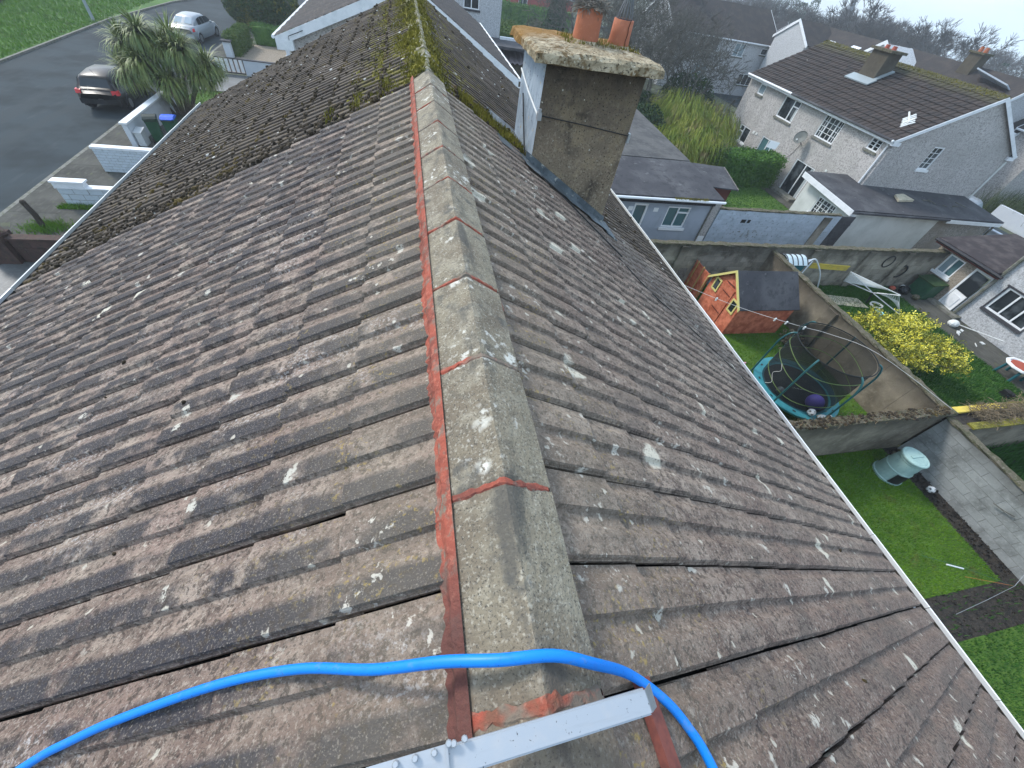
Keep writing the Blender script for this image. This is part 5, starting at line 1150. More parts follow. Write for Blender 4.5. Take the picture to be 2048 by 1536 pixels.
for i in range(3):
    a = R_(60 + 120 * i); 
    p = [TC + Vector(((TR_ - .05) * math.cos(a + s), (TR_ - .05) * math.sin(a + s), z)) for s, z in ((-.35, .70), (-.35, .03), (.35, .03), (.35, .70))]; part('leg', MB().tube(p, .024, 6), 'tramp_pole', t)
NP = 6
for i in range(NP):
    a = R_(22 + 60 * i); o = lambda r, z: TC + Vector((r * math.cos(a), r * math.sin(a), z))
    part('pole', MB().tube(smooth_path([o(TR_ + .05, .15), o(TR_ + .05, 1.75), o(TR_ + .03, 2.1), o(TR_ - .07, 2.36), o(TR_ - .2, 2.43)], 3), .026, 7), 'tramp_pole', t)
part('top_ring', MB().tube(circ(TR_ - .2, 2.43), .016, 6, closed=True), 'tramp_net', t)
m = MB(); rn = TR_ - .24      # net: real thin strands
for i in range(110):
    a = 6.2832 * i / 110; m.tube([TC + Vector((rn * math.cos(a), rn * math.sin(a), z)) for z in (.76, 2.42)], .0032, 3)
for k in range(42):
    z = .78 + k * .039; m.tube(circ(rn, z, 36), .0030, 3, closed=True)
m = MB().lathe([(rn, .76), (rn + .01, 1.3), (rn + .005, 1.9), (rn, 2.42)], TC, 40, cap=False); part('net', m, 'net_mesh', t, smooth=True)
for z in (1.02, 1.55, 2.0): 
    part('net_band', MB().tube([TC + Vector(((rn + .012) * math.cos(a), (rn + .012) * math.sin(a), z + .07 * math.sin(3 * a))) for a in [6.2832 * i / 40 for i in range(40)]], .011, 5, closed=True), 'green_band', t)
part('zip', MB().tube(smooth_path([TC + Vector(((rn + .02) * math.cos(R_(168 + dx)), (rn + .02) * math.sin(R_(168 + dx)), z)) for dx, z in ((0, .8), (8, 1.0), (-3, 1.2), (6, 1.45), (-2, 1.6))], 4), .007, 4), 'cord_white', t)
solo('exercise_ball', MB().sphere((10.92, 4.98, .98), .235, 24, 16), 'purple_ball', 'big purple exercise ball on the trampoline mat', 'ball', (10.92, 4.98, .98), smooth=True)
solo('toy_ball', MB().sphere((10.23, 5.58, .86), .115, 16, 10), 'grey_ball', 'grey-green patchy ball on the trampoline pad', 'ball', (10.23, 5.58, .86), smooth=True)
def football(c, r, label):
    t = thing('football', label, 'ball', c); part('skin', MB().sphere(c, r, 20, 12), 'football_white', t, smooth=True)
    m = MB(); gr = (1 + 5 ** .5) / 2
    for v in [(0, s1, s2 * gr) for s1 in (-1, 1) for s2 in (-1, 1)] + [(s1, s2 * gr, 0) for s1 in (-1, 1) for s2 in (-1, 1)] + [(s2 * gr, 0, s1) for s1 in (-1, 1) for s2 in (-1, 1)]:
        n = Vector(v).normalized(); a = n.orthogonal().normalized(); b = n.cross(a); C = Vector(c)
        m.add([C + n * r * 1.012] + [C + (n + (a * math.cos(k * 1.2566) + b * math.sin(k * 1.2566)) * .36).normalized() * r * 1.008 for k in range(5)], [(0, 1 + k, 1 + (k + 1) % 5) for k in range(5)])
    part('patch', m, 'football_black', t)
football((10.68, 4.72, .87), .11, 'black and white football on the trampoline next to the purple ball')
football((14.02 - .42, 2.33, .11), .10, 'small black and white ball on the soil by the block wall')
solo('bundle_toys', MB().sphere((10.95, 4.55, .83), .1, 8, 6, sc=(1.6, .8, .7)).sphere((11.2, 4.53, .82), .08, 8, 6), 'litter', 'pale toys lying on the trampoline behind the football', 'toys', (11, 4.55, .8))
t = thing('toy_chair', 'pink plastic toy chair half hidden by the gutter', 'toy chair', (9.95, 6.7, 0))
part('seat', MB().lathe([(.22, .22), (.25, .36), (.23, .38), (.2, .3)], (9.95, 6.7, 0), 14), 'pink_plastic', t); part('backrest', MB().prism([(9.8, 6.88, .3), (10.12, 6.88, .3), (10.1, 6.95, .62), (9.84, 6.95, .62)], (0, .03, 0)), 'pink_plastic', t)
for dx in (-.15, .15): part('leg', MB().tube([(9.95 + dx, 6.6, 0), (9.95 + dx, 6.65, .24)], .025, 6), 'pink_plastic', t); part('leg', MB().tube([(9.95 + dx, 6.82, 0), (9.95 + dx, 6.78, .24)], .025, 6), 'pink_plastic', t)
# cord with pegs from the house to the trampoline
pts = smooth_path([(4.3, 11.3, 2.6), (7.59, 8.96, 2.32), (9.2, 7.75, 2.27), (10.45, 6.75, 2.40), (11.2, 6.3, 2.45), (12.1, 5.4, 2.5), (14.1, 3.9, 1.75)], 5)
t = thing('washing_line', 'white cord with pegs strung across the playhouse to the trampoline', 'washing line', (9, 8, 2.3)); part('cord', MB().tube(pts, .006, 4), 'cord_white', t)
for k in (8, 13, 14, 16): p = pts[k]; part('peg', MB().obox(p + Vector((-.03, -.02, -.07)), (.06, .01, 0), (0, .03, 0), (0, 0, .10)), 'litter', t)
# brown plants at the corner by the playhouse
q = np.c_[rng.normal(size=500) * .22 + 13.4, rng.normal(size=500) * .2 + 8.3, np.abs(rng.normal(size=500)) * .2 + .02]
solo('withered_shrub', quads_cloud(q, .07), 'dry_ivy', 'small withered brown shrub at the corner of the playhouse', 'shrub', (13.4, 8.3, 0))
# ---------------------------------------------------------------- compost bin
BX = (12.72, 2.98); t = thing('compost_bin', 'pale green plastic compost bin with a black hatch', 'compost bin', (*BX, 0))
part('body', MB().lathe([(.39, .0), (.39, .06), (.365, .07), (.345, .42), (.355, .44), (.34, .47), (.305, .80), (.315, .82), (.315, .86), (.27, .89)], (*BX, .01), 28), 'compost_green', t, smooth=False)
part('lid', MB().lathe([(.33, .885), (.34, .905), (.335, .94), (.31, .955), (.285, .95), (.255, .962), (.0005, .972)], (*BX, .01), 28), 'compost_green', t, smooth=False)
part('lid_handle', MB().obox((BX[0] - .20, BX[1] - .035, .962), (.40, 0, 0), (0, .07, 0), (0, 0, .035)), 'compost_green', t)
m = MB(); vs = []; fs = []
for k in range(7):
    a = R_(218 + 8.5 * k)
    for z, r in ((.06, .372), (.43, .352)): vs.append((BX[0] + (r + .012) * math.cos(a), BX[1] + (r + .012) * math.sin(a), z))
for k in range(6): fs.append((2 * k, 2 * k + 2, 2 * k + 3, 2 * k + 1))
part('hatch', m.add(vs, fs), 'black_plastic', t)
m = MB()
for k in range(4): a = R_(268 + 5 * k); m.obox((BX[0] + .335 * math.cos(a), BX[1] + .335 * math.sin(a), .58), (.03, 0, 0), (0, -.012, 0), (0, 0, .07))
part('vent', m, 'black_plastic', t)
solo('stick', MB().tube([(13.98 - .14, 1.55, .9), (13.86, 1.3, .95), (13.86, 1.15, 1.02)], .012, 5), 'bark', 'dark stick leaning against the concrete block wall', 'stick', (13.9, 1.3, .9))
m = MB()
for i in range(14): c = Vector((13.2 + random.random() * .7, 3.1 + random.random() * .5, .03)); m.sphere(c, random.uniform(.04, .09), 7, 5, sc=(1, 1.2, .6))
solo('rubble', m, 'wall_cap', 'dark rubble heaped in the corner behind the compost bin', 'rubble', (13.5, 3.3, 0))
solo('stone', MB().sphere((10.25, 3.2, .06), .11, 8, 6, sc=(1, 1.3, .8)), 'kerb_stone', 'grey stone on the lawn beside the gutter', 'stone', (10.2, 3.2, 0))
# lines over the bare soil
kn = (12.75, -.15, .55)
for nm, mt, lab, pts in (('guy_line', 'green_cord', 'dark green cord from the house to the knot over the soil bed', [(10.3, .75, 1.0), (11.2, .42, .9), kn]), ('guy_line', 'orange_cord', 'orange cord meeting the white lines over the soil bed', [(11.55, .22, .6), kn]),
                         ('guy_line', 'cord_white', 'white line from the gutter to the knot over the soil bed', [(10.0, -.35, 1.0), (11.4, -.26, .75), kn]), ('guy_line', 'cord_white', 'white line from the knot to the block wall', [kn, (13.95, .35, .9)])):
    solo(nm, MB().tube(pts, .0045, 4), 'steel' if mt == 'cord_white' else mt, lab, 'line', pts[0])
solo('white_pole', MB().tube([(9.9, .45, 1.6), (10.35, .33, 1.5)], .016, 6), 'litter', 'short white pole end poking past the gutter above the lawn', 'pole', (10, .4, 1.6))
# ---------------------------------------------------------------- cottage garden
t = thing('forsythia_bush', 'forsythia bush covered in bright yellow flowers', 'bush', (17.2, 7.3, 0))
cs = [((16.4, 8.2, .75), (.85, .8, .8)), ((17.3, 7.6, .85), (1.1, 1.0, .95)), ((17.9, 6.6, .75), (.9, .9, .8)), ((16.5, 6.9, .7), (.9, .9, .8))]
def sprays(n, per, sz, off):
    P = []
    for i in range(n):
        c, r = cs[rng.integers(0, len(cs))]; d = rng.normal(size=3); d[2] = abs(d[2]) * .9 + .1; d /= np.linalg.norm(d); L = rng.uniform(.7, 1.18); s = rng.uniform(.45, 1, per)[:, None] ** .6 * L; P.append(np.array(c) + d * s * np.array(r) + rng.normal(size=(per, 3)) * off)
    return quads_cloud(np.concatenate(P), sz, asp=.55)
part('flowers', sprays(520, 26, .030, .035), 'forsythia', t)
part('foliage', sprays(420, 16, .045, .06), 'forsythia_leaf', t)
m = MB()
for i in range(40): a = random.uniform(0, 6.28); m.tube([(17.1 + random.uniform(-.3, .3), 7.3 + random.uniform(-.3, .3), 0), (17.1 + .5 * math.cos(a), 7.3 + .5 * math.sin(a), .7), (17.1 + random.uniform(.9, 1.5) * math.cos(a), 7.3 + random.uniform(.9, 1.6) * math.sin(a), random.uniform(.6, 1.6))], .012, 4, r2=.004)
part('stem', m, 'bark', t)
t = thing('clothes_airer', 'folding rotary clothes airer with white wire panels on the grass', 'clothes airer', (19.3, 10.6, 0))
def airer_panel(a, b, c, d, n=15):
    m = MB(); a, b, c, d = map(Vector, (a, b, c, d))
    for p, q in ((a, b), (b, c), (c, d), (d, a)): m.tube([p, q], .016, 5)
    for i in range(1, n): s = i / n; m.tube([a.lerp(b, s), d.lerp(c, s)], .010, 4)
    return m
ctr = Vector((19.35, 10.75, .55))
part('wire_panel', airer_panel((18.0, 11.35, 1.2), (18.95, 11.9, .35), (20.6, 10.9, .55), (19.1, 9.75, 1.2), 13), 'litter', t)
part('wire_panel', airer_panel((19.0, 9.7, 1.2), (19.5, 10.7, .6), (20.7, 10.4, .35), (20.4, 9.75, .1), 11), 'litter', t)
part('arm', MB().tube([(18.0, 11.35, 1.2), ctr, (20.4, 9.8, .12)], .02, 6).tube([(19.1, 9.72, 1.2), ctr, (18.95, 11.9, .38)], .02, 6), 'white_paint', t)
part('hub', MB().tube([ctr, ctr + Vector((.05, -.1, -.5))], .035, 8), 'black_plastic', t)
part('hose_coil', MB().tube([Vector((19.75, 10.45, .08)) + Vector((.27 * math.cos(a), .22 * math.sin(a), .02 * (a / 6))) for a in [i * .35 for i in range(54)]], .02, 5), 'litter', t)
t = thing('stepping_slabs', 'cream paving slabs lying in the grass near the clothes airer', 'slabs', (18.3, 11, 0))
for i in range(4):
    for j in range(2): part('slab', MB().obox((17.65 + i * .40, 11.28 - j * .36 - i * .07, .03), (.375, -.06, 0), (.02, -.33, 0), (0, 0, .03)), 'slab', t)
t = thing('swing_frame', 'white tubular frame standing by the block wall', 'frame', (17, 11.6, 0))
part('pole', MB().tube(smooth_path([(17.45, 11.6, 0), (17.0, 11.7, .8), (16.3, 11.75, 1.42), (16.05, 11.75, 1.52), (15.85, 11.7, 1.45), (15.0, 11.4, 1.0), (14.5, 11.2, .8)], 4), .03, 7), 'white_paint', t); part('brace', MB().tube([(16.05, 11.75, 1.5), (14.6, 11.72, 1.3)], .03, 7).tube([(16.0, 11.7, 1.45), (15.3, 11.3, .2)], .025, 7), 'white_paint', t)
t = thing('garden_store', 'dark teal garden store with a curved translucent roof behind the playhouse', 'store', (14.9, 11.5, 0))
part('cabinet', MB().box((14.3, 11.25, 0), (15.2, 11.9, 1.5)), 'teal_panel', t)
m = MB(); vs = []
for i in range(7): y = 11.2 + .78 * i / 6; z = 1.55 + .22 * math.sin(math.pi * i / 6); vs += [(14.25, y, z), (15.28, y, z)]
part('roof', m.add(vs, [(2 * i, 2 * i + 1, 2 * i + 3, 2 * i + 2) for i in range(6)]), 'translucent', t)
for k in range(5): part('rib', MB().tube([(14.28 + k * .245, 11.2 + .78 * i / 6, 1.565 + .22 * math.sin(math.pi * i / 6)) for i in range(7)], .018, 5), 'felt', t)
part('shelf_board', MB().box((15.21, 11.8, 1.0), (15.6, 12.02, 1.05)), 'teal_panel', t)
solo('plank', MB().obox((15.6, 12.0, .98), (3.1, 0, -.16), (0, .03, 0), (0, 0, .22)).obox((15.6, 11.97, 1.2), (3.1, 0, -.16), (0, .06, 0), (0, 0, .03)), 'yellow_board', 'long yellow board fixed along the block wall', 'board', (17, 12, 1))
solo('bicycle_wheel', MB().tube([(20.7 + .27 * math.cos(a), 12.0, 1.33 + .27 * math.sin(a)) for a in [i * .314 for i in range(20)]], .022, 5, closed=True), 'black_plastic', 'old bicycle tyre hanging on the block wall', 'tyre', (20.7, 12, 1.3))
solo('bicycle_wheel', MB().tube([(21.95 + .3 * math.cos(a), 11.98, .85 + .3 * math.sin(a)) for a in [i * .314 for i in range(20)]], .03, 5, closed=True), 'black_plastic', 'larger old tyre leaning low on the block wall near the cottage', 'tyre', (21.95, 12, .85))
solo('bucket', MB().lathe([(.14, .02), (.18, .30), (.19, .30), (.165, .28), (.13, .05)], (19.0, 9.75, 0), 14), 'bucket_blue', 'pale blue bucket on the grass beyond the yellow bush', 'bucket', (19, 9.75, 0))
solo('bucket', MB().lathe([(.12, .0), (.15, .22), (.155, .22), (.13, .03)], (18.7, 9.45, .02), 14), 'teal_panel', 'small turquoise tub beside the pale blue bucket', 'tub', (18.7, 9.45, 0))
t = thing('plastic_bag', 'white plastic rubbish bag dropped by the cottage path', 'bag', (22.85, 9.1, 0)); part('sack', MB().sphere((22.85, 9.1, .14), .2, 9, 7, sc=(1.2, 1, .8)), 'litter', t)
for i in range(6): solo('litter', MB().obox((22.4 + random.random() * .9, 7.6 + random.random() * 1.3, .02), (random.uniform(.05, .2), random.uniform(-.1, .1), 0), (random.uniform(-.06, .06), random.uniform(.05, .15), .02), (0, 0, .03)), 'litter', 'crumpled pale litter scattered along the cottage path', 'litter', (22.8, 8, 0), 'litter on the cottage path')
solo('broom_pole', MB().tube([(23.2, 9.2, .05), (23.75, 7.7, .35)], .02, 6), 'litter', 'long white pole leaning on the cottage wall', 'pole', (23.4, 8.5, .1))
t = thing('water_table', 'white topped water play table with a red tray and green legs', 'play table', (22.3, 6.1, 0))
part('top', MB().lathe([(.50, .50), (.52, .53), (.50, .58), (.42, .58), (.38, .53)], (22.3, 6.15, 0), 10), 'white_upvc', t); part('tray', MB().lathe([(.36, .54), (.36, .565)], (22.3, 6.15, 0), 12), 'rust_red', t)
for dx in (-.32, .32):
    for dy in (-.25, .25): part('leg', MB().tube([(22.3 + dx * 1.15, 6.15 + dy * 1.15, 0), (22.3 + dx, 6.15 + dy, .5)], .05, 7), 'teal_panel', t)
solo('toy_lorry', MB().box((20.7, 5.15, .02), (21.2, 5.4, .14)).box((20.7, 5.17, .14), (20.9, 5.38, .24)).lathe([(.07, -.03), (.07, .03)], (20.8, 5.14, .07), 8, axis=(0, 1, 0)).lathe([(.07, -.03), (.07, .03)], (21.1, 5.14, .07), 8, axis=(0, 1, 0)), 'black_plastic', 'dark toy lorry on the grass by the yellow boarded wall', 'toy', (21, 5.3, 0))
t = thing('storage_box', 'dark green storage box beside the cottage extension', 'box', (23.3, 11.2, 0)); part('body', MB().box((23.05, 10.95, 0), (23.8, 11.75, .75)), 'bin_green', t); part('lid', MB().prism([(23.0, 10.9, .752), (23.85, 10.9, .80), (23.85, 10.9, .86), (23.0, 10.9, .80)], (0, .9, 0)), 'shrub_dark', t)
for mt, nn, xx, yy, rr in (('black_plastic', 'black rubbish sack', 22.5, 11.5, .24), ('rust_red', 'rusty red tub', 22.1, 11.75, .13), ('litter', 'crumpled pale sheet', 22.9, 11.85, .12), ('wall_cap', 'brown dead plant pot', 22.75, 11.0, .16)): solo('rubbish', MB().sphere((xx, yy, rr * .7), rr, 9, 6, sc=(1.2, 1, .8)), mt, nn + ' dumped between the block wall and the green box', 'rubbish', (xx, yy, 0), 'rubbish by the block wall')
# ================================================================ GREY OUTBUILDING
t = thing('outbuilding', 'grey rendered outbuilding with a white door and a dark felt roof', 'outbuilding', (10, 16, 0))
m = MB(); o = (5.0, 14.8, 0); U = (1, 0, 0); NN = (0, -1, 0)
wall_open(m, o, U, NN, 7.55, 2.42, [(3.80, .02, 4.46, 2.06), (5.42, 1.08, 6.54, 2.0)], .09)
m.quad((12.55, 14.8, 0), (12.55, 25, 0), (12.55, 25, 2.9), (12.55, 14.8, 2.42)); m.quad((5, 25, 0), (5, 14.8, 0), (5, 14.8, 2.42), (5, 25, 2.9)); m.quad((12.55, 25, 0), (5, 25, 0), (5, 25, 2.9), (12.55, 25, 2.9))
part('wall', m, 'grey_render', t); part('pebble_strip', MB().box((12.56, 14.85, 0), (12.98, 15.1, 2.2)), 'pebble', t)
window(t, o, U, NN, 5.42, 1.08, 6.54, 2.0, cols=(.5,), rows=(.72,), split=[1], pane='glass_green', sill=True, sill_mat='white_upvc')
d = window(t, o, U, NN, 3.80, .02, 4.46, 2.06, rows=(.42,), fr=.09, sill=False, pane=['white_upvc', 'glass_green'], name='door', label='white door with a green glazed panel')
part('letter_plate', MB().box((9.0, 14.80, .55), (9.26, 14.84, .62)), 'steel', d)
for x in (8.55, 9.75): part('meter_cover', MB().box((x, 14.78, 1.75), (x + .22, 14.798, 1.92)), 'white_upvc', t)
part('roof', MB().prism([(4.8, 14.42, 2.50), (12.62, 14.42, 2.50), (12.62, 17.8, 2.74), (4.8, 17.8, 2.74)], (0, 0, .06)), 'felt', t)
part('roof', MB().prism([(4.8, 17.83, 2.755), (12.62, 17.83, 2.755), (12.62, 25.2, 3.0), (4.8, 25.2, 3.0)], (0, 0, .07)), 'felt_pale', t)
part('soffit', MB().box((4.9, 14.45, 2.38), (12.4, 14.795, 2.44)), 'dark_wood_gap_shade', t); part('fascia', MB().box((4.85, 14.40, 2.28), (12.3, 14.44, 2.49)), 'black_soffit', t)
part('gutter', MB().tube([(4.8, 14.33, 2.49), (12.66, 14.33, 2.47)], .055, 8), 'white_upvc', t); part('gutter_weed', blades(np.c_[rng.uniform(10.2, 11.8, 260), rng.normal(size=260) * .03 + 14.33, np.full(260, 2.52)], .09, .012, .9), 'moss_gold', t)
part('downpipe', MB().tube([(12.5, 14.75, 2.4), (12.5, 14.75, 0)], .035, 8), 'kerb_stone', t); part('meter_cover', MB().box((12.62, 14.83, .25), (12.95, 14.848, .7)), 'white_upvc', t)
t = thing('garden_shed', 'small reddish shed with a dark felt roof by the clipped hedge', 'shed', (15, 19, 0))
part('wall', MB().box((13.95, 17.7, 0), (15.6, 19.6, 1.75)), 'dark_wood_gap_shade', t); part('roof', MB().prism([(13.85, 17.45, 1.86), (15.75, 17.45, 1.78), (16.3, 19.9, 1.95), (13.85, 19.9, 2.05)], (0, 0, .05)), 'felt', t); part('roof_trim', MB().prism([(15.76, 17.45, 1.74), (16.31, 19.9, 1.91), (16.31, 19.9, 2.01), (15.76, 17.45, 1.84)], (.04, 0, 0)), 'old_timber', t)
hedge_box('hedge', 'thick green hedge in front of the grey pebble-dashed house', (18.2, 22.75, 0), (22.9, 24.3, 1.65), 'hedge', 16000, .07, jit=.08)
def strands(c, r, n, L, w=.022):
    n = int(n * .75)
    """weeping foliage: drooping strips"""
    D = rng.normal(size=(n, 3)); D[:, 2] = np.abs(D[:, 2]) * .8; D /= np.linalg.norm(D, axis=1)[:, None]; P = np.array(c) + D * np.array(r) * (rng.uniform(.25, 1.15, n))[:, None]
    an = rng.uniform(0, 6.283, n); s = np.stack([-np.sin(an), np.cos(an), 0 * an], 1) * w; ll = L * rng.uniform(.5, 1.3, n); V = []
    for k in range(4):
        f = k / 3; q = P + np.c_[D[:, :2] * (ll * .35 * f)[:, None], (.12 * np.sin(f * 3) - f * f) * ll]; V.append(np.stack([q - s * (1 - f * .8), q + s * (1 - f * .8)], 1))
    V = np.stack(V, 1).reshape(-1, 3); b = np.arange(n) * 8; F = np.concatenate([np.stack([b + 2 * k, b + 2 * k + 1, b + 2 * k + 3, b + 2 * k + 2], 1) for k in range(3)]); return V, F
t = thing('willow_shrub', 'straggly yellow-green weeping shrub behind the outbuilding roof', 'shrub', (17, 24, 0))
part('foliage', cat_np(strands((15.0, 23.8, 1.3), (1.6, 1.6, 1.3), 4200, 1.1), strands((17.2, 24.6, 1.5), (1.8, 1.8, 1.3), 5200, 1.3), strands((19.2, 25.6, 1.2), (1.5, 1.5, 1.1), 3000, 1.0), strands((16.0, 21.0, .9), (1.3, 1.2, .8), 2200, .8), strands((17.8, 28.5, 2.0), (2.0, 2.0, 1.5), 4200, 1.5), strands((20.6, 28.6, 1.6), (1.8, 1.8, 1.4), 3600, 1.4)), 'willow', t)
m = MB()
for i in range(26): a = random.uniform(0, 6.28); x, y = 16.8 + random.uniform(-1.5, 1.5), 24.2 + random.uniform(-1, 1); m.tube([(x, y, 0), (x + .4 * math.cos(a), y + .4 * math.sin(a), 1.4), (x + 1.0 * math.cos(a), y + 1.0 * math.sin(a), 2.5)], .035, 5, r2=.008)
part('stem', m, 'bark', t)
def bush(label, c, r, n, size, mat, name='shrub', cat='shrub', **k):
    t = thing(name, label, cat, (c[0], c[1], 0)); part('foliage', blob_crown(c, r, n, size, **k), mat, t); part('trunk', MB().tube([(c[0], c[1], 0), c], .08, 6), 'bark', t); return t
bush('dark evergreen shrub behind the chimney and outbuilding', (14.3, 26.8, 1.3), (1.6, 1.8, 1.6), 6000, .09, 'shrub_dark')
bush('dark rounded shrub under the bare trees', (16.0, 31.5, 1.2), (2.2, 2.0, 1.6), 7000, .10, 'shrub_dark')
bush('bright green low shrub among the weeping stems', (18.0, 23.2, 1.2), (.8, .8, .9), 2500, .07, 'hedge_light')
bush('mid green bush beside the pale far house', (23.0, 36.5, 1.4), (2.2, 2.0, 1.8), 5000, .11, 'shrub_dark')
# ================================================================ PEBBLE-DASHED SEMI with tiled roof
HX0, HX1, HY0, HY1, HE, HRX, HR = 23.5, 31.9, 17.75, 30.3, 4.62, 27.9, 6.80
t = thing('pebble_house', 'big grey pebble-dashed house with a brown tiled roof and a leaning chimney', 'house', (27.7, 24, 0))
m = MB(); o = (HX0, HY0, 0); U = (0, 1, 0); NN = (-1, 0, 0)
ops = [(28.42 - HY0, 3.76, 29.1 - HY0, 4.33), (24.78 - HY0, 3.20, 26.33 - HY0, 4.33), (21.08 - HY0, 3.24, 22.58 - HY0, 4.36), (18.31 - HY0, 3.80, 19.03 - HY0, 4.35), (27.8 - HY0, .98, 29.05 - HY0, 1.93), (24.98 - HY0, .05, 26.4 - HY0, 2.0), (21.0 - HY0, .05, 22.68 - HY0, 1.93)]
wall_open(m, o, U, NN, HY1 - HY0, HE, ops, .10)
m2 = MB(); go = (HX0, HY0, 0); GU = (1, 0, 0); GN = (0, -1, 0); gop = [(26.25 - HX0, 3.42, 27.0 - HX0, 4.5)]
wall_open(m2, go, GU, GN, HX1 - HX0, HE, gop, .1); m2.add([(HX0, HY0, HE), (HX1, HY0, HE), (HRX, HY0, HR - .06)], [(0, 1, 2)])
m.add(m2.v, m2.f); m.quad((HX1, HY0, 0), (HX1, HY1, 0), (HX1, HY1, HE), (HX1, HY0, HE)); m.add([(HX1, HY1, 0), (HX0, HY1, 0), (HX0, HY1, HE), (HRX, HY1, HR - .06), (HX1, HY1, HE)], [(0, 1, 2, 3, 4)])
part('wall', m, 'pebble', t)
B = dict(sill_mat='kerb_stone')
window(t, o, U, NN, *ops[0], pane='glass_pale', **B); window(t, o, U, NN, *ops[1], cols=(.38,), rows=(.70,), split=[0], curtain=True, **B)
window(t, o, U, NN, *ops[2], cols=(.27, .73), bars=(2, 4), **B); window(t, o, U, NN, *ops[3], cols=(.5,), bars=(1, 3), **B)
window(t, o, U, NN, *ops[4], cols=(.6,), rows=(.62,), split=[1], pane=['glass_dark', 'glass_pale', 'glass_dark'], sill_mat='white_upvc')
window(t, o, U, NN, *ops[5], cols=(.5,), sill=False, name='patio_door', pane='glass_green'); window(t, o, U, NN, *ops[6], cols=(.45,), sill=False, name='patio_door', curtain=True)
window(t, go, GU, GN, *gop[0], bars=(2, 4), sill_mat='white_upvc')
part('step', MB().box((22.9, 20.8, .032), (23.48, 22.9, .18)), 'kerb_stone', t)
# tiled roof slopes (real tile courses)
def far_roof(parent, xe, ze, xr, zr, ya, yb, mat, ng=13, wt=.31):
    d = Vector((xr - xe, 0, zr - ze)); s = 1 if xe < xr else -1; nn = Vector((-d.z, 0, d.x)).normalized(); nn = nn if nn.z > 0 else -nn; n = max(1, int((yb - ya) / wt)); wt = (yb - ya) / n; V = []; F = []; RN = []
    for k in range(ng):
        for c in range(n):
            a = Vector((xe, ya + c * wt, ze)) + d * (k / ng - .004); b = Vector((xe, ya + c * wt, ze)) + d * ((k + 1.12) / ng); j = random.uniform(-.008, .008); e = Vector((0, wt * .5, 0)); e1 = Vector((0, wt * .96, 0)); h = nn * (.045 + j); h2 = nn * .006; r = nn * .028
            o_ = len(V); V += [a + h, a + h + e * .3 + r, a + h + e * .9 + r, a + h + e1, b + h2, b + h2 + e * .3 + r, b + h2 + e * .9 + r, b + h2 + e1, a, a + e1]; F += [(o_, o_ + 1, o_ + 5, o_ + 4), (o_ + 1, o_ + 2, o_ + 6, o_ + 5), (o_ + 2, o_ + 3, o_ + 7, o_ + 6), (o_ + 8, o_ + 9, o_ + 3, o_ + 2, o_ + 1, o_)]; RN += [random.random()] * 10
    if s > 0: F = [f[::-1] for f in F]
    m = MB(); p = [(xe, ya, ze), (xe, yb, ze), (xr, yb, zr), (xr, ya, zr)]; m.prism([(x, y, z - .03) for x, y, z in p], (0, 0, .02)); r = part('roof_slope', m, 'tile_gap_shade', parent)
    me = mesh('roof_tiles', MB().add(V, F), mat, base_of(parent)); at = me.attributes.new('rnd', 'FLOAT', 'POINT'); at.data.foreach_set('value', RN); ob = link('roof_tiles', me, r); ob['kind'] = 'stuff'; return r
ry0, ry1 = HY0 - .12, HY1 + .1
r1_ = far_roof(t, HX0 - .28, 4.55, HRX, HR, ry0, ry1, 'roof_far2'); far_roof(t, HX1 + .3, 4.48, HRX, HR, ry0, ry1, 'roof_far2')
m = MB()
for i in range(30): y = ry0 + .42 * i; m.prism([(HRX - .17, y, HR - .04), (HRX, y, HR + .07), (HRX + .17, y, HR - .04)], (0, min(.41, ry1 - y), 0))
part('ridge_tile', m, 'roof_far2', t, kind='stuff'); q = np.c_[rng.normal(size=1500) * .18 + HRX - .08, rng.uniform(ry0, ry1, 1500), np.zeros(1500)]; q[:, 2] = HR + .05 - np.abs(q[:, 0] - HRX) * .5; stuff('moss', blades(q, .06, .03, .9), 'moss_gold', parent=t)
for xe, ze in ((HX0 - .28, 4.55), (HX1 + .3, 4.48)):
    s = 1 if xe > HRX else -1
    part('bargeboard', MB().prism([Vector((HRX, ry0 - .035, HR + .02)), Vector((xe, ry0 - .035, ze + .02)), Vector((xe, ry0 - .035, ze - .16)), Vector((HRX, ry0 - .035, HR - .17))], (0, .03, 0)), 'white_paint', t)
    part('soffit', MB().box((xe, ry0 - .03, ze - .2), (xe - s * .5, ry0 + .1, ze - .03)), 'white_paint', t)
    part('gutter', MB().tube([(xe + s * .06, ry0, ze - .01), (xe + s * .06, ry1, ze - .01)], .06, 8), 'litter' if s > 0 else 'white_paint', t); part('fascia', MB().box((xe + s * .001, ry0, ze - .17), (xe - s * .03, ry1, ze - .03)), 'white_paint', t)
part('gutter', MB().tube([(HX0 - .342, 17.7, 4.545), (HX0 - .342, 25.6, 4.545)], .063, 8), 'felt', t, label='dark replacement length of gutter')
part('downpipe', MB().tube([(HX0 - .3, 17.95, 4.5), (HX0 - .07, 17.95, 4.25), (HX0 - .07, 17.95, 2.4)], .045, 8), 'white_upvc', t)
part('downpipe', MB().tube([(HX1 + .05, 17.7, 4.2), (HX1 + .05, 17.7, .2)], .05, 8), 'litter', t)
ch2 = part('chimney', MB().box((26.05, 23.5, 5.2), (26.95, 24.7, 7.2)), 'wall_render', t); part('chimney_cap', MB().box((25.92, 23.35, 7.205), (27.08, 24.85, 7.32)), 'wall_cap', ch2)
for y in (23.85, 24.35): part('chimney_pot', MB().lathe([(.13, 7.32), (.11, 7.46), (.12, 7.48)], (26.5, y, 0), 10), 'rust_red', ch2)
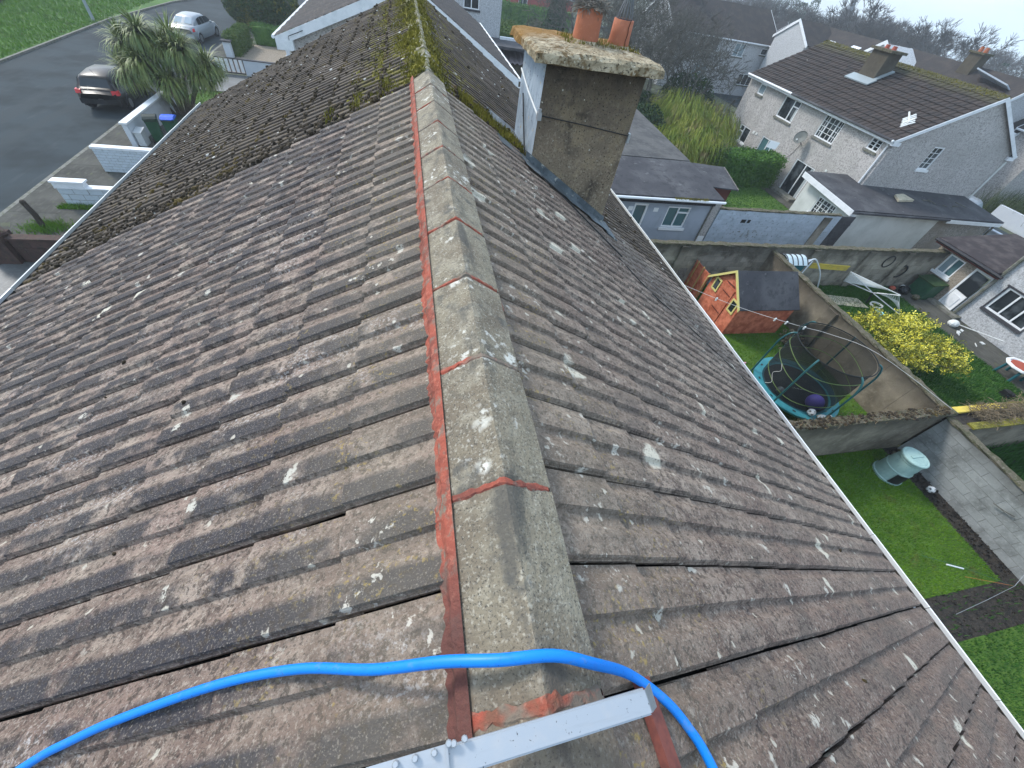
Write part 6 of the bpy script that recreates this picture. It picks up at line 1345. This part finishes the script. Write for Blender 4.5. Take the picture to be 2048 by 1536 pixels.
part('lead_flashing', MB().prism([(25.55, 23.2, 5.76), (26.05, 23.2, 6.0), (26.05, 25.0, 6.0), (25.55, 25.0, 5.76)], (-.02, 0, .06)), 'lamp_grey', ch2); part('lead_flashing', MB().prism([(26.0, 23.30, 5.98), (27.0, 23.30, 6.46), (27.0, 23.5, 6.46), (26.0, 23.5, 5.98)], (-.02, 0, .06)), 'lamp_grey', ch2)
m = MB()
for i in range(6): m.obox((24.0 + i * .09, 18.45 + i * .10, 4.98 + i * .045), (.55, -.1 + .03 * (i % 3), .275), (.0, .07, 0), (-.01, 0, .025))
m.obox((24.3, 18.5, 5.2), (.5, .75, .27), (.05, -.03, .0), (0, 0, .05)); part('slipped_battens', m, 'litter', r1_, label='pale broken battens where tiles have slipped')
m = MB().lathe([(.0005, .0), (.16, .02), (.30, .07), (.36, .11), (.355, .118), (.30, .08), (.0005, .012)], (23.1, 22.95, 2.95), 18, axis=(-.75, -.25, .45)); ds = thing('satellite_dish', 'grey satellite dish on the wall of the pebble-dashed house', 'satellite dish', (23.3, 22.9, 2.9)); part('reflector', m, 'dish_grey', ds); part('arm', MB().tube([(23.48, 23.0, 2.6), (23.25, 22.98, 2.75), (23.12, 22.95, 2.93)], .025, 6).tube([(23.1, 22.93, 2.72), (22.78, 22.82, 2.85)], .014, 5), 'black_plastic', ds); part('receiver', MB().sphere((22.76, 22.82, 2.88), .05, 8, 6), 'litter', ds)
part('cable', MB().tube([(23.48, 23.05, 2.6), (23.47, 23.3, 1.9), (23.47, 24.2, .9), (23.47, 24.5, .1)], .012, 4), 'black_plastic', t)
solo('sign_board', MB().obox((22.2, 24.2, 1.95), (.45, -.35, 0), (.12, .05, .38), (.02, .02, 0)).tube([(22.4, 24.05, 0), (22.4, 24.05, 1.95)], .03, 6), 'white_upvc', 'white board on a post in front of the patio window above the hedge', 'board', (22.4, 24, 0))
part('vent', MB().box((23.46, 27.3, 1.8), (23.498, 27.5, 1.95)).box((23.46, 27.0, 1.82), (23.498, 27.15, 1.95)), 'litter', t)
for (a, b) in ((26.0, .62), (23.7, .55), (20.2, 2.1)): part('vent', MB().box((23.46, a, b), (23.498, a + .12, b + .1)), 'litter', t)
# annex
t = thing('annex', 'cream rendered lean-to annex with a dark felt roof beside the pebble-dashed house', 'annex', (26, 16.5, 0))
m = MB(); ao = (21.0, 15.25, 0); wall_open(m, ao, (0, 1, 0), (-1, 0, 0), 3.45, 2.05, [(.95, .95, 2.25, 1.82)], .09)
m.quad((21.0, 15.25, 0), (27.0, 15.25, 0), (27.0, 15.25, 2.05), (21.0, 15.25, 2.05)); m.quad((23.45, 18.7, 0), (21.0, 18.7, 0), (21.0, 18.7, 2.05), (23.45, 18.7, 2.05))
part('wall', m, 'cream_render', t); part('wall', MB().box((27.01, 15.27, 0), (31.3, 17.7, 1.95)), 'pebble_dark', t, label='grey pebble-dashed end of the annex')
window(t, ao, (0, 1, 0), (-1, 0, 0), .95, .95, 2.25, 1.82, cols=(.3, .7), bars=(2, 4), sill_mat='white_upvc')
part('roof', MB().prism([(20.62, 15.05, 2.14), (31.5, 15.05, 1.98), (31.5, 17.74, 2.2), (23.4, 17.74, 2.36), (23.4, 18.85, 2.44), (20.62, 18.85, 2.44)], (0, 0, .07)), 'felt', t)
part('fascia', MB().prism([(20.57, 15.0, 1.93), (20.57, 18.9, 2.2), (20.57, 18.9, 2.46), (20.57, 15.0, 2.2)], (.04, 0, 0)), 'white_paint', t); part('fascia', MB().box((20.6, 15.0, 1.93), (20.95, 15.3, 2.1)), 'white_paint', t)
part('gutter', MB().tube([(20.6, 14.97, 2.12), (27.2, 14.97, 2.04)], .065, 8), 'felt', t); part('fascia', MB().prism([(27.2, 14.99, 1.86), (31.4, 14.99, 1.80), (31.4, 14.99, 1.98), (27.2, 14.99, 2.04)], (0, .03, 0)), 'white_paint', t)
part('downpipe', MB().tube([(21.05, 15.16, 2.05), (21.05, 15.16, 0)], .05, 8), 'white_upvc', t); part('downpipe', MB().tube([(31.35, 15.2, 1.95), (31.35, 15.2, 0)], .06, 8), 'kerb_stone', t)
part('roof_light', MB().prism([(24.6, 16.2, 2.28), (25.9, 16.4, 2.27), (25.7, 17.0, 2.32), (24.9, 16.8, 2.33)], (0, 0, .10)), 'slab', t)
m = MB()
for i in range(6): m.tube([(26.5 + i * .5 + random.random(), 15.8 + random.random(), 2.28), (26.9 + i * .5, 15.9 + random.random(), 2.3)], .025, 5)
part('debris', m, 'bark', t)
# ---------------------------------------------------------------- cottage on the far side of the garden
t = thing('cottage', 'white pebble-dashed house with a brown roofed side extension and open door', 'house', (26, 8, 0))
CX = 23.9; m = MB(); co = (CX, 9.84, 0); wall_open(m, co, (0, 1, 0), (-1, 0, 0), 2.72, 2.12, [(.06, .0, .9, 1.9), (1.37, 1.02, 2.12, 1.86)], .1); m.quad((CX, 12.56, 0), (28.4, 12.56, 0), (28.4, 12.56, 2.4), (CX, 12.56, 2.12)); part('wall', m, 'pebble_tan', t, label='tan pebble-dashed extension wall')
m = MB(); wo = (CX, -2, 0); wall_open(m, wo, (0, 1, 0), (-1, 0, 0), 11.82, 4.9, [(9.72, .9, 11.28, 1.92), (6.5, .9, 8.3, 1.92), (9.9, 3.3, 11.2, 4.3)], .1); m.quad((CX, 9.82, 0), (31, 9.82, 0), (31, 9.82, 4.9), (CX, 9.82, 4.9)); m.quad((31, -2, 0), (CX, -2, 0), (CX, -2, 4.9), (31, -2, 4.9)); part('wall', m, 'pebble_white', t)
for op in ((9.72, .9, 11.28, 1.92), (6.5, .9, 8.3, 1.92), (9.9, 3.3, 11.2, 4.3)): window(t, wo, (0, 1, 0), (-1, 0, 0), *op, cols=(.34, .67), sill_mat='felt')
m = MB()
for b in ((9.64, .86, 9.70, 1.97), (11.30, .86, 11.36, 1.97)): m.box((CX - .025, b[0] - 2, b[1]), (CX - .003, b[2] - 2, b[3]))
m.box((CX - .03, 7.6, 1.93), (CX - .003, 9.4, 2.0)); part('window_surround', m, 'felt', t)
window(t, co, (0, 1, 0), (-1, 0, 0), 1.37, 1.02, 2.12, 1.86, cols=(.5,), pane=['glass_green', 'glass_pale'], sill_mat='white_upvc')
d = part('door', MB().box((CX - .01, 9.92, .05), (CX + .04, 9.98, 1.9)).box((CX - .01, 10.66, .05), (CX + .04, 10.74, 1.9)).box((CX - .01, 9.98, 1.82), (CX + .04, 10.66, 1.9)).box((CX - .01, 9.98, 0), (CX + .04, 10.66, .05)), 'white_upvc', t, label='white door with a dark upper pane, standing ajar')
m = MB().obox((CX - .0, 10.64, .06), (-.14, -.64, 0), (.05, -.01, 0), (0, 0, .80)); part('door_leaf', m, 'white_upvc', d); part('raised_panel', MB().obox((CX - .05, 10.50, .22), (-.075, -.36, 0), (-.012, .002, 0), (0, 0, .5)), 'white_paint', d)
part('pane', MB().obox((CX - .0, 10.64, .90), (-.14, -.64, 0), (.04, -.01, 0), (0, 0, .9)), 'glass_dark', d)
part('roof', MB().prism([(23.55, 9.86, 2.16), (23.55, 12.72, 2.16), (28.2, 12.72, 2.5), (28.2, 9.86, 2.5)], (0, 0, .07)), 'felt_brown', t); part('gutter', MB().tube([(23.5, 9.6, 2.14), (23.5, 12.75, 2.14)], .065, 8), 'black_soffit', t)
part('fascia', MB().box((23.56, 9.7, 2.0), (23.6, 12.7, 2.15)), 'dark_wood_gap_shade', t)
part('downpipe', MB().tube([(CX - .08, 9.83, 4.9), (CX - .08, 9.83, 0)], .075, 8), 'kerb_stone', t); part('roof_flashing', MB().prism([(25.2, 9.9, 2.38), (27.8, 9.9, 2.56), (27.2, 10.4, 2.52), (25.9, 10.3, 2.43)], (0, 0, .05)), 'litter', t)
part('roof', MB().prism([(23.5, -2.2, 4.85), (23.5, 10.0, 4.85), (27.5, 10.0, 7.0), (27.5, -2.2, 7.0)], (0, 0, .08)), 'slate_far', t); part('roof', MB().prism([(31.5, -2.2, 4.85), (31.5, 10.0, 4.85), (27.52, 10.0, 7.0), (27.52, -2.2, 7.0)], (0, 0, .08)), 'slate_far', t)
part('gable', MB().prism([(CX, 9.7, 4.9), (31, 9.7, 4.9), (27.5, 9.7, 6.9)], (0, .1, 0)), 'pebble_white', t)
part('plinth', MB().box((23.5, 9.5, .02), (23.895, 12.5, .12)), 'kerb_stone', t)
# ---------------------------------------------------------------- front of that street: car, walls
car('parked_car', 'silver hatchback parked beyond the annex roof', (35.7, 20.9, 0), R_(22), 'car_silver', 'hatch', 'car_glass_pale')
solo('street_wall', MB().box((40.2, 8, 0), (40.45, 20.3, 1.0)), 'white_wall', 'white wall along the street beyond the silver hatchback', 'wall', (40.3, 15, 0))
solo('street_wall', MB().box((33.0, 13.2, 0), (33.2, 16.4, 1.15)).box((32.95, 13.15, 1.152), (33.25, 16.45, 1.22)), 'white_wall', 'short white wall with a pale coping behind the cottage extension roof', 'wall', (33.1, 15, 0))
t = thing('garden_gate', 'small white barred gate behind the annex', 'gate', (33.1, 16.8, 0))
for i in range(6): part('bar', MB().box((33.08, 16.48 + i * .12, .1), (33.12, 16.52 + i * .12, 1.1)), 'white_paint', t)
part('rail', MB().box((33.07, 16.46, 1.1), (33.13, 17.15, 1.15)).box((33.07, 16.46, .3), (33.13, 17.15, .35)), 'white_paint', t)
# ================================================================ BACKGROUND HOUSES
def simple_house(name, label, x0, x1, y0, y1, ze, zr, mat, ridge='y', wins=(), roofm='slate_far', barge='white_paint', chim=None, ov=.25, skylights=()):
    t = thing(name, label, 'house', ((x0 + x1) / 2, (y0 + y1) / 2, 0)); m = MB(); by = {}
    for f in ('S', 'N', 'W', 'E'):
        o, u, n, L = {'S': ((x0, y0, 0), (1, 0, 0), (0, -1, 0), x1 - x0), 'N': ((x0, y1, 0), (1, 0, 0), (0, 1, 0), x1 - x0), 'W': ((x0, y0, 0), (0, 1, 0), (-1, 0, 0), y1 - y0), 'E': ((x1, y0, 0), (0, 1, 0), (1, 0, 0), y1 - y0)}[f]
        ws = [w for w in wins if w[0] == f]; wall_open(m, o, u, n, L, ze, [w[1] for w in ws], .1)
        for w in ws: by.setdefault(f, []).append((o, u, n, w))
    xm, ym = (x0 + x1) / 2, (y0 + y1) / 2
    if ridge == 'y':
        for y in (y0, y1): m.add([(x0, y, ze), (x1, y, ze), (xm, y, zr - .08)], [(0, 1, 2)])
    else:
        for x in (x0, x1): m.add([(x, y0, ze), (x, y1, ze), (x, ym, zr - .08)], [(0, 1, 2)])
    part('wall', m, mat, t)
    for f in by:
        for o, u, n, w in by[f]: window(t, o, u, n, *w[1], cols=w[2], pane=w[3] if len(w) > 3 else 'glass_dark')
    dz = (zr - ze)
    for s in (-1, 1):
        if ridge == 'y':
            xe = xm + s * ((x1 - x0) / 2 + ov); zz = ze - dz * ov / ((x1 - x0) / 2); p = [(xm, y0 - .2, zr), (xe, y0 - .2, zz), (xe, y1 + .2, zz), (xm, y1 + .2, zr)]
            for y in (y0 - .24, y1 + .21): part('bargeboard', MB().prism([(xm, y, zr + .08), (xe, y, zz + .08), (xe, y, zz - .16), (xm, y, zr - .16)], (0, .03, 0)), barge, t)
            part('gutter', MB().tube([(xe, y0 - .2, zz), (xe, y1 + .2, zz)], .07, 6), barge, t)
        else:
            ye = ym + s * ((y1 - y0) / 2 + ov); zz = ze - dz * ov / ((y1 - y0) / 2); p = [(x0 - .2, ym, zr), (x0 - .2, ye, zz), (x1 + .2, ye, zz), (x1 + .2, ym, zr)]
            for x in (x0 - .24, x1 + .21): part('bargeboard', MB().prism([(x, ym, zr + .08), (x, ye, zz + .08), (x, ye, zz - .16), (x, ym, zr - .16)], (.03, 0, 0)), barge, t)
            part('gutter', MB().tube([(x0 - .2, ye, zz), (x1 + .2, ye, zz)], .07, 6), barge, t)
        rf = part('roof', MB().prism(p, (0, 0, .07)), roofm, t)
        if s < 0:
            for (u_, v_, w_) in skylights:
                a = Vector(p[0]).lerp(Vector(p[1]), v_ + .12) ; yy = y0 + u_; b = Vector((a.x, yy, a.z)) if ridge == 'y' else Vector((x0 + u_, a.y, a.z)); dd = (Vector(p[1]) - Vector(p[0])).normalized(); 
                part('roof_light', MB().obox(b + Vector((0, 0, .08)), dd * 1.0, Vector((0, w_, 0)) if ridge == 'y' else Vector((w_, 0, 0)), (0, 0, .05)), 'skylight', rf)
    if chim:
        c = part('chimney', MB().box((chim[0] - .4, chim[1] - .5, zr - 1), (chim[0] + .4, chim[1] + .5, zr + .7)), 'wall_render', t); part('chimney_cap', MB().box((chim[0] - .5, chim[1] - .6, zr + .702), (chim[0] + .5, chim[1] + .6, zr + .82)), 'wall_cap', c)
        for k in (-.2, .2): part('chimney_pot', MB().lathe([(.14, zr + .82), (.12, zr + 1.1)], (chim[0], chim[1] + k, 0), 8), 'terracotta', c)
    return t
simple_house('far_house', 'pale pebble-dashed house seen through the bare branches', 26.5, 39.2, 48.7, 57, 4.7, 7.0, 'pebble_white', 'x', [('S', (3.99, 3.45, 5.65, 4.57), (.5,)), ('S', (7.6, 3.3, 8.9, 4.4), (.5,), 'glass_pale'), ('S', (10.95, 3.75, 11.75, 4.3), ()), ('S', (3.6, .9, 5.4, 2.3), (.5,), 'glass_pale'), ('S', (9.6, 1.0, 11.6, 2.0), (.33, .66))], chim=(29.5, 52.8))
simple_house('far_house', 'long dark roofed house with rooflights and a white bordered cross gable', 38.2, 45.5, 37.5, 50.5, 4.7, 6.85, 'pebble_white', 'y', [('W', (8.9, 3.3, 9.8, 4.4), (.5,))], skylights=[(7.3, .25, .8), (5.2, .25, .8), (2.2, .2, 1.0)])
t = thing('cross_gable', 'white bordered front gable projecting from the house with rooflights', 'gable', (37.9, 45.6, 0))
m = MB().prism([(37.7, 43.2, 0), (37.7, 48.0, 0), (37.7, 48.0, 5.55), (37.7, 45.6, 6.95), (37.7, 43.2, 5.55)], (3.5, 0, 0)); part('wall', m, 'pebble_white', t)
for s in (-1, 1): part('bargeboard', MB().prism([(37.6, 45.6, 7.12), (37.6, 45.6 + s * 2.7, 5.52), (37.6, 45.6 + s * 2.7, 5.3), (37.6, 45.6, 6.88)], (.06, 0, 0)), 'white_paint', t); part('roof', MB().prism([(37.65, 45.6, 7.0), (37.65, 45.6 + s * 2.7, 5.42), (41.2, 45.6 + s * 2.7, 5.42), (41.2, 45.6, 7.0)], (0, 0, .08)), 'slate_far', t)
window(t, (37.7, 43.2, 0), (0, 1, 0), (-1, 0, 0), .6, 3.6, 1.3, 4.3, cols=(), rev=-.02)
simple_house('far_house', 'house with a small white gable peeping over the tiled ridge', 38.5, 45.5, 25.5, 36.0, 4.7, 6.9, 'pebble_white', 'y', chim=(41.5, 30.2))
t = thing('cross_gable', 'small white gable just behind the chimney of the tiled roof', 'gable', (38, 35, 0))
part('wall', MB().prism([(38.0, 33.4, 0), (38.0, 36.6, 0), (38.0, 36.6, 6.0), (38.0, 35.2, 7.0), (38.0, 33.4, 5.9)], (3, 0, 0)), 'pebble_white', t)
for s in (-1, 1): part('bargeboard', MB().prism([(37.9, 35.2, 7.22), (37.9, 35.2 + s * 2.0, 5.95), (37.9, 35.2 + s * 2.0, 5.7), (37.9, 35.2, 6.95)], (.06, 0, 0)), 'white_paint', t)
simple_house('far_house', 'dark roofed house with four rooflights at the end of the row', 42.5, 50, 24.5, 33.2, 4.4, 6.35, 'pebble_white', 'y', skylights=[(5.6, .15, .5), (4.2, .15, .5), (2.9, .15, .5), (2.1, .15, .5)])
solo('solar_roof', MB().prism([(40.4, 28.9, 6.9), (40.4, 26.2, 6.5), (41.2, 26.2, 6.2), (41.2, 28.9, 6.6)], (0, 0, .08)), 'block_painted', 'grey panel roof section behind the tiled ridge', 'roof panel', (40.8, 27.5, 6.5))
simple_house('far_house', 'pebble-dashed gable house behind the right hand gable of the tiled roof', 42.5, 53.5, 22.2, 24.4, 4.7, 7.7, 'pebble', 'y')
simple_house('far_house', 'red brick house at the far end of the gardens', 13.0, 26, 82, 90, 3.2, 6.0, 'red_wall', 'x', [('S', (4.2, 1.6, 5.6, 2.8), (.5,))])
for i, (x, y, l) in enumerate([(62, 62, 'distant pale house below the bare woods, furthest along the row'), (74, 48, 'distant pale house half hidden by bare trees beyond the rooflights'), (56, 78, 'distant pale house behind the twiggy tree tops')]): simple_house('distant_house', l, x, x + 9, y, y + 7, 3.0, 5.2, 'pebble_white', 'x')
hedge_box('hedge', 'long dark hedge in front of the red brick house', (9.5, 75.5, -.1), (24, 77, 2.0), 'hedge', 6000, .14, jit=.12)
hedge_box('hedge', 'pale green hedge beside the tall pale block', (9.0, 52, -.1), (12, 60, 2.0), 'hedge_light', 4000, .12, jit=.1)
def conifer(label, c, h, r, mat='conifer', n=5000, name='conifer', group=None):
    t = thing(name, label, 'conifer', c, group); z = rng.uniform(0, 1, n) ** .8; an = rng.uniform(0, 6.283, n); rr = r * (np.clip(1.15 - z, .08, 1)) ** .55 * (.55 + .45 * rng.uniform(size=n)); part('foliage', quads_cloud(np.c_[c[0] + rr * np.cos(an), c[1] + rr * np.sin(an), c[2] + .1 + z * h], .14, up=1.), mat, t); part('trunk', MB().tube([c, (c[0], c[1], c[2] + h * .8)], .15, 6, r2=.04), 'bark', t); return t
conifer('tall dark conifer standing behind the chimney cap', (19.5, 68, -.02), 4.6, 1.6)
bush('pale tufted grass clump in front of the dark conifer', (16.2, 66, .8), (1.4, 1.4, 1.1), 3000, .12, 'rough_grass')
# ================================================================ TREES
def bare_tree(name, label, loc, h, seed, spread=.75, depth=5, nb=3, r0=None, mat='bark', group=None, twigs=True, minr=.008, lean=(0, 0), trunks=1, upb=.15):
    r = random.Random(seed); t = thing(name, label, 'tree', loc, group); T = MB(); C = []
    def seg(m, a, b, ra, rb, n):
        m.tube([a, b], ra, n, r2=rb)
    def grow(p, d, L, rad, k):
        q = p; nseg = 2 if k > 1 else 1
        for s in range(nseg):
            d2 = (d + Vector((r.gauss(0, .16), r.gauss(0, .16), r.gauss(.03, .10)))).normalized(); e = q + d2 * (L / nseg); rb = max(rad * (.86 if s == 0 and nseg > 1 else .72), minr * .7)
            if k >= 3: seg(T, q, e, rad, rb, 6)
            else: C.append((q, e, max(rad, minr), max(rb, minr * .6)))
            q, d, rad = e, d2, rb
        if k == 0: return
        for i in range(nb + (1 if k <= 2 else 0)):
            ax = Vector((r.gauss(0, 1), r.gauss(0, 1), r.gauss(0, .6))); ax -= d * ax.dot(d); ax.normalize(); nd = (d * (1 - spread * .45) + ax * spread * r.uniform(.6, 1.15) + Vector((0, 0, upb))).normalized()
            grow(q if i else q, nd, L * r.uniform(.62, .86), rad * r.uniform(.6, .8), k - 1)
    r0 = r0 or h * .022
    for i in range(trunks):
        a = 6.28 * i / max(trunks, 1); off = Vector((.35 * math.cos(a), .35 * math.sin(a), 0)) * (trunks > 1)
        grow(off, Vector((lean[0] + .28 * math.cos(a) * (trunks > 1), lean[1] + .28 * math.sin(a) * (trunks > 1), 1)).normalized(), h * .30, r0 * (1 if trunks == 1 else .7), depth)
    part('trunk', T, mat, t, local=True)
    A = np.array([(*c[0], *c[1], c[2], c[3]) for c in C]); a, b, ra, rb = A[:, :3], A[:, 3:6], A[:, 6:7], A[:, 7:8]; d = b - a; d /= np.linalg.norm(d, axis=1)[:, None] + 1e-9
    u = np.cross(d, np.array([.31, .52, .8])); u /= np.linalg.norm(u, axis=1)[:, None]; v = np.cross(d, u); V = []
    for p, rr in ((a, ra), (b, rb)):
        for k in range(3): an = 2.0944 * k; V.append(p + (u * math.cos(an) + v * math.sin(an)) * rr)
    V = np.stack(V, 1).reshape(-1, 3); o = np.arange(len(A))[:, None] * 6; F = np.concatenate([np.concatenate([o + i, o + (i + 1) % 3, o + 3 + (i + 1) % 3, o + 3 + i], 1) for i in range(3)])
    part('crown', (V, F), mat, t, local=True); return t
bare_tree('bare_tree', 'bare spreading tree in front of the pale far house', (24.0, 40.0, 0), 7.8, 11, .8, 5, 3, trunks=4, minr=.012)
bare_tree('bare_tree', 'bare many-stemmed tree directly behind the chimney pots', (16.4, 35.5, 0), 7.8, 12, .75, 5, 3, trunks=4, minr=.012)
bare_tree('bare_tree', 'bare tree with tangled twigs between the chimney and the pale far house', (19.5, 37.5, 0), 7.8, 13, .8, 5, 3, trunks=4, minr=.013)
bare_tree('bare_tree', 'tall bare tree behind the tangled garden trees', (24, 55, 0), 9, 14, .7, 5, 3, trunks=2, minr=.014)
bare_tree('bare_tree', 'bare tree leaning over the outbuilding roof behind the chimney', (13.6, 31.5, 0), 7.0, 31, .8, 5, 3, trunks=4, minr=.012)
bare_tree('bare_tree', 'bare bushy tree standing among the weeping shrubs', (21.0, 33.5, 0), 6.6, 32, .85, 5, 3, trunks=4, minr=.013)
bare_tree('bare_tree', 'bare twiggy tree close to the far house windows', (27.0, 43.5, 0), 7.0, 33, .85, 5, 3, trunks=3, minr=.016)
bare_tree('bare_tree', 'tall bare tree against the gable of the far house', (20.5, 47, 0), 9.5, 34, .75, 5, 3, trunks=4, minr=.014)
bare_tree('bare_tree', 'bare tree beyond the small clay pot', (15.5, 44, 0), 8.5, 35, .75, 5, 3, trunks=4, minr=.014)
bare_tree('bare_tree', 'bare leafless tree beside the street beyond the tiled roof gable', (41.5, 18.2, 0), 7.5, 15, .7, 5, 3, trunks=2, minr=.012)
q = np.c_[rng.uniform(40.5, 50, 9000), rng.uniform(10, 22, 9000), np.zeros(9000)]
stuff('scrub', blades(q, 1.6, .02, .7), 'rough_grass', 'brown-green scrub bank beyond the white street wall', 'scrub')
# woods on the skyline: shared prototypes, each tree its own thing
pr = [bare_tree('woodland_tree', 'leafless woodland tree in the misty wood on the skyline', (96, 92, drop(96, 92)), 9, 21, .62, 5, 3, mat='twigs_far', minr=.028, group='trees of the skyline wood'),
      bare_tree('woodland_tree', 'leafless woodland tree in the misty wood on the skyline', (110, 88, drop(110, 88)), 9.5, 22, .55, 5, 3, mat='twigs_far', minr=.028, group='trees of the skyline wood', trunks=2),
      bare_tree('woodland_tree', 'leafless woodland tree in the misty wood on the skyline', (104, 101, drop(104, 101)), 8.5, 23, .7, 5, 3, mat='twigs_far', minr=.028, group='trees of the skyline wood', trunks=3)]
n = 0
for i in range(400):
    az = R_(random.uniform(8, 66)); r = random.uniform(92, 215); x, y = r * math.sin(az), r * math.cos(az)
    if n >= 120: break
    if r < 110 and 20 < math.degrees(az) < 30: continue
    o = copy_tree(pr[n % 3]); o.location = (x, y, drop(x, y) - .1); s = random.uniform(.62, .92) * (1 + (r - 92) / 320); 
    o.scale = (s * random.uniform(.9, 1.25), s * random.uniform(.9, 1.25), s); o.rotation_euler = (0, 0, random.uniform(0, 6.28)); n += 1
for (az, r, s, l) in ((45.2, 105, 1.22, 'tallest leafless tree rising above the skyline wood'), (51.2, 115, 1.10, 'leafless tree above the chimney stack of the row, on the skyline'), (53.3, 118, 1.12, 'rightmost rounded leafless tree standing clear on the skyline')):
    o = copy_tree(pr[0]); a = R_(az); o.location = (r * math.sin(a), r * math.cos(a), drop(r * math.sin(a), r * math.cos(a))); o.scale = (s, s, s); o['label'] = l; o['group'] = 'lone skyline trees'; o.rotation_euler = (0, 0, az)
cp = conifer('dark conifer in the misty skyline wood', (120, 125, drop(120, 125)), 8, 2.2, n=1500, group='conifers of the skyline wood'); cp.name = 'woodland_conifer'
for c in cp.children: c.data.transform(Matrix.Identity(4))
for (az, r, s) in ((37.5, 165, 1.2), (38.4, 172, 1.35), (39.3, 160, 1.1), (40.2, 170, 1.25), (58, 170, 1.0), (59.5, 165, 1.1), (57, 180, 1.2), (61, 160, .9), (56, 150, .8), (36.4, 170, 1.3), (30, 190, 1.4), (33, 180, 1.3)):
    o = copy_tree(cp); a = R_(az); o.location = (r * math.sin(a), r * math.cos(a), drop(r * math.sin(a), r * math.cos(a))); o.scale = (s, s, s)
a = R_(43.1); r = 200; x, y = r * math.sin(a), r * math.cos(a); z = drop(x, y)
t = thing('church_spire', 'thin grey church spire above the skyline wood', 'church spire', (x, y, z)); part('tower', MB().box((x - 2, y - 2, z), (x + 2, y + 2, z + 7)), 'spire_stone', t); part('spire', MB().lathe([(2.2, z + 7), (1.1, z + 10.5), (.06, z + 14.2)], (x, y, 0), 8), 'spire_stone', t)
# ================================================================ HAZE
h = bpy.data.materials.new('haze'); h.use_nodes = True; hn = h.node_tree.nodes; hn.remove(hn['Principled BSDF']); vp = hn.new('ShaderNodeVolumePrincipled'); vp.inputs['Color'].default_value = (.84, .92, 1.0, 1); vp.inputs['Density'].default_value = .0011; vp.inputs['Anisotropy'].default_value = .2
h.node_tree.links.new(vp.outputs['Volume'], hn['Material Output'].inputs['Volume']); MATS['haze'] = h
stuff('haze', MB().box((-440, -320, -24), (440, 440, 22)), 'haze', 'thin pale haze over the whole neighbourhood', 'haze')
